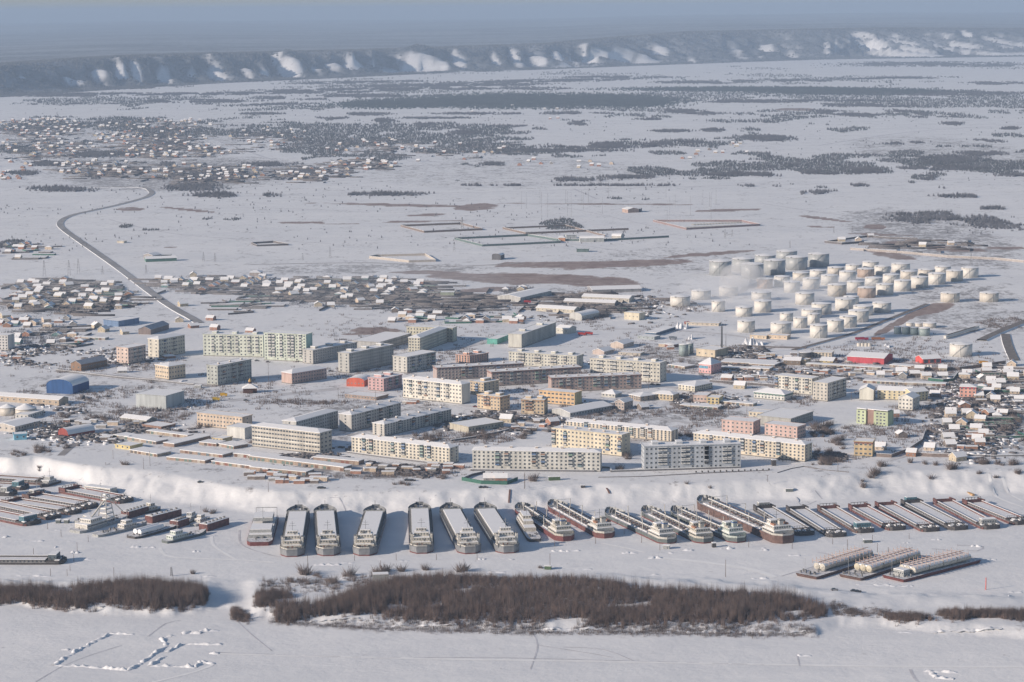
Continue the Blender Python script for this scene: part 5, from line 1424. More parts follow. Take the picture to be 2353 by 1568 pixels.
def tanker(label, t, sx, sy, bx, by, hull, cab, B=6.9, big=False, seed=0, h0=2.4):
    r, L = place_ship(label, t, sx, sy, bx, by, 4.5, 'river_tanker', 'tanker', 'tankers moored side by side')
    q = random.Random(seed)
    st = outline(L, B, 12, 6.5, .38, tip=.18)
    sheer = lambda x: 1.5 * max(0, (x - (L - 13)) / 13) + 0.35 * max(0, min(1, (24 - x) / 6))
    side_band(st, -.3, .8, BOOT if hull is not BHULL else hull, 'waterline_band', r)
    side_band([(x, b + .04) for x, b in st], .8, h0 + .6, hull, 'hull', r, [(x + (.6 if x > L - 8 else 0), b + .2) for x, b in st], sheer)
    cap(st, h0 + .35, DECK, 'deck', r, sheer, .1)
    z = h0 + .4
    MB().box(25, L - 15, -B + 2.0, B - 2.0, z, z + .75).build('trunk_deck', DECK, r)
    c = MB().box(20, L - 11, -.65, .65, z + 2.3, z + 2.6)
    for i in range(int((L - 34) / 6)):
        c.box(22 + i * 6, 22.3 + i * 6, -.5, .5, z, z + 2.3)
    cw = c.build('catwalk', CABC, r)
    MB().box(20.2, L - 11.2, -.5, .5, z + 2.6, z + 2.8).build('snow_cover', ROOF_SNOW, cw)
    pp = MB()
    for y in (-2.6, -1.8, 2.0, 2.9):
        pp.beam((24, y, z + 1.2), (L - 17, y, z + 1.2), .38)
    pp.build('cargo_pipe', BHULL, r)
    hb = MB()
    for i in range(9):
        x = 27 + (L - 46) * (i + .5) / 9
        for s in (-1, 1):
            hb.box(x - .8, x + .8, s * 3.6 - .7, s * 3.6 + .7, z + .75, z + 1.6)
        hb.box(x + 2.4, x + 2.7, -4.6, 4.6, z + .8, z + 1.15)
    hb.build('tank_hatch', RAIL, r)
    for x in (L * .34, L * .56, L * .78):
        k = MB()
        for s in (-1, 1):
            k.cyl(x, s * (B - 2.3), .28, z, z + 7.5, 8)
        k.beam((x, -B + 2.3, z + 7.2), (x, B - 2.3, z + 7.2), .2) if seed % 3 == 2 else None
        k.build('vent_post', CABW, r)
    fd = MB()
    for i in range(8):
        x, y = L - 11.5 + q.random() * 8, q.uniform(-3.6, 3.6)
        fd.box(x - .6, x + .6, y - .5, y + .5, z + 1, z + 2.6 + q.random())
    fd.build('windlass', RAIL, r)
    side_band([(x, b_) for x, b_ in st if x > L - 12.5], z + .6, z + 1.3, CABG, 'bulwark', r, [(x + .4, b_ + .25) for x, b_ in st if x > L - 12.5], lambda x: 1.5 * max(0, (x - (L - 13)) / 13))
    zz = z + .35
    tier(r, 4.5, 21, B - 1.0, zz, zz + 2.6, cab)
    tier(r, 6.5, 19, B - 1.9, zz + 2.85, zz + 5.2, cab)
    tier(r, 12.5, 18, B - 2.7, zz + 5.45, zz + 7.8, cab)
    f = MB().prism([(7.6, -1.5), (10.8, -1.2), (10.8, 1.2), (7.6, 1.5)], zz + 5.2, zz + 9.6).build('funnel', cab, r)
    MB().box(7.5, 10.9, -1.55, 1.55, zz + 8.4, zz + 9.2).build('funnel_band', mat('funnel_blue', (0.08, 0.14, 0.30), .6, .2) if seed % 2 else RAIL, f)
    MB().beam((15, 0, zz + 7.8), (15, 0, zz + 13.5), .28).beam((15, -2, zz + 11), (15, 2, zz + 11), .2).build('radar_mast', STEEL, r)
    for s in (-1, 1):
        MB().prism([(8, s * 4.6 - .7), (9, s * 4.6 - 1), (12.5, s * 4.6 - 1), (13.4, s * 4.6), (12.5, s * 4.6 + 1), (9, s * 4.6 + 1), (8, s * 4.6 + .7)], zz + 5.4, zz + 6.5).build('lifeboat', CABC if seed % 2 else mat('boat_orange', (0.38, 0.2, 0.13), .7, .2), r)
    rb = [(x + .1, max(.1, b_ - .02)) for x, b_ in st if x < 7.5]
    side_band(rb, h0 + .85, h0 + 2.3, cab, 'stern_bulwark', r, [(x - .35, b_ + .15) for x, b_ in rb])
    sg = MB()
    for i in range(9):
        a, y = q.uniform(.9, 4.0), q.uniform(-3.8, 3.8)
        sg.box(a - .4, a + .4, y - .5, y + .5, z + .2, z + 1.5)
    sg.build('deck_gear', RAIL, r)


tanker('tanker with dark red hull and cream deckhouse next to the small workboat', 7, 575, 782, 172, 462, BOOT, CABC, seed=1)
tanker('tanker with rust-red hull and a red and white lifeboat at the stern', 7, 925, 757, 447, 436, RHULL, CABW, seed=2)
tanker('tanker with green-grey hull, wide of its neighbours, stern beside the ice hut', 7, 1462, 805, 930, 500, EHULL, CABW, seed=3, h0=2.2)
tanker('tanker with dark green hull squeezed between two others, white bulwark', 7, 1775, 800, 1243, 486, EHULL, CABC, seed=4, h0=2.2)
tanker('tanker with mint-green deckhouse beside the big brown tanker', 7, 2060, 795, 1490, 488, EHULL, mat('cabin_mint', (0.48, 0.53, 0.49), .6, .25, .5), seed=5, h0=2.2)
tanker('largest tanker of the row, brown hull and bright white sterncastle', 8, 318, 805, -415, 423, BHULL, CABW, B=8.0, seed=8, h0=4.2)


def workboat(label, t, sx, sy, bx, by, hull, cab, B=3.6, tiers=((.28, .72, 2.2), (.38, .62, 2.0)), h0=1.6, name='workboat', cat='boat', group=None, mastz=6, seed=0, bow=.25):
    r, L = place_ship(label, t, sx, sy, bx, by, 1.5, name, cat, group)
    q = random.Random(seed + int(sx))
    st = outline(L, B, L * bow, L * .08, .7, tip=.15)
    sheer = lambda x: 1.2 * max(0, (x - L * .7) / (L * .3))
    side_band(st, -.3, h0, hull, 'hull', r, [(x, b + .15) for x, b in st], sheer)
    cap(st, h0 - .05, DECK, 'deck', r, sheer, .05)
    z = h0
    hb = B - .7
    for a, b, dz in tiers:
        tier(r, L * a, L * b, hb, z, z + dz, cab)
        z += dz + .25
        hb -= .55
    g = MB()
    for i in range(int(L / 2.5)):
        x, y = q.uniform(L * .06, L * .9), q.uniform(-B * .7, B * .7)
        s = q.uniform(.25, .6)
        g.box(x - s, x + s, y - s, y + s, h0, h0 + q.uniform(.5, 1.5))
    g.build('deck_gear', RAIL, r)
    xm = L * (tiers[0][0] + tiers[0][1]) / 2 if tiers else L / 2
    MB().beam((xm, 0, z - .3), (xm, 0, z + mastz), .2).beam((xm, -1.5, z + mastz * .6), (xm, 1.5, z + mastz * .6), .15).build('mast', STEEL, r)
    return r, L


workboat('small white workboat with a blue funnel squeezed beside the first tanker', 7, 300, 788, 168, 560, DHULL, CABC, B=4.6, tiers=((.3, .78, 2.4), (.42, .74, 2.2), (.5, .7, 2.0)), h0=2.0)
r, L = workboat('two-hulled vessel with dark red stern and snowed-up decks at the end of the cargo row', 5, 2218, 822, 2285, 572, BOOT, CABG, B=8.2, tiers=((.14, .86, 2.2), (.2, .42, 2.0), (.5, .72, 2.2)), h0=2.6, mastz=7, bow=.12)
MB().beam((2, -7, 2.6), (2, -7, 7), .3).beam((2, 7, 2.6), (2, 7, 7), .3).beam((L - 3, -7, 2.6), (L - 3, -7, 8.5), .3).beam((L - 3, 7, 2.6), (L - 3, 7, 8.5), .3).beam((L - 3, -7, 8.5), (L - 3, 7, 8.5), .4).build('gantry', CABG, r)


def barge(label, t, ax, ay, bx, by, B=7.1, hull=BHULL, head=2.6, cab=None, cabtop=None, frames=False, group='open barges moored side by side', zt=2.6, stern=True, name='open_barge'):
    """ax, ay: head at the bank; bx, by: end towards the open ice"""
    a, b = P(t, bx, by, 0), P(t, ax, ay, 2.5)
    d = Vector((b.x - a.x, b.y - a.y))
    L = d.length
    r = thing(name, label, 'barge', (a.x, a.y, 0), math.atan2(d.y, d.x), group)
    st = [(0, B * .8), (1.5, B * .93), (4, B), (L - 4, B), (L - 1.5, B * .93), (L, B * .8)]
    side_band(st, -.3, 1.5, hull, 'hull', r)
    cap(st, 1.5, DECK, 'deck', r, None, .02)
    w = MB()
    for s in (-1, 1):
        y0, y1 = (B - 1.5, B - 1.25) if s > 0 else (-B + 1.25, -B + 1.5)
        w.box(10, L - 7, y0, y1, 1.5, zt + .35)
    w.box(10, 10.25, -B + 1.5, B - 1.5, 1.5, zt + .35)
    cm = w.build('hold_coaming', hull, r)
    for s in (-1, 1):
        comb(10.5, L - 7.5, 2.6, .5, s * (B - 1.22), s * (B - .78), 1.5, zt).build('stiffener_strip', RAIL, cm)
    lid = MB()
    for s in (-1, 1):
        lid.box(10, L - 7, s * (B - 1.3) - .5, s * (B - 1.3) + .5, zt + .36, zt + .55)
    lid.build('snow_cover', ROOF_SNOW, cm)
    MB().box(10.3, L - 7.1, -B + 1.55, B - 1.55, 1.4, 2.0).build('snow_fill', SNOW, r)
    MB().box(L - 7, L - 6.3, -B + .6, B - .6, 1.5, 1.5 + head).build('headboard', RHULL if hull is not DHULL else DHULL, r)
    MB().box(L - 6, L - 1, -B + 1, B - 1, 1.5, 2.2).build('head_deck', DECK, r)
    for s in (-1, 1):
        MB().prism([(L - 9, s * (B - .5) - .5), (L - 1, s * (B - 1.2) - .5), (L - 1, s * (B - 1.2) + .5), (L - 9, s * (B - .5) + .5)], 1.5, 3.9).build('head_cheek', hull, r)
    if frames:
        f = MB()
        for i in range(6):
            y = -B + 1.2 + i * (2 * B - 2.4) / 5
            f.beam((L - 5, y, 1.5), (L - 5, y, 5.4), .28)
        f.beam((L - 5, -B + 1.2, 5.2), (L - 5, B - 1.2, 5.2), .28)
        f.build('head_frame', RAIL, r)
    if cabtop:
        tier(r, L - 5.6, L - 1.6, B * .55, 2.2, 5.6, cabtop)
    if stern:
        MB().prism([(-1.2, -B * .55), (-1.2, B * .55), (1.5, B * .95), (9.6, B * .95), (9.6, -B * .95), (1.5, -B * .95)], .2, 2.5).build('stern_block', DHULL, r)
        s_ = MB()
        for i in range(5):
            y = -B * .75 + i * B * .375
            s_.box(1.2 + (i % 2) * 2, 4.2 + (i % 2) * 3, y - .9, y + .9, 2.5, 3.0)
        s_.build('snow_cover', ROOF_SNOW, r)
        g = MB()
        for i in range(14):
            x, y = rng.uniform(0, 9), rng.uniform(-B * .8, B * .8)
            g.box(x - .35, x + .35, y - .35, y + .35, 2.5, rng.uniform(3.0, 4.0))
        g.build('deck_gear', RAIL, r)
        fr = MB()
        if frames or cab is None:
            for i in range(8):
                y = -B + 1 + i * (2 * B - 2) / 7
                fr.beam((8.6, y, 2.5), (8.6, y, 4.6), .16)
            fr.beam((8.6, -B + 1, 4.5), (8.6, B - 1, 4.5), .16)
            fr.build('railing', RAIL, r)
        if cab:
            tier(r, 3.2, 8.4, B * .72, 2.5, 5.8, cab)
    return r


barge('open barge with dark brown sides behind the big white tanker, grey hut at its head', 8, 98, 478, 478, 735, cabtop=CABG, hull=DHULL)
barge('open barge with black stern closest to the big tanker, faint track in its snow', 8, 380, 485, 752, 748, hull=DHULL)
barge('open barge with rail frame at its head and teal cabin at its far end', 8, 648, 480, 992, 712, cab=TEAL, frames=True, hull=BHULL)
barge('open barge with red sides and tall rail frame between the two teal-cabined barges', 8, 912, 470, 1265, 690, frames=True, hull=RHULL)
barge('open barge with bright red corner at the open end', 8, 1140, 450, 1555, 702, hull=RHULL)
barge('open barge with a teal cabin on its bank end', 8, 1362, 432, 1800, 688, cabtop=TEAL, hull=DHULL)
barge('open barge with rusty red sides and grey wheelhouse at the open end', 8, 1640, 422, 2072, 680, cab=CABG, hull=RHULL)
barge('open barge partly cut by the edge of the view, with railings on its red stern', 8, 1885, 428, 2335, 642, frames=True, hull=RHULL)
# crowded barges by the western bank
WG = 'barges crowded below the western bank'
barge('red-sided barge with high curved bow, topmost of the crowded western barges', 5, 560, 322, 1085, 450, B=8, hull=RHULL, frames=True, group=WG)
barge('long open barge in the middle of the western group', 5, 240, 378, 790, 500, B=7.5, hull=BHULL, frames=True, group=WG)
barge('long open barge with rust-brown rails below the middle one', 5, 60, 425, 650, 545, B=7.5, hull=BHULL, frames=True, group=WG)
barge('open barge with black stern and tall rail posts, third up from the ice', 5, -150, 430, 470, 590, B=7, hull=BHULL, frames=True, group=WG)
barge('lowest open barge of the western group with a blue cabin on its stern', 5, -240, 500, 290, 640, B=8, hull=RHULL, cab=TEAL, group=WG)
barge('barge against the western bank with a small blue tug beyond its end', 5, -380, 205, 440, 290, B=6.5, hull=BHULL, group=WG)
barge('barge with red posts under the bank behind the blue tug', 5, -420, 275, 220, 335, B=6.5, hull=BHULL, cab=TEAL, group=WG)
barge('barge with dark cabin between the blue tug and the red barge', 5, -350, 335, 120, 385, B=6, hull=DHULL, cab=CABG, group=WG)
workboat('dark snow-covered tug at the bank end of the western barges', 5, 500, 275, 350, 305, DHULL, CABG, B=3.4, group=WG)
workboat('grey tug with snowy roof lying across the western barges', 5, 415, 370, 235, 385, DHULL, CABG, B=4, group=WG, tiers=((.3, .8, 2.6),))
workboat('white passenger launch with rounded snowy roof beside the red barge', 5, 985, 380, 730, 330, EHULL, CABW, B=4.4, group=None, name='passenger_launch', tiers=((.05, .92, 2.6),), mastz=3)
barge('lone black barge with dark wheelhouse on the open ice below the western barges', 5, -520, 925, 545, 962, B=7, hull=DHULL, cab=mat('cabin_dark', (0.10, 0.13, 0.15), .7, .3), group=None)
# dredger and small craft
r, L = workboat('white dredger with a tall lattice tower buried in snow', 5, 640, 712, 1085, 560, CABG, CABW, B=6, tiers=((.12, .5, 2.6), (.2, .42, 2.4)), h0=1.8, name='dredger', cat='dredger', mastz=4)
b = MB()
for sx, sy in ((-1, -1), (1, -1), (1, 1), (-1, 1)):
    b.beam((L * .6 + sx * 4.2, sy * 4, 2), (L * .6 + sx * 1.6, sy * 1.6, 21), .5)
for i in range(6):
    z, w = 4 + i * 3.1, 4.1 - i * .48
    b.box(L * .6 - w, L * .6 + w, -w, w, z, z + .35)
b.beam((L * .2, 0, 3), (L * .6, 0, 17), .9).beam((L * .98, 0, 2.5), (L * .62, 0, 19), .5)
tw = b.build('bucket_tower', CABW, r)
c = MB()
for i in range(6):
    z, w = 4 + i * 3.1, 3.6 - i * .45
    c.box(L * .6 - w, L * .6 + w, -w, w, z + .36, z + .9)
c.build('snow_cover', ROOF_SNOW, tw)
SG = 'small craft moored beside the dredger'
workboat('low white boat under the bow of the dredger', 5, 652, 628, 900, 560, CABG, CABC, B=3, group=SG, tiers=((.3, .6, 2.0),), mastz=3)
workboat('slim snow-covered workboat between the dredger and the tank barge', 5, 815, 745, 1250, 622, CABG, CABW, B=3.8, group=SG, tiers=((.5, .75, 2.4), (.55, .68, 2.0)), mastz=5)
r, L = workboat('tank barge with two snowy round tanks beside the red pontoons', 5, 1120, 758, 1520, 632, DHULL, CABG, B=5.2, group=SG, tiers=(), mastz=2)
for s in (-1, 1):
    c = MB()
    for i in range(12):
        a0, a1 = i * math.pi / 6, (i + 1) * math.pi / 6
        c.quad((6, s * 2 + 1.7 * math.cos(a0), 3.4 + 1.7 * math.sin(a0)), (L * .62, s * 2 + 1.7 * math.cos(a0), 3.4 + 1.7 * math.sin(a0)), (L * .62, s * 2 + 1.7 * math.cos(a1), 3.4 + 1.7 * math.sin(a1)), (6, s * 2 + 1.7 * math.cos(a1), 3.4 + 1.7 * math.sin(a1)))
    for x in (6, L * .62):
        c.quad(*[(x, s * 2 + 1.7 * math.cos(i * math.pi / 6), 3.4 + 1.7 * math.sin(i * math.pi / 6)) for i in range(12)])
    c.build('round_tank', ROOF_SNOW, r)
workboat('mint-green pusher tug lying by the outer red pontoon', 5, 1408, 798, 1760, 692, EHULL, mat('cabin_mint', (0.48, 0.53, 0.49)), B=3.8, group=SG, tiers=((.12, .5, 2.3), (.2, .38, 2.2)), mastz=5)
workboat('grey launch in the space between the two outer red pontoons', 5, 1570, 640, 1700, 560, DHULL, CABG, B=3.2, group=SG)
workboat('white launch with raised bow between the outer pontoons', 5, 1650, 655, 1790, 590, CABG, CABW, B=3, group=SG)
workboat('small snowed-up tug behind the inner red pontoon', 5, 1210, 545, 1370, 495, DHULL, CABC, B=3.6, group=SG)
for ax, ay, bx, by, lab in ((1305, 630, 1555, 565, 'dark red pontoon box standing in the middle of the small craft'), (1775, 700, 1962, 640, 'dark red pontoon box nearest the open harbour ice'), (1105, 590, 1275, 540, 'dark red pontoon box nearest the dredger'), (1525, 672, 1620, 640, 'short red pontoon piece in front of the launches')):
    a, b_ = P(5, ax, ay, 0), P(5, bx, by, 0)
    d = b_ - a
    r = thing('pontoon', lab, 'pontoon', a, math.atan2(d.y, d.x), 'red pontoons')
    MB().box(0, d.length, 0, 7, -.2, 4.6).build('hull', RHULL, r)
    MB().box(.3, d.length - .3, .3, 6.7, 4.6, 4.9).build('snow_cover', ROOF_SNOW, r)
    g = MB()
    for i in range(6):
        x = d.length * (i + .5) / 6
        g.box(x - .5, x + .5, 2, 3.4, 4.9, 5.9)
    g.build('deck_gear', RAIL, r)


def tankbarge(label, ax, ay, bx, by, B, cyls, cab, hull, m, base=False):
    a, b_ = P(8, ax, ay, 0), P(8, bx, by, 2)
    d = Vector((b_.x - a.x, b_.y - a.y))
    L = d.length
    r = thing('tank_barge', label, 'tank barge', (a.x, a.y, 0), math.atan2(d.y, d.x), 'tank barges on the open ice')
    side_band([(0, B * .92), (2, B), (L - 2, B), (L, B * .92)], -.3, 1.9, hull, 'hull', r, [(-1.2, B), (2, B), (L - 2, B), (L + 1, B)])
    cap([(-1, B), (2, B), (L - 2, B), (L + .9, B)], 1.9, DECK, 'deck', r, None, .02)
    R_ = min(2.05, B / cyls * .82)
    x0 = 12.0
    n = 4
    seg = (L - x0 - 6) / n
    for j in range(cyls):
        y = (j - (cyls - 1) / 2) * 2 * R_ * 1.06
        for i in range(n):
            c, sn = MB(), MB()
            xa, xb = x0 + i * seg + .5, x0 + (i + 1) * seg - .5
            K = 16
            ringp = [(math.cos(2 * math.pi * k / K), math.sin(2 * math.pi * k / K)) for k in range(K)]
            for k in range(K):
                (c0, s0), (c1, s1) = ringp[k], ringp[(k + 1) % K]
                f = 1.0
                z0 = 2.5 + R_
                q = ((xa, y + R_ * c0, z0 + R_ * s0), (xb, y + R_ * c0, z0 + R_ * s0), (xb, y + R_ * c1, z0 + R_ * s1), (xa, y + R_ * c1, z0 + R_ * s1))
                c.quad(*q)
                if 1 <= k <= 6:
                    e = 1.03
                    sn.quad(*[(x, y + (yy - y) * e, z0 + (zz_ - z0) * e) for x, yy, zz_ in q])
                c.quad((xa - .9, y, z0), (xa, y + R_ * c1, z0 + R_ * s1), (xa, y + R_ * c0, z0 + R_ * s0))
                c.quad((xb + .9, y, z0), (xb, y + R_ * c0, z0 + R_ * s0), (xb, y + R_ * c1, z0 + R_ * s1))
            o = c.build('cargo_tank', m, r)
            sn.build('snow_cover', ROOF_SNOW, o)
    yo = (cyls - 1) / 2 * 2 * R_ * 1.06
    MB().box(x0 + 1, L - 7, -yo, yo, 2.5 + R_ * 1.2, 2.5 + R_ * 1.86).build('snow_cover', ROOF_SNOW, r)
    pg = MB()
    zt = 2.5 + 2 * R_
    for i in range(int((L - 18) / 4)):
        x = x0 + 2 + i * 4
        pg.box(x - .15, x + .15, -B * .8, B * .8, zt + .6, zt + .8)
        for y in (-B * .8, 0, B * .8):
            pg.box(x - .1, x + .1, y - .1, y + .1, zt - 1, zt + 2.0)
    pg.box(x0, L - 6, -.3, .3, zt + .8, zt + 1.0)
    pg.build('pipe_rack', mat('rack_pale_rust', (0.48, 0.34, 0.28), .8, .3), r)
    g = MB()
    for i in range(12):
        x, y = rng.uniform(0, 10), rng.uniform(-B * .85, B * .85)
        g.box(x - .4, x + .4, y - .4, y + .4, 1.9, rng.uniform(2.6, 3.8))
    g.build('deck_gear', RAIL, r)
    if cab:
        tier(r, 4, 10, B * .5, 1.9, 5.6, CABG)
    for x in (3, L * .35, L * .62, L * .9):
        MB().beam((x, B * .5, 2), (x, B * .5, 11), .14).build('mast', STEEL, r)


tankbarge('tank barge with snowed-over tanks, first of the three on open ice', 490, 1098, 1060, 895, 7.6, 2, False, BHULL, CABC)
tankbarge('tank barge with three round cream tank ends facing the island', 865, 1108, 1440, 900, 7.8, 3, False, BHULL, mat('tank_yellow_cream', (0.55, 0.50, 0.39), .6, .25, .3))
tankbarge('longest tank barge with grey deckhouse and dark red hull', 1235, 1118, 1885, 925, 8.2, 3, True, BOOT, CABC)

# odds and ends on the ice
PIPEY = mat('float_yellow', (0.50, 0.32, 0.16), .8, .4, .4)
n = 16
for i in range(n):
    f0, f1 = i / n, (i + .82) / n
    a, b_ = P(8, 1578 + 345 * f0, 250 + 140 * f0, .7), P(8, 1578 + 345 * f1, 250 + 140 * f1, .7)
    o = MB().beam((0, 0, 0), b_ - a, 1.7, 1.4).build('pipe_float', PIPEY)
    o.location = a
    tag(o, 'rusty yellow float of the dredge pipe lying on the ice', 'pipe float', 'floats of the dredge pipe')
for t, x, y, w, d_, h, c, lab in ((7, 1422, 850, 4, 3, 2.6, CABG, 'grey plank hut on the ice by the tankers'), (7, 1835, 835, 2.4, 2.4, 3, DHULL, 'dark red upright box on the ice by the tankers'), (8, 1015, 800, 5, 3, 2.2, EHULL, 'dark green hut on the ice below the barges'),
                                  (7, 408, 1025, 4, 3, 2.4, mat('hut_green', (0.08, 0.13, 0.07), .8, .3), 'green hut on the snow beside the island thicket'), (8, 340, 282, 5, 3, 2.4, EHULL, 'grey-green hut on the snow slope'), (7, 468, 262, 8, 3, 2.8, mat('hut_green', (0.1, 0.2, 0.07)), 'small green billboard-like shed on the bank'),
                                  (7, 712, 308, 3, 2, 2, DHULL, 'dark box on the bank above the tankers'), (8, 208, 138, 3, 3, 4.5, DHULL, 'black upright kiosk on the riverside square'), (5, 495, 630, 3, 3, 2.4, EHULL, 'small square buoy hut beside the crowded barges'), (5, 565, 630, 3, 3, 2.4, EHULL, 'second small buoy hut beside the crowded barges'),
                                  (6, 1120, 1190, 9, 5, 6, CABG, 'old stranded boat cabin on the island edge'), (1, 1690, 862, 6, 4, 2.6, CABG, 'grey container in the snow by the grey-green block')):
    p = P(t, x, y, 0 if (y > 400 and t > 4) else TOWN)
    z = ground_z(p.x, p.y)
    r = thing('hut', lab, 'hut', (p.x, p.y, z - .2), rng.uniform(-.2, .2))
    MB().box(-w / 2, w / 2, 0, d_, 0, h).build('wall', c, r)
    MB().box(-w / 2 - .2, w / 2 + .2, -.2, d_ + .2, h, h + .35).build('roof', ROOF_SNOW, r)

# ------------------------------------------------------------------ road, railway, tracks
def strip(name, label, pts, w, m, z=.12, side=0.0, wiggle=0.0, kind='structure', cat=None):
    """pts: (tile, x, y) centre line; a made surface lying on the land, with sloped sides if it stands high"""
    c = []
    q = []
    for t, x, y in pts:
        g = 0.0 if (t in (5, 6, 7, 8) and TILES[t][1] + y / 2.14 > 2000) or t in (41, 42) else TOWN
        q.append(P(t, x, y, g))
    for i in range(len(q) - 1):
        n = max(2, int((q[i + 1] - q[i]).length / 8))
        p0, p3 = q[max(0, i - 1)], q[min(len(q) - 1, i + 2)]
        for k in range(n):
            f = k / n
            c.append(0.5 * ((2 * q[i]) + (-p0 + q[i + 1]) * f + (2 * p0 - 5 * q[i] + 4 * q[i + 1] - p3) * f * f + (-p0 + 3 * q[i] - 3 * q[i + 1] + p3) * f ** 3))
    c.append(q[-1])
    b = MB()
    V = []
    for i, p in enumerate(c):
        d = (c[min(i + 1, len(c) - 1)] - c[max(0, i - 1)])
        nrm = Vector((-d.y, d.x, 0)).normalized()
        ww = w * (1 + wiggle * (rng.random() - .5))
        row = []
        for o, dz in ((-ww / 2 - side * 1.6, -.6), (-ww / 2, side), (ww / 2, side), (ww / 2 + side * 1.6, -.6)):
            x, y = p.x + nrm.x * o, p.y + nrm.y * o
            row.append((x, y, ground_z(x, y) + z + dz))
        V.append(row)
    rs = MB()
    for i in range(len(V) - 1):
        b.quad(V[i][2], V[i][1], V[i + 1][1], V[i + 1][2])
        rs.quad(V[i][1], V[i][0], V[i + 1][0], V[i + 1][1])
        rs.quad(V[i][3], V[i][2], V[i + 1][2], V[i + 1][3])
    o = b.build(name, m)
    tag(o, label, cat, kind=kind)
    if side > 0:
        tag(rs.build('road_bank', SNOW), 'snowed slopes of the raised road', kind='structure')
    return o


ASPH = mat('worn_road', (0.30, 0.295, 0.30), .9, .3, .05)
PACK = mat('packed_snow', (0.62, 0.61, 0.62), .8, .22, .06)
TROD = mat('trodden_snow', (0.60, 0.60, 0.635), .9, .25, .08)
TRACK = mat('fresh_track_snow', (0.90, 0.90, 0.90), .7, .08, .1)
DIRT = mat('dirty_snow', (0.38, 0.36, 0.36), .9, .35, .06)
MAIN = [(11, 420, -15), (11, 1150, -22), (11, 1290, 12), (11, 1262, 58), (11, 1050, 120), (11, 820, 172), (11, 640, 212), (11, 540, 255), (11, 515, 300), (11, 560, 350), (11, 700, 450), (11, 1000, 660), (11, 1300, 885), (11, 1480, 1010), (1, 1640, 265), (1, 1700, 305)]
strip('road', 'grey road curving across the plain to the town', MAIN, 10.5, ASPH, .1, .45)
for s_, lab in ():
    for off in (-9, 9):
        pts = [(t, x + off * (1.6 if y < 260 and t == 11 else 2.4), y - (3 if off > 0 else -2)) for t, x, y in MAIN[3:]]
        strip('road_shoulder', 'pushed up snow along the raised road', pts, 4.5, SNOW, .9, .9, .5)
for pts, w, m in (([(2, -200, 975), (2, 200, 925), (2, 640, 880), (2, 820, 860)], 12, PACK), ([(1, 480, 715), (1, 1100, 770), (1, 1650, 828), (2, -300, 850)], 8, DIRT), ([(2, -400, 830), (2, 100, 770), (2, 750, 745), (2, 1300, 690)], 12, PACK), ([(2, 1700, 540), (2, 2000, 470), (2, 2300, 420)], 14, PACK),
                  ([(3, 1215, 830), (3, 1500, 860), (3, 1900, 905)], 9, PACK), ([(3, 1290, 1120), (3, 1560, 1150), (3, 1880, 1200)], 7, PACK), ([(4, 1120, 1500), (4, 1380, 1430), (4, 1500, 1330), (4, 1530, 1200)], 6, PACK), ([(4, 1740, 960), (4, 1800, 760), (4, 1850, 700), (4, 2200, 655)], 10, PACK),
                  ([(4, 680, 1300), (4, 960, 1240), (4, 1200, 1220)], 7, PACK), ([(3, 1150, 1440), (3, 1180, 1300), (3, 1560, 1180)], 7, PACK), ([(2, 2240, 1210), (2, 1980, 1290), (2, 1720, 1330)], 5, DIRT), ([(1, 520, 1440), (1, 700, 1310), (1, 1000, 1250)], 6, DIRT),
                  ([(2, 1800, 1010), (2, 2250, 1050), (2, 2500, 1070)], 6, PACK), ([(3, 850, 360), (3, 1300, 360), (3, 1900, 400), (3, 2353, 470)], 7, PACK), ([(4, 500, 640), (4, 1200, 640), (4, 1850, 700)], 6, DIRT), ([(12, 0, 640), (12, 1000, 625), (12, 1700, 655), (12, 2353, 625)], 6, DIRT)):
    strip('snowy_street', 'packed snow street through the town', pts, w, m, .1)
RAILM = mat('rail_ballast', (0.18, 0.16, 0.15), .9, .35, .2)
strip('railway', 'railway line beside the fuel depot', [(4, 380, 540), (4, 640, 470), (4, 900, 395), (4, 1200, 275), (4, 1440, 180), (14, 1520, 985)], 6, RAILM, .25, .5)
strip('railway', 'railway spur running past the round white tank', [(4, 2400, 285), (4, 2150, 385), (4, 1990, 460)], 9, RAILM, .25, 1.2)
strip('railway', 'railway cutting toward the red garage', [(4, 2192, 405), (4, 2215, 500), (4, 2270, 630)], 9, RAILM, .3, .4)
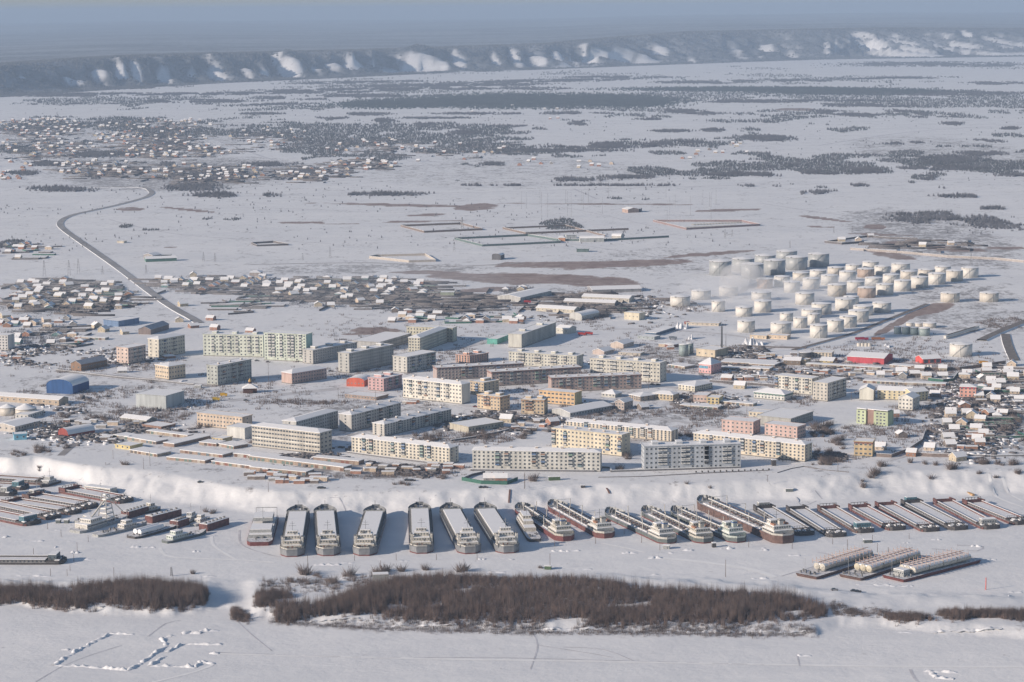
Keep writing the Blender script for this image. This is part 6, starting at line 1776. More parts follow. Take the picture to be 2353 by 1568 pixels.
for pts, w in (([(41, 1010, 328), (41, 1500, 340), (41, 2000, 352), (42, 300, 362), (42, 1000, 374), (42, 1700, 386), (42, 2400, 388)], 2.6), ([(41, 1000, 322), (41, 1700, 345), (42, 0, 348), (42, 1200, 380)], .9), ([(7, 1270, 915), (7, 1700, 955), (8, 0, 1025), (7, 2353, 1090)], 4.5),
               ([(5, 1370, 840), (5, 1420, 905), (5, 1600, 925), (5, 2100, 945), (5, 2353, 965)], 2.2), ([(5, 1810, 740), (5, 1830, 820), (5, 1950, 900), (5, 2030, 945)], 2.2), ([(5, 2050, 690), (5, 2060, 800), (5, 2200, 870), (5, 2400, 920)], 1.4), ([(42, 90, 225), (42, 118, 290), (42, 85, 400)], .8),
               ([(42, 118, 288), (42, 380, 330), (42, 460, 345)], .8), ([(42, 240, 298), (42, 420, 308), (42, 580, 370)], .8), ([(41, 1085, 170), (41, 1140, 225), (41, 1250, 315)], .8), ([(42, 1310, 332), (42, 1322, 385)], .9), ([(42, 1830, 400), (42, 1850, 440), (42, 1880, 470)], 1.6),
               ([(8, 2040, 160), (8, 2120, 280), (8, 2353, 370)], 2), ([(8, 2140, 165), (8, 2220, 250), (8, 2353, 320)], 2), ([(8, 1780, 820), (8, 2000, 830), (8, 1950, 870), (8, 1860, 860)], 1.6), ([(8, 1560, 850), (8, 1750, 870), (8, 1990, 950)], 1.6), ([(7, 870, 800), (7, 1100, 845), (7, 1250, 880)], 2),
               ([(8, 580, 880), (8, 700, 905), (8, 740, 950)], 1.8), ([(8, 270, 1085), (8, 420, 1040), (8, 640, 975)], 1.2), ([(8, 400, 300), (8, 450, 360), (8, 570, 440)], .9), ([(8, 560, 280), (8, 620, 430)], .9), ([(6, 640, 380), (6, 760, 500), (6, 820, 545)], .8), ([(6, 1250, 345), (6, 1285, 475)], 1.2),
               ([(6, 1540, 380), (6, 1640, 480)], .8), ([(41, 160, 460), (41, 280, 390), (41, 400, 340), (41, 560, 290)], .8), ([(41, 680, 250), (41, 760, 190), (41, 830, 175)], .8), ([(41, 700, 460), (41, 900, 410), (41, 985, 375)], 2.2)):
    strip('snow_track', 'vehicle or foot track across the snow', pts, w, TRACK if w > 1.9 else TROD, .08, 0, .3)
for pts, w in (([(9, 340, 452), (9, 900, 447), (9, 1500, 431), (9, 2000, 420), (9, 2400, 408)], 5), ([(9, 560, 300), (9, 800, 342), (9, 1010, 374)], 6), ([(9, 1880, 335), (9, 2100, 303), (9, 2400, 284)], 9), ([(9, -20, 325), (9, 60, 378), (9, 112, 402)], 6), ([(9, 370, 482), (9, 600, 478), (9, 850, 488)], 3), ([(9, 1318, 434), (9, 1372, 458)], 5),
               ([(9, 2400, 524), (9, 2150, 506), (9, 1950, 496), (9, 1750, 468)], 4), ([(9, 440, 302), (9, 560, 345), (9, 640, 372)], 6), ([(9, 250, 505), (9, 420, 540), (9, 760, 560)], 3), ([(9, 1000, 540), (9, 1300, 560), (9, 1560, 600)], 3), ([(9, 0, 432), (9, 160, 424), (9, 300, 428)], 4), ([(9, 1180, 470), (9, 1300, 478), (9, 1500, 520)], 2.5),
               ([(9, 1880, 560), (9, 2100, 540), (9, 2400, 548)], 3.5), ([(9, 700, 420), (9, 1000, 405), (9, 1500, 385)], 4), ([(9, 1500, 260), (9, 1800, 270), (9, 2400, 250)], 8)):
    strip('plain_track', 'track or ditch line across the snowy plain', pts, w, TROD, .1, 0, .3)


# pushed up ridges and heaps of snow
def lumps(name, label, pts, w, h, dens=1.0, kind='structure', gaps=None):
    """chain of overlapping rounded lumps of snow"""
    off = rng.uniform(0, 900)
    b = MB()
    for i in range(len(pts) - 1):
        p, q = pts[i], pts[i + 1]
        d = (q - p); ln = d.length
        d.normalize()
        nx, ny = -d.y, d.x
        n = max(3, int(ln / .8))
        prof = [(-1.0, -.1), (-.62, .45), (-.25, .95), (.2, 1.0), (.6, .5), (1.0, -.1)]
        n0 = len(b.v)
        k6 = len(prof)
        for k in range(n + 1):
            f = k / n
            cx, cy = p.x + (q.x - p.x) * f, p.y + (q.y - p.y) * f
            v1 = float(vnoise(np.array([off + i * 31 + f * ln / 2.6]), np.array([off]))[0])
            v2 = float(vnoise(np.array([off + f * ln / 1.3]), np.array([off + 50 + i]))[0])
            v3 = float(vnoise(np.array([off + f * ln / 7.0]), np.array([off + 90 + i]))[0])
            taper = min(1.0, 5 * f + .25, 5 * (1 - f) + .25)
            hh = h * (.15 + 1.35 * v1) * (.5 + v2) * (1.0 if gaps is None else max(0.05, min(1, (v3 - gaps) * 5))) * taper
            ww = w * (.55 + .7 * v2)
            sh = (v1 - .5) * w * .8
            cz = ground_z(cx, cy)
            for o_, z_ in prof:
                jj = rng.uniform(.85, 1.15)
                b.v.append((cx + nx * (o_ * ww * jj + sh), cy + ny * (o_ * ww * jj + sh), cz + z_ * hh * jj - (.1 if z_ < 0 else 0)))
        for k in range(n):
            for j in range(k6 - 1):
                a_ = n0 + k * k6 + j
                b.f.append((a_, a_ + k6, a_ + k6 + 1, a_ + 1))
    return tag(b.build(name, SNOW, None, True), label, kind=kind)


def pl(t, *xy):
    return [P(t, xy[i], xy[i + 1], 0) for i in range(0, len(xy), 2)]


for q in (pl(41, 250, 382, 300, 345, 440, 268, 508, 240), pl(41, 505, 235, 615, 240), pl(41, 250, 382, 400, 388, 590, 405), pl(41, 590, 405, 650, 372, 765, 290, 745, 255), pl(41, 690, 384, 755, 338), pl(41, 765, 322, 842, 284), pl(41, 842, 284, 1020, 286), pl(41, 690, 385, 800, 384, 900, 392, 925, 362),
          pl(41, 925, 362, 985, 376), pl(41, 962, 326, 1008, 328), pl(41, 285, 308, 318, 310), pl(42, 1890, 408, 2050, 416), pl(42, 1925, 410, 1945, 438, 2030, 446), pl(42, 1310, 335, 1375, 338)):
    lumps('snow_ridge', 'ploughed ridge of snow blocks on the river ice', q, 1.9, .85)
for t, x, y, w, h_ in ((5, 470, 690, 110, 2.2), (5, 60, 745, 60, 1.5), (5, 250, 780, 250, 1.8), (5, 500, 775, 80, 1.2), (5, 610, 780, 60, 1.2), (5, 640, 885, 70, 2.2), (5, 485, 835, 40, 1.2), (5, 1680, 870, 60, 1.4), (5, 1200, 835, 260, 1.2), (5, 720, 940, 200, 1.2), (5, 15, 655, 60, 1.5), (6, 640, 985, 260, 1.5), (6, 840, 965, 120, 1.8),
                       (6, 1320, 950, 80, 1.2), (6, 1980, 940, 60, 1.4), (6, 2240, 940, 40, 1.2), (7, 560, 865, 240, 2.0), (7, 800, 885, 90, 1.8), (7, 1330, 925, 130, 1.4), (7, 1110, 885, 140, 1.3), (7, 1480, 885, 80, 1.5), (7, 1650, 860, 180, 2.0), (7, 1940, 845, 120, 2.0), (7, 2240, 840, 60, 1.6), (8, 110, 860, 90, 1.8), (8, 430, 905, 200, 1.5),
                       (8, 840, 815, 160, 1.4), (8, 1340, 800, 60, 1.5), (8, 1600, 770, 90, 1.3), (8, 1940, 830, 90, 1.5), (8, 2070, 945, 90, 1.8), (8, 1300, 1170, 200, 1.2), (8, 2260, 1220, 160, 1.4), (8, 80, 1105, 140, 1.2), (8, 1060, 1160, 300, 1.0), (7, 2240, 1100, 120, 1.3), (7, 1430, 1068, 400, .9), (7, 640, 1022, 300, .9), (8, 2240, 1270, 50, 1.6),
                       (6, 2000, 1045, 500, .9), (6, 700, 1075, 900, .9), (5, 1400, 1085, 900, .9), (5, 200, 1082, 500, .9), (41, 880, 235, 90, 2.4), (41, 960, 225, 90, 2.2), (41, 790, 245, 30, 1.5), (41, 560, 125, 240, 1.0), (41, 1500, 182, 300, 1.4), (41, 1900, 205, 400, 1.2), (42, 300, 222, 500, 1.2), (42, 1000, 232, 700, 1.7), (42, 2000, 232, 500, 1.4)):
    lumps('snow_heap', 'rough heaps of snow on the ice', [P(t, x - w / 2, y, 0), P(t, x, y + rng.uniform(-5, 5), 0), P(t, x + w / 2, y, 0)], 2.4, h_ * .5, 1.0, 'structure', .3)
for t, x, y, w, h_ in ((4, 860, 640, 46, 4.0), (4, 985, 640, 60, 5.0)):
    p = P(t, x, y)
    o = MB().cyl(0, 0, w / 8.0, 0, h_, 16, .6).build('gravel_heap', mat('gravel', (0.40, 0.38, 0.38), .95, .3, .5), None, True); o.location = (p.x, p.y, TOWN - .1)
    tag(o, 'grey gravel heap in front of the crimson warehouse', 'gravel heap', 'gravel heaps')
for t, x, y, w, h_ in ((3, 2120, 490, 130, 4), (3, 1630, 440, 40, 4), (3, 1560, 350, 120, 4), (4, 60, 490, 110, 4), (4, 1180, 510, 40, 3), (1, 1560, 800, 60, 2)):
    lumps('snow_pile', 'cleared pile of snow in the works yard', [P(t, x - w / 2, y), P(t, x + w / 2, y)], 7, h_, 1.4)


# ------------------------------------------------------------------ walls and fences
def wall(name, label, t, pts, h, m, closed=False, th=.3, cat='fence', cap_=True, group=None):
    q = [P(t if len(p) == 2 else p[2], p[0], p[1]) for p in pts]
    if closed: q.append(q[0])
    b, c = MB(), MB()
    o = q[0]
    for i in range(len(q) - 1):
        a, e = q[i] - o, q[i + 1] - o
        a.z = e.z = h / 2
        b.beam(a, e, th, h)
        a.z = e.z = h + .09
        c.beam(a, e, th + .1, .16)
    r = b.build(name, m)
    if cap_:
        c.build('snow_cap', ROOF_SNOW, r)
    r.location = (o.x, o.y, TOWN - .05)
    return tag(r, label, cat, group)


WB = mat('wall_brown', (0.21, 0.17, 0.155), .9, .3)
WG_ = mat('fence_teal', (0.12, 0.17, 0.17), .8, .3)
WR = mat('fence_red', (0.27, 0.20, 0.20), .8, .3)
WD = mat('fence_wood', (0.15, 0.14, 0.145), .95, .4)
GRN = mat('fence_green', (0.04, 0.13, 0.10), .8, .3)
wall('yard_wall', 'brown wall round the yard with the drilling tower', 12, [(1290, 315), (1490, 368), (1990, 345), (1800, 295)], 3, WB, True)
wall('yard_wall', 'teal and brown wall round the wide walled yard on the plain', 13, [(-389, 425), (-150, 485), (520, 455), (490, 432), (240, 395)], 3, WG_, True)
wall('yard_wall', 'brown wall round the yard of scattered machines', 13, [(22, 335), (220, 380), (1100, 343)], 3, WB)
wall('yard_wall', 'low far wall of the yard of scattered machines', 13, [(22, 335), (560, 312), (900, 400)], 2.6, WB)
wall('yard_wall', 'dark wall along the front of the storage hangars', 13, [(240, 395), (490, 438), (900, 438), (1445, 408)], 3, WG_)
wall('red_fence', 'faded red fence round the field of small snowy boxes', 13, [(1310, 272), (1595, 342), (2225, 308), (2070, 273)], 3, WR, True)
wall('yard_wall', 'dark fence round a small empty yard on the plain', 12, [(10, 463), (60, 485), (330, 475), (200, 452)], 2.6, WD, True)
wall('yard_wall', 'pale wall round the yard beside the marsh', 12, [(1020, 585), (1360, 622), (1590, 615), (1500, 562), (1080, 572)], 3, mat('wall_pale', (0.46, 0.42, 0.38), .9, .2), True)
wall('depot_fence', 'long pale fence curving away behind the fuel depot', 14, [(860, 515), (1300, 545), (1700, 582), (2100, 600), (2353, 625)], 3, mat('fence_tan', (0.40, 0.365, 0.345), .9, .3))
wall('yard_fence', 'dark fence round the farmstead behind the depot', 14, [(640, 455), (790, 470), (980, 456)], 3, WD)
wall('yard_fence', 'dark fence leading to the brown hut behind the depot', 14, [(640, 455), (850, 425), (1010, 405), (1200, 420), (1440, 428)], 2.4, WD)
wall('green_fence', 'dark green fence round the small house at the edge of the bank', 6, [(1812, 262), (1980, 292), (2200, 298), (2290, 262)], 2.6, GRN, cap_=False)
wall('picket_fence', 'grey picket fence behind the small house at the edge of the bank', 6, [(1812, 262), (1900, 225), (2010, 200)], 1.8, WD)
wall('green_fence', 'dark green fence below the shed rows in the eastern quarter', 4, [(1530, 800), (1660, 815), (1745, 805), (1790, 745)], 2.6, GRN)
wall('green_fence', 'dark green fence behind the pink tower house', 4, [(2065, 900), (2200, 908), (2353, 898)], 2.6, GRN)
wall('brown_fence', 'dark brown fence along the tan three-storey building', 4, [(1085, 1455), (1215, 1462), (1360, 1410), (1480, 1330), (1510, 1240)], 2.6, WB)
wall('brown_fence', 'dark brown fence beside the white gatehouse on the bank', 8, [(1400, 50), (1560, 60), (1740, 65)], 2.6, WB)
wall('brick_wall', 'brown brick wall running east from the fire garage', 4, [(1380, 700), (1560, 715), (1800, 712), (2195, 655)], 3, WB)
wall('heating_pipe', 'snow-capped heating pipe along the foot of the riverside blocks', 6, [(830, 25), (1100, 62), (1500, 110), (1800, 150)], 1.2, RIM, th=1.0, cat='pipe')
wall('heating_pipe', 'snow-capped heating pipe in front of the grey panel block', 7, [(-250, 178), (60, 182), (810, 188), (860, 155), (945, 158), (950, 190), (1350, 178), (2060, 155)], 1.3, RIM, th=1.0, cat='pipe')
wall('heating_pipe', 'long snowy heating pipe between the log hall and the blue hall', 1, [(480, 715), (1000, 775), (1300, 800), (1660, 838)], 1.4, RIM, th=1.0, cat='pipe')
wall('pipe_bridge', 'snow-topped pipe bridge on low posts by the cream hipped house', 3, [(1795, 812), (2000, 825), (2353, 850)], 2.2, WD, th=.8, cat='pipe')
wall('heating_pipe', 'dark snow-capped pipe winding behind the kindergarten', 2, [(1720, 1318), (1900, 1292), (2130, 1245), (2250, 1215), (2400, 1238)], 1.4, RIM, th=1.0, cat='pipe')
wall('works_fence', 'picket line across the snow under the white tanks', 4, [(-100, 505), (200, 520), (480, 525)], 1.6, WD, cap_=False)
wall('chain_fence', 'line of low posts along the riverside walk', 7, [(840, 238), (1200, 232), (1700, 205), (2300, 178)], .6, WD, th=.15, cap_=False)
wall('chain_fence', 'low barrier bending round the riverside square', 8, [(235, 200), (350, 165), (460, 145), (640, 175), (850, 195)], .6, WD, th=.15, cap_=False)
wall('pipe_trestle', 'high pipe trestle crossing toward the side channel', 8, [(1860, 48), (2100, 58), (2353, 52)], 1.0, RIM, th=.5, cat='pipe')
for i in range(14):
    p = P(7, 1678 + 52 * i if i < 13 else 2300, 195 - 1.6 * i)
    o = MB().box(-.5, .5, -.5, .5, 0, 1.2).build('bollard_urn', DHULL); o.location = (p.x, p.y, ground_z(p.x, p.y))
    tag(o, 'small dark urn in the row along the riverside walk', 'urn', 'row of urns on the riverside walk')
for i in range(2):
    for k in range(17):
        p = P(13, 1590 + 26 * k + i * 60, 328 - i * 26 - k * 1.2)
        o = MB().box(-2.2, 2.2, -1.5, 1.5, 0, 1.8).build('snowy_box', CABW); o.location = (p.x, p.y, TOWN)
        tag(o, 'small snowy box in the rows behind the faded red fence', 'box', 'rows of small boxes in the red yard')
for x, y0, y1, lab in ((2223, 335, 500, 'wooden stair down the bank above the small workboat'), (3051, 310, 445, 'wooden stair down the bank above the widest tanker gap')):
    t, xx = (6, x) if x < 2300 else (7, x - 2139)
    a, b_ = P(t, xx, y0, TOWN), P(t, xx + (24 if t == 7 else -8), y1, .2)
    r = MB()
    L = (b_ - a).length
    for i in range(60):
        f = i / 60
        p = a.lerp(b_, f) - a
        gz = max(ground_z(a.x + p.x, a.y + p.y) + .35, a.z + p.z) - a.z if False else ground_z(a.x + p.x, a.y + p.y) + .35 - a.z
        r.box(p.x - .55, p.x + .55, p.y - .75, p.y + .35, gz - .35, gz)
    o = r.build('bank_stair', mat('stair_wood', (0.22, 0.13, 0.11), .9, .3)); o.location = a
    tag(o, lab, 'stair')


# ------------------------------------------------------------------ wooden houses, sheds, cars
HC = [((0.30, 0.17, 0.12), 'brown'), ((0.36, 0.20, 0.15), 'brick-red'), ((0.50, 0.43, 0.32), 'cream'), ((0.32, 0.31, 0.30), 'grey'), ((0.16, 0.28, 0.28), 'blue-green'), ((0.20, 0.17, 0.155), 'dark log'), ((0.56, 0.46, 0.36), 'tan')]
_hm = {}


def house_parts(ci, v):
    if (ci, v) in _hm: return _hm[(ci, v)]
    q = random.Random(ci * 10 + v)
    W, D, h, rh = q.uniform(8, 12), q.uniform(8, 11), q.uniform(2.8, 4.6), q.uniform(2.2, 3.6)
    m = mat('house_%s' % HC[ci][1].replace(' ', '_'), HC[ci][0], .9, .3, .4)
    wb = MB().box(-W / 2, W / 2, -D / 2, D / 2, 0, h)
    if v != 2:
        for x in (-W / 2, W / 2):
            wb.quad((x, -D / 2, h), (x, D / 2, h), (x, 0, h + rh))
    me = bpy.data.meshes.new('wall'); me.from_pydata(wb.v, [], wb.f); me.materials.append(m)
    r = MB()
    t = .32
    if v == 2:
        o = .5
        c = [(-W / 2 - o, -D / 2 - o), (W / 2 + o, -D / 2 - o), (W / 2 + o, D / 2 + o), (-W / 2 - o, D / 2 + o)]
        for i in range(4):
            p, s = c[i], c[(i + 1) % 4]
            r.quad((*p, h - .1), (*s, h - .1), (*s, h + .2), (*p, h + .2)); r.quad((*p, h + .2), (*s, h + .2), (0, 0, h + rh * .8))
    else:
        X = W / 2 + .5
        for s in (-1, 1):
            ye, ze = s * (D / 2 + .6), h - .25
            r.quad(*[(-X, ye, ze + t), (X, ye, ze + t), (X, 0, h + rh + t), (-X, 0, h + rh + t)][::s if s < 0 else 1][::1] if s < 0 else ((-X, 0, h + rh + t), (X, 0, h + rh + t), (X, ye, ze + t), (-X, ye, ze + t)))
            r.quad((-X, ye, ze), (X, ye, ze), (X, ye, ze + t), (-X, ye, ze + t))
            for x in (-X, X):
                r.quad((x, ye, ze), (x, ye, ze + t), (x, 0, h + rh + t), (x, 0, h + rh))
            r.quad((-X, ye, ze), (-X, 0, h + rh), (X, 0, h + rh), (X, ye, ze))
    mr = bpy.data.meshes.new('roof'); mr.from_pydata(r.v, [], r.f); mr.materials.append(ROOF_SNOW)
    _hm[(ci, v)] = (me, mr, W, D, h, rh)
    return _hm[(ci, v)]


NH = 0
_chim = MB().box(-.45, .45, -.45, .45, 0, 1.6)
chm = bpy.data.meshes.new('chimney'); chm.from_pydata(_chim.v, [], _chim.f); chm.materials.append(mat('chimney_brick', (0.30, 0.16, 0.12), .9, .2))
TAKEN = [(x, y) for x, y, *_ in BUILT]


def clash(x, y, r=13):
    for bx, by, rz, L, D in BUILT:
        c, s_ = math.cos(-rz), math.sin(-rz)
        u, v = (x - bx) * c - (y - by) * s_, (x - bx) * s_ + (y - by) * c
        if -r < u < L + r and -r < v < D + r: return True
    return False


ROADP = []
for i in range(len(MAIN) - 1):
    a, b_ = P(*MAIN[i]), P(*MAIN[i + 1])
    for k in range(12):
        ROADP.append(a.lerp(b_, k / 12))


def house(x, y, rz, ci, v, where, near, sc=1.0):
    global NH
    NH += 1
    me, mr, W, D, h, rh = house_parts(ci, v)
    col = HC[ci][1]
    kind = 'gabled' if v != 2 else 'pyramid-roofed'
    r = thing('wooden_house', '%s %s house with snowy roof %s' % (col, kind, where), 'house', (x, y, TOWN - .15), rz, 'small houses with snowy roofs')
    sc *= .84
    if sc != 1.0: r.scale = (sc, sc, sc)
    place('wall', me, r, (0, 0, 0)); place('roof', mr, r, (0, 0, 0))
    if near:
        for dx in (-W * .25, W * .25):
            place('window', window_mesh(1.3, 1.2), r, (dx, -D / 2 - .02, 1.2))
        place('window', window_mesh(1.3, 1.2), r, (-W / 2 - .02, 0, 1.2), -math.pi / 2)
        place('chimney', chm, r, (W * .2, .6, h + rh * .7))


_spots = [  # surveyed houses: tile x y colour variant
    (4, 1420, 770, 5, 0), (4, 1660, 780, 3, 0), (4, 1520, 790, 6, 1), (4, 1600, 945, 5, 0), (4, 1240, 1115, 1, 0), (4, 1310, 1295, 5, 0), (4, 1700, 1190, 3, 1), (4, 1850, 1040, 0, 0), (4, 1875, 1100, 3, 0), (4, 1830, 1190, 6, 0), (4, 1990, 1165, 6, 1), (4, 1710, 1310, 3, 0),
    (4, 1725, 1375, 5, 1), (4, 1555, 1405, 6, 0), (4, 1400, 1455, 0, 1), (8, 1795, 100, 2, 0), (4, 2000, 875, 4, 2), (4, 2040, 745, 5, 0), (4, 2005, 800, 3, 0), (4, 2080, 960, 3, 1), (4, 1970, 955, 6, 0), (4, 2220, 760, 5, 0), (4, 2160, 840, 5, 1), (4, 2260, 680, 6, 0), (4, 2180, 1110, 5, 0), (4, 2060, 1110, 0, 1),
    (4, 1130, 1400, 6, 0), (6, 2050, 270, 3, 0), (6, 2150, 285, 1, 1), (3, 60, 300, 2, 0), (3, 180, 280, 1, 0), (3, 60, 1160, 2, 0), (3, 450, 1185, 1, 1), (3, 2130, 800, 1, 2), (3, 1950, 800, 0, 0), (3, 2060, 870, 2, 0), (3, 1225, 1050, 5, 1), (1, 1440, 610, 0, 2), (1, 1040, 735, 3, 0), (1, 2140, 395, 1, 0), (1, 1835, 370, 1, 1),
    (1, 1800, 285, 1, 0), (1, 1560, 165, 2, 0), (1, 870, 110, 0, 2), (1, 1010, 95, 1, 1), (1, 1010, 185, 6, 2), (1, 760, 185, 2, 0), (1, 410, 190, 4, 0), (1, 300, 170, 2, 1), (1, 150, 185, 6, 0), (1, 190, 110, 2, 0), (1, 130, 130, 2, 1), (1, 500, 95, 2, 0), (1, 700, 95, 4, 1), (1, 350, 30, 1, 2), (1, 130, 285, 1, 0), (1, 230, 285, 5, 0),
    (1, 620, 330, 3, 0), (1, 820, 350, 2, 0), (1, 1060, 405, 2, 1), (1, 120, 470, 6, 0), (1, 430, 495, 5, 1), (1, 880, 385, 2, 0), (1, 1650, 350, 0, 0), (1, 1530, 300, 2, 1), (1, 40, 265, 2, 0), (1, 390, 300, 6, 1), (11, 270, 800, 1, 0), (11, 340, 870, 1, 1), (11, 580, 835, 2, 0), (11, 720, 850, 1, 0), (11, 640, 890, 2, 2), (11, 430, 800, 3, 0),
    (12, 140, 835, 2, 0), (12, 245, 880, 6, 1), (12, 370, 915, 2, 0), (12, 415, 810, 2, 1), (12, 1060, 880, 3, 0), (12, 1030, 850, 2, 1), (12, 1390, 870, 0, 0), (12, 1120, 800, 5, 1), (12, 660, 770, 5, 2), (12, 830, 790, 2, 0), (12, 580, 1000, 2, 1), (12, 690, 1005, 6, 0), (12, 940, 970, 6, 1), (12, 1110, 985, 6, 0), (12, 1240, 1050, 5, 0),
    (12, 1350, 1055, 1, 2), (11, 1650, 745, 2, 0), (11, 1480, 815, 5, 0), (11, 1400, 815, 2, 1), (11, 1820, 840, 1, 0), (11, 1660, 795, 2, 0), (11, 2110, 830, 0, 1), (11, 2280, 840, 3, 0), (11, 1560, 995, 0, 2), (11, 1350, 770, 6, 0), (14, 790, 445, 2, 0), (14, 1040, 410, 5, 0), (14, 1490, 490, 2, 0), (14, 1730, 475, 6, 1), (14, 935, 440, 6, 0)]
_w = {1: 'in the old village west of the road', 11: 'by the straight road over the plain', 12: 'in the village behind the green blocks', 3: 'between the works and apartment blocks', 4: 'in the eastern quarter by the side channel', 8: 'on the bank by the pipe trestle', 6: 'inside the green fence on the bank', 14: 'beyond the fuel depot'}
for t, x, y, ci, v in _spots:
    p = P(t, x, y)
    rz = rng.choice([0, 0.12, -0.35, 0.5]) + (math.pi / 2 if rng.random() < .25 else 0)
    house(p.x, p.y + 5, rz, ci, v, _w[t], t in (4, 8, 6, 3, 1))
    BUILT.append((p.x - 5, p.y, 0, 10, 10))
def street(p, gap):
    """slide a house site to the nearest of the parallel village streets"""
    c, s_ = math.cos(-.16), math.sin(-.16)
    u, v = p.x * c + p.y * s_, -p.x * s_ + p.y * c
    v = round(v / gap) * gap + rng.choice((-9, 9)) + rng.gauss(0, 1.5)
    u = round(u / 19) * 19 + rng.gauss(0, 2)
    return Vector((u * c - v * s_, u * s_ + v * c, p.z))


_areas = [(4, 2080, 770, 520, 110, 8), (4, 2130, 930, 400, 110, 6), (4, 1900, 1130, 380, 90, 4), (4, 1900, 1310, 360, 120, 5), (4, 1400, 740, 420, 36, 5), (1, 300, 300, 620, 60, 10), (1, 350, 450, 600, 90, 8), (1, 560, 110, 1150, 200, 26), (11, 500, 840, 900, 110, 12), (11, 1800, 800, 1000, 100, 22), (12, 800, 860, 1600, 180, 44),
          (11, 160, 520, 380, 160, 12), (3, 140, 30, 260, 50, 3), (2, 1500, 260, 560, 60, 8), (2, 2000, 290, 500, 60, 7)]
for t, cx, cy, w, h_, n in _areas:
    k = 0
    for _ in range(n * 8):
        if k >= n: break
        a, d = rng.random() * 6.283, rng.random() ** .5
        p = street(P(t, cx + d * math.cos(a) * w / 2, cy + d * math.sin(a) * h_ / 2), 40)
        if clash(p.x, p.y, 5) or any((p - q).length < 16 for q in ROADP): continue
        house(p.x, p.y, -.16 + rng.gauss(0, .06) + (math.pi / 2 if rng.random() < .35 else 0), rng.choice([0, 1, 2, 3, 5, 5, 6, 6, 2, 4]), rng.choice([0, 1, 0, 1, 2]), _w.get(t, 'on the white field behind the blocks'), t in (4, 1))
        BUILT.append((p.x - 5, p.y - 5, 0, 10, 10))
        k += 1
# the far village: the nearest of its houses one by one, the rest as one
_fv = [(21, 280, 180, 620, 120, 120), (21, 1050, 170, 760, 90, 60), (21, 300, 320, 620, 140, 70), (21, 1000, 260, 800, 120, 90), (21, 1150, 350, 900, 90, 80), (21, 1800, 250, 560, 120, 30), (21, 700, 460, 700, 110, 60), (21, 1400, 490, 800, 120, 90), (21, 2100, 500, 600, 80, 36), (22, 250, 310, 700, 120, 30), (22, 150, 440, 500, 70, 36), (22, 850, 320, 800, 80, 16),
       (21, 80, 480, 240, 120, 24), (22, 1700, 440, 400, 60, 8), (23, 350, 330, 700, 80, 12), (23, 120, 385, 250, 30, 4), (22, 1250, 120, 1500, 160, 8), (22, 800, 420, 1500, 60, 10)]
far = []
for t, cx, cy, w, h_, n in _fv:
    for _ in range(int(n * .78)):
        a, d = rng.random() * 6.283, rng.random() ** .5
        p = street(P(t, cx + d * math.cos(a) * w / 2, cy + d * math.sin(a) * h_ / 2), 62)
        far.append((p.y, p.x, -.16 + rng.gauss(0, .1) + (math.pi / 2 if rng.random() < .4 else 0), rng.choice([0, 1, 1, 2, 3, 5, 6, 6]), rng.choice([0, 1, 1])))
far.sort()
left = max(0, 296 - NH)
for y, x, rz, ci, v in far[:left]:
    house(x, y, rz, ci, v, 'in the far village beyond the road bend', False, .82)
V, Fc, mi = [], [], []
cols = sorted({f[3] for f in far[left:]})
for y, x, rz, ci, v in far[left:]:
    me, mr, *_ = house_parts(ci, v)
    c, s_ = math.cos(rz) * .85, math.sin(rz) * .85
    for src, k in ((me, cols.index(ci)), (mr, len(cols))):
        n0 = len(V)
        V += [(p.co.x * c - p.co.y * s_ + x, p.co.x * s_ + p.co.y * c + y, p.co.z * .85 + TOWN) for p in src.vertices]
        for pg in src.polygons:
            Fc.append(tuple(n0 + i for i in pg.vertices)); mi.append(k)
me = bpy.data.meshes.new('far_houses'); me.from_pydata(V, [], Fc)
for ci in cols: me.materials.append(MATS[('house_%s' % HC[ci][1].replace(' ', '_'),)])
me.materials.append(ROOF_SNOW)
me.polygons.foreach_set('material_index', mi)
tag(put('far_village', me), 'mass of tiny houses of the far village on the plain', 'village', kind='stuff')

# village scrub, garden trees and plot fences
def scrub(name, label, areas, size, hgt, m=BIRCH, thr=.45, base=None):
    P_ = []
    for t, cx, cy, w, h_, n in areas:
        P_.append(scatter(t, cx, cy, w, h_, n))
    p = np.concatenate(P_)
    nz = fbm(p[:, 0] / 40, p[:, 1] / 55, 3)
    p = p[nz > thr]
    z = land(p[:, 0], p[:, 1])[0]
    o = inst_mesh(name, *(base or spikes(8, 5, .9, .5, .12, .4)), np.c_[p, z - .2], np.c_[np.full(len(p), size), hgt * (.5 + .8 * nrg.rand(len(p)))], nrg.rand(len(p)) * 6.28, m)
    tag(o, label, 'scrub')


scrub('garden_scrub', 'bare garden trees and scrub between the village houses', [(1, 560, 120, 1200, 240, 900), (1, 300, 400, 620, 260, 320), (11, 500, 840, 900, 130, 500), (11, 1800, 810, 1000, 140, 700), (12, 800, 870, 1700, 260, 2200), (12, 1500, 1010, 900, 140, 500), (12, 1950, 990, 600, 160, 400), (3, 160, 40, 330, 100, 220), (3, 1000, 150, 800, 160, 380), (3, 850, 240, 260, 60, 180)], 2.4, 3.2)
scrub('village_trees', 'bare trees filling the plots of the far village', [(21, 280, 190, 650, 140, 1300), (21, 1050, 180, 780, 120, 700), (21, 300, 330, 660, 180, 1300), (21, 1000, 270, 860, 150, 1300), (21, 1150, 350, 1000, 110, 1100), (21, 1800, 270, 600, 150, 400), (21, 700, 460, 760, 130, 1200), (21, 1400, 500, 860, 140, 1500), (21, 2100, 500, 620, 110, 700), (22, 250, 310, 760, 140, 500), (22, 150, 440, 540, 90, 400), (22, 900, 350, 900, 120, 300)], 2.6, 4.0, BIRCH, .47)
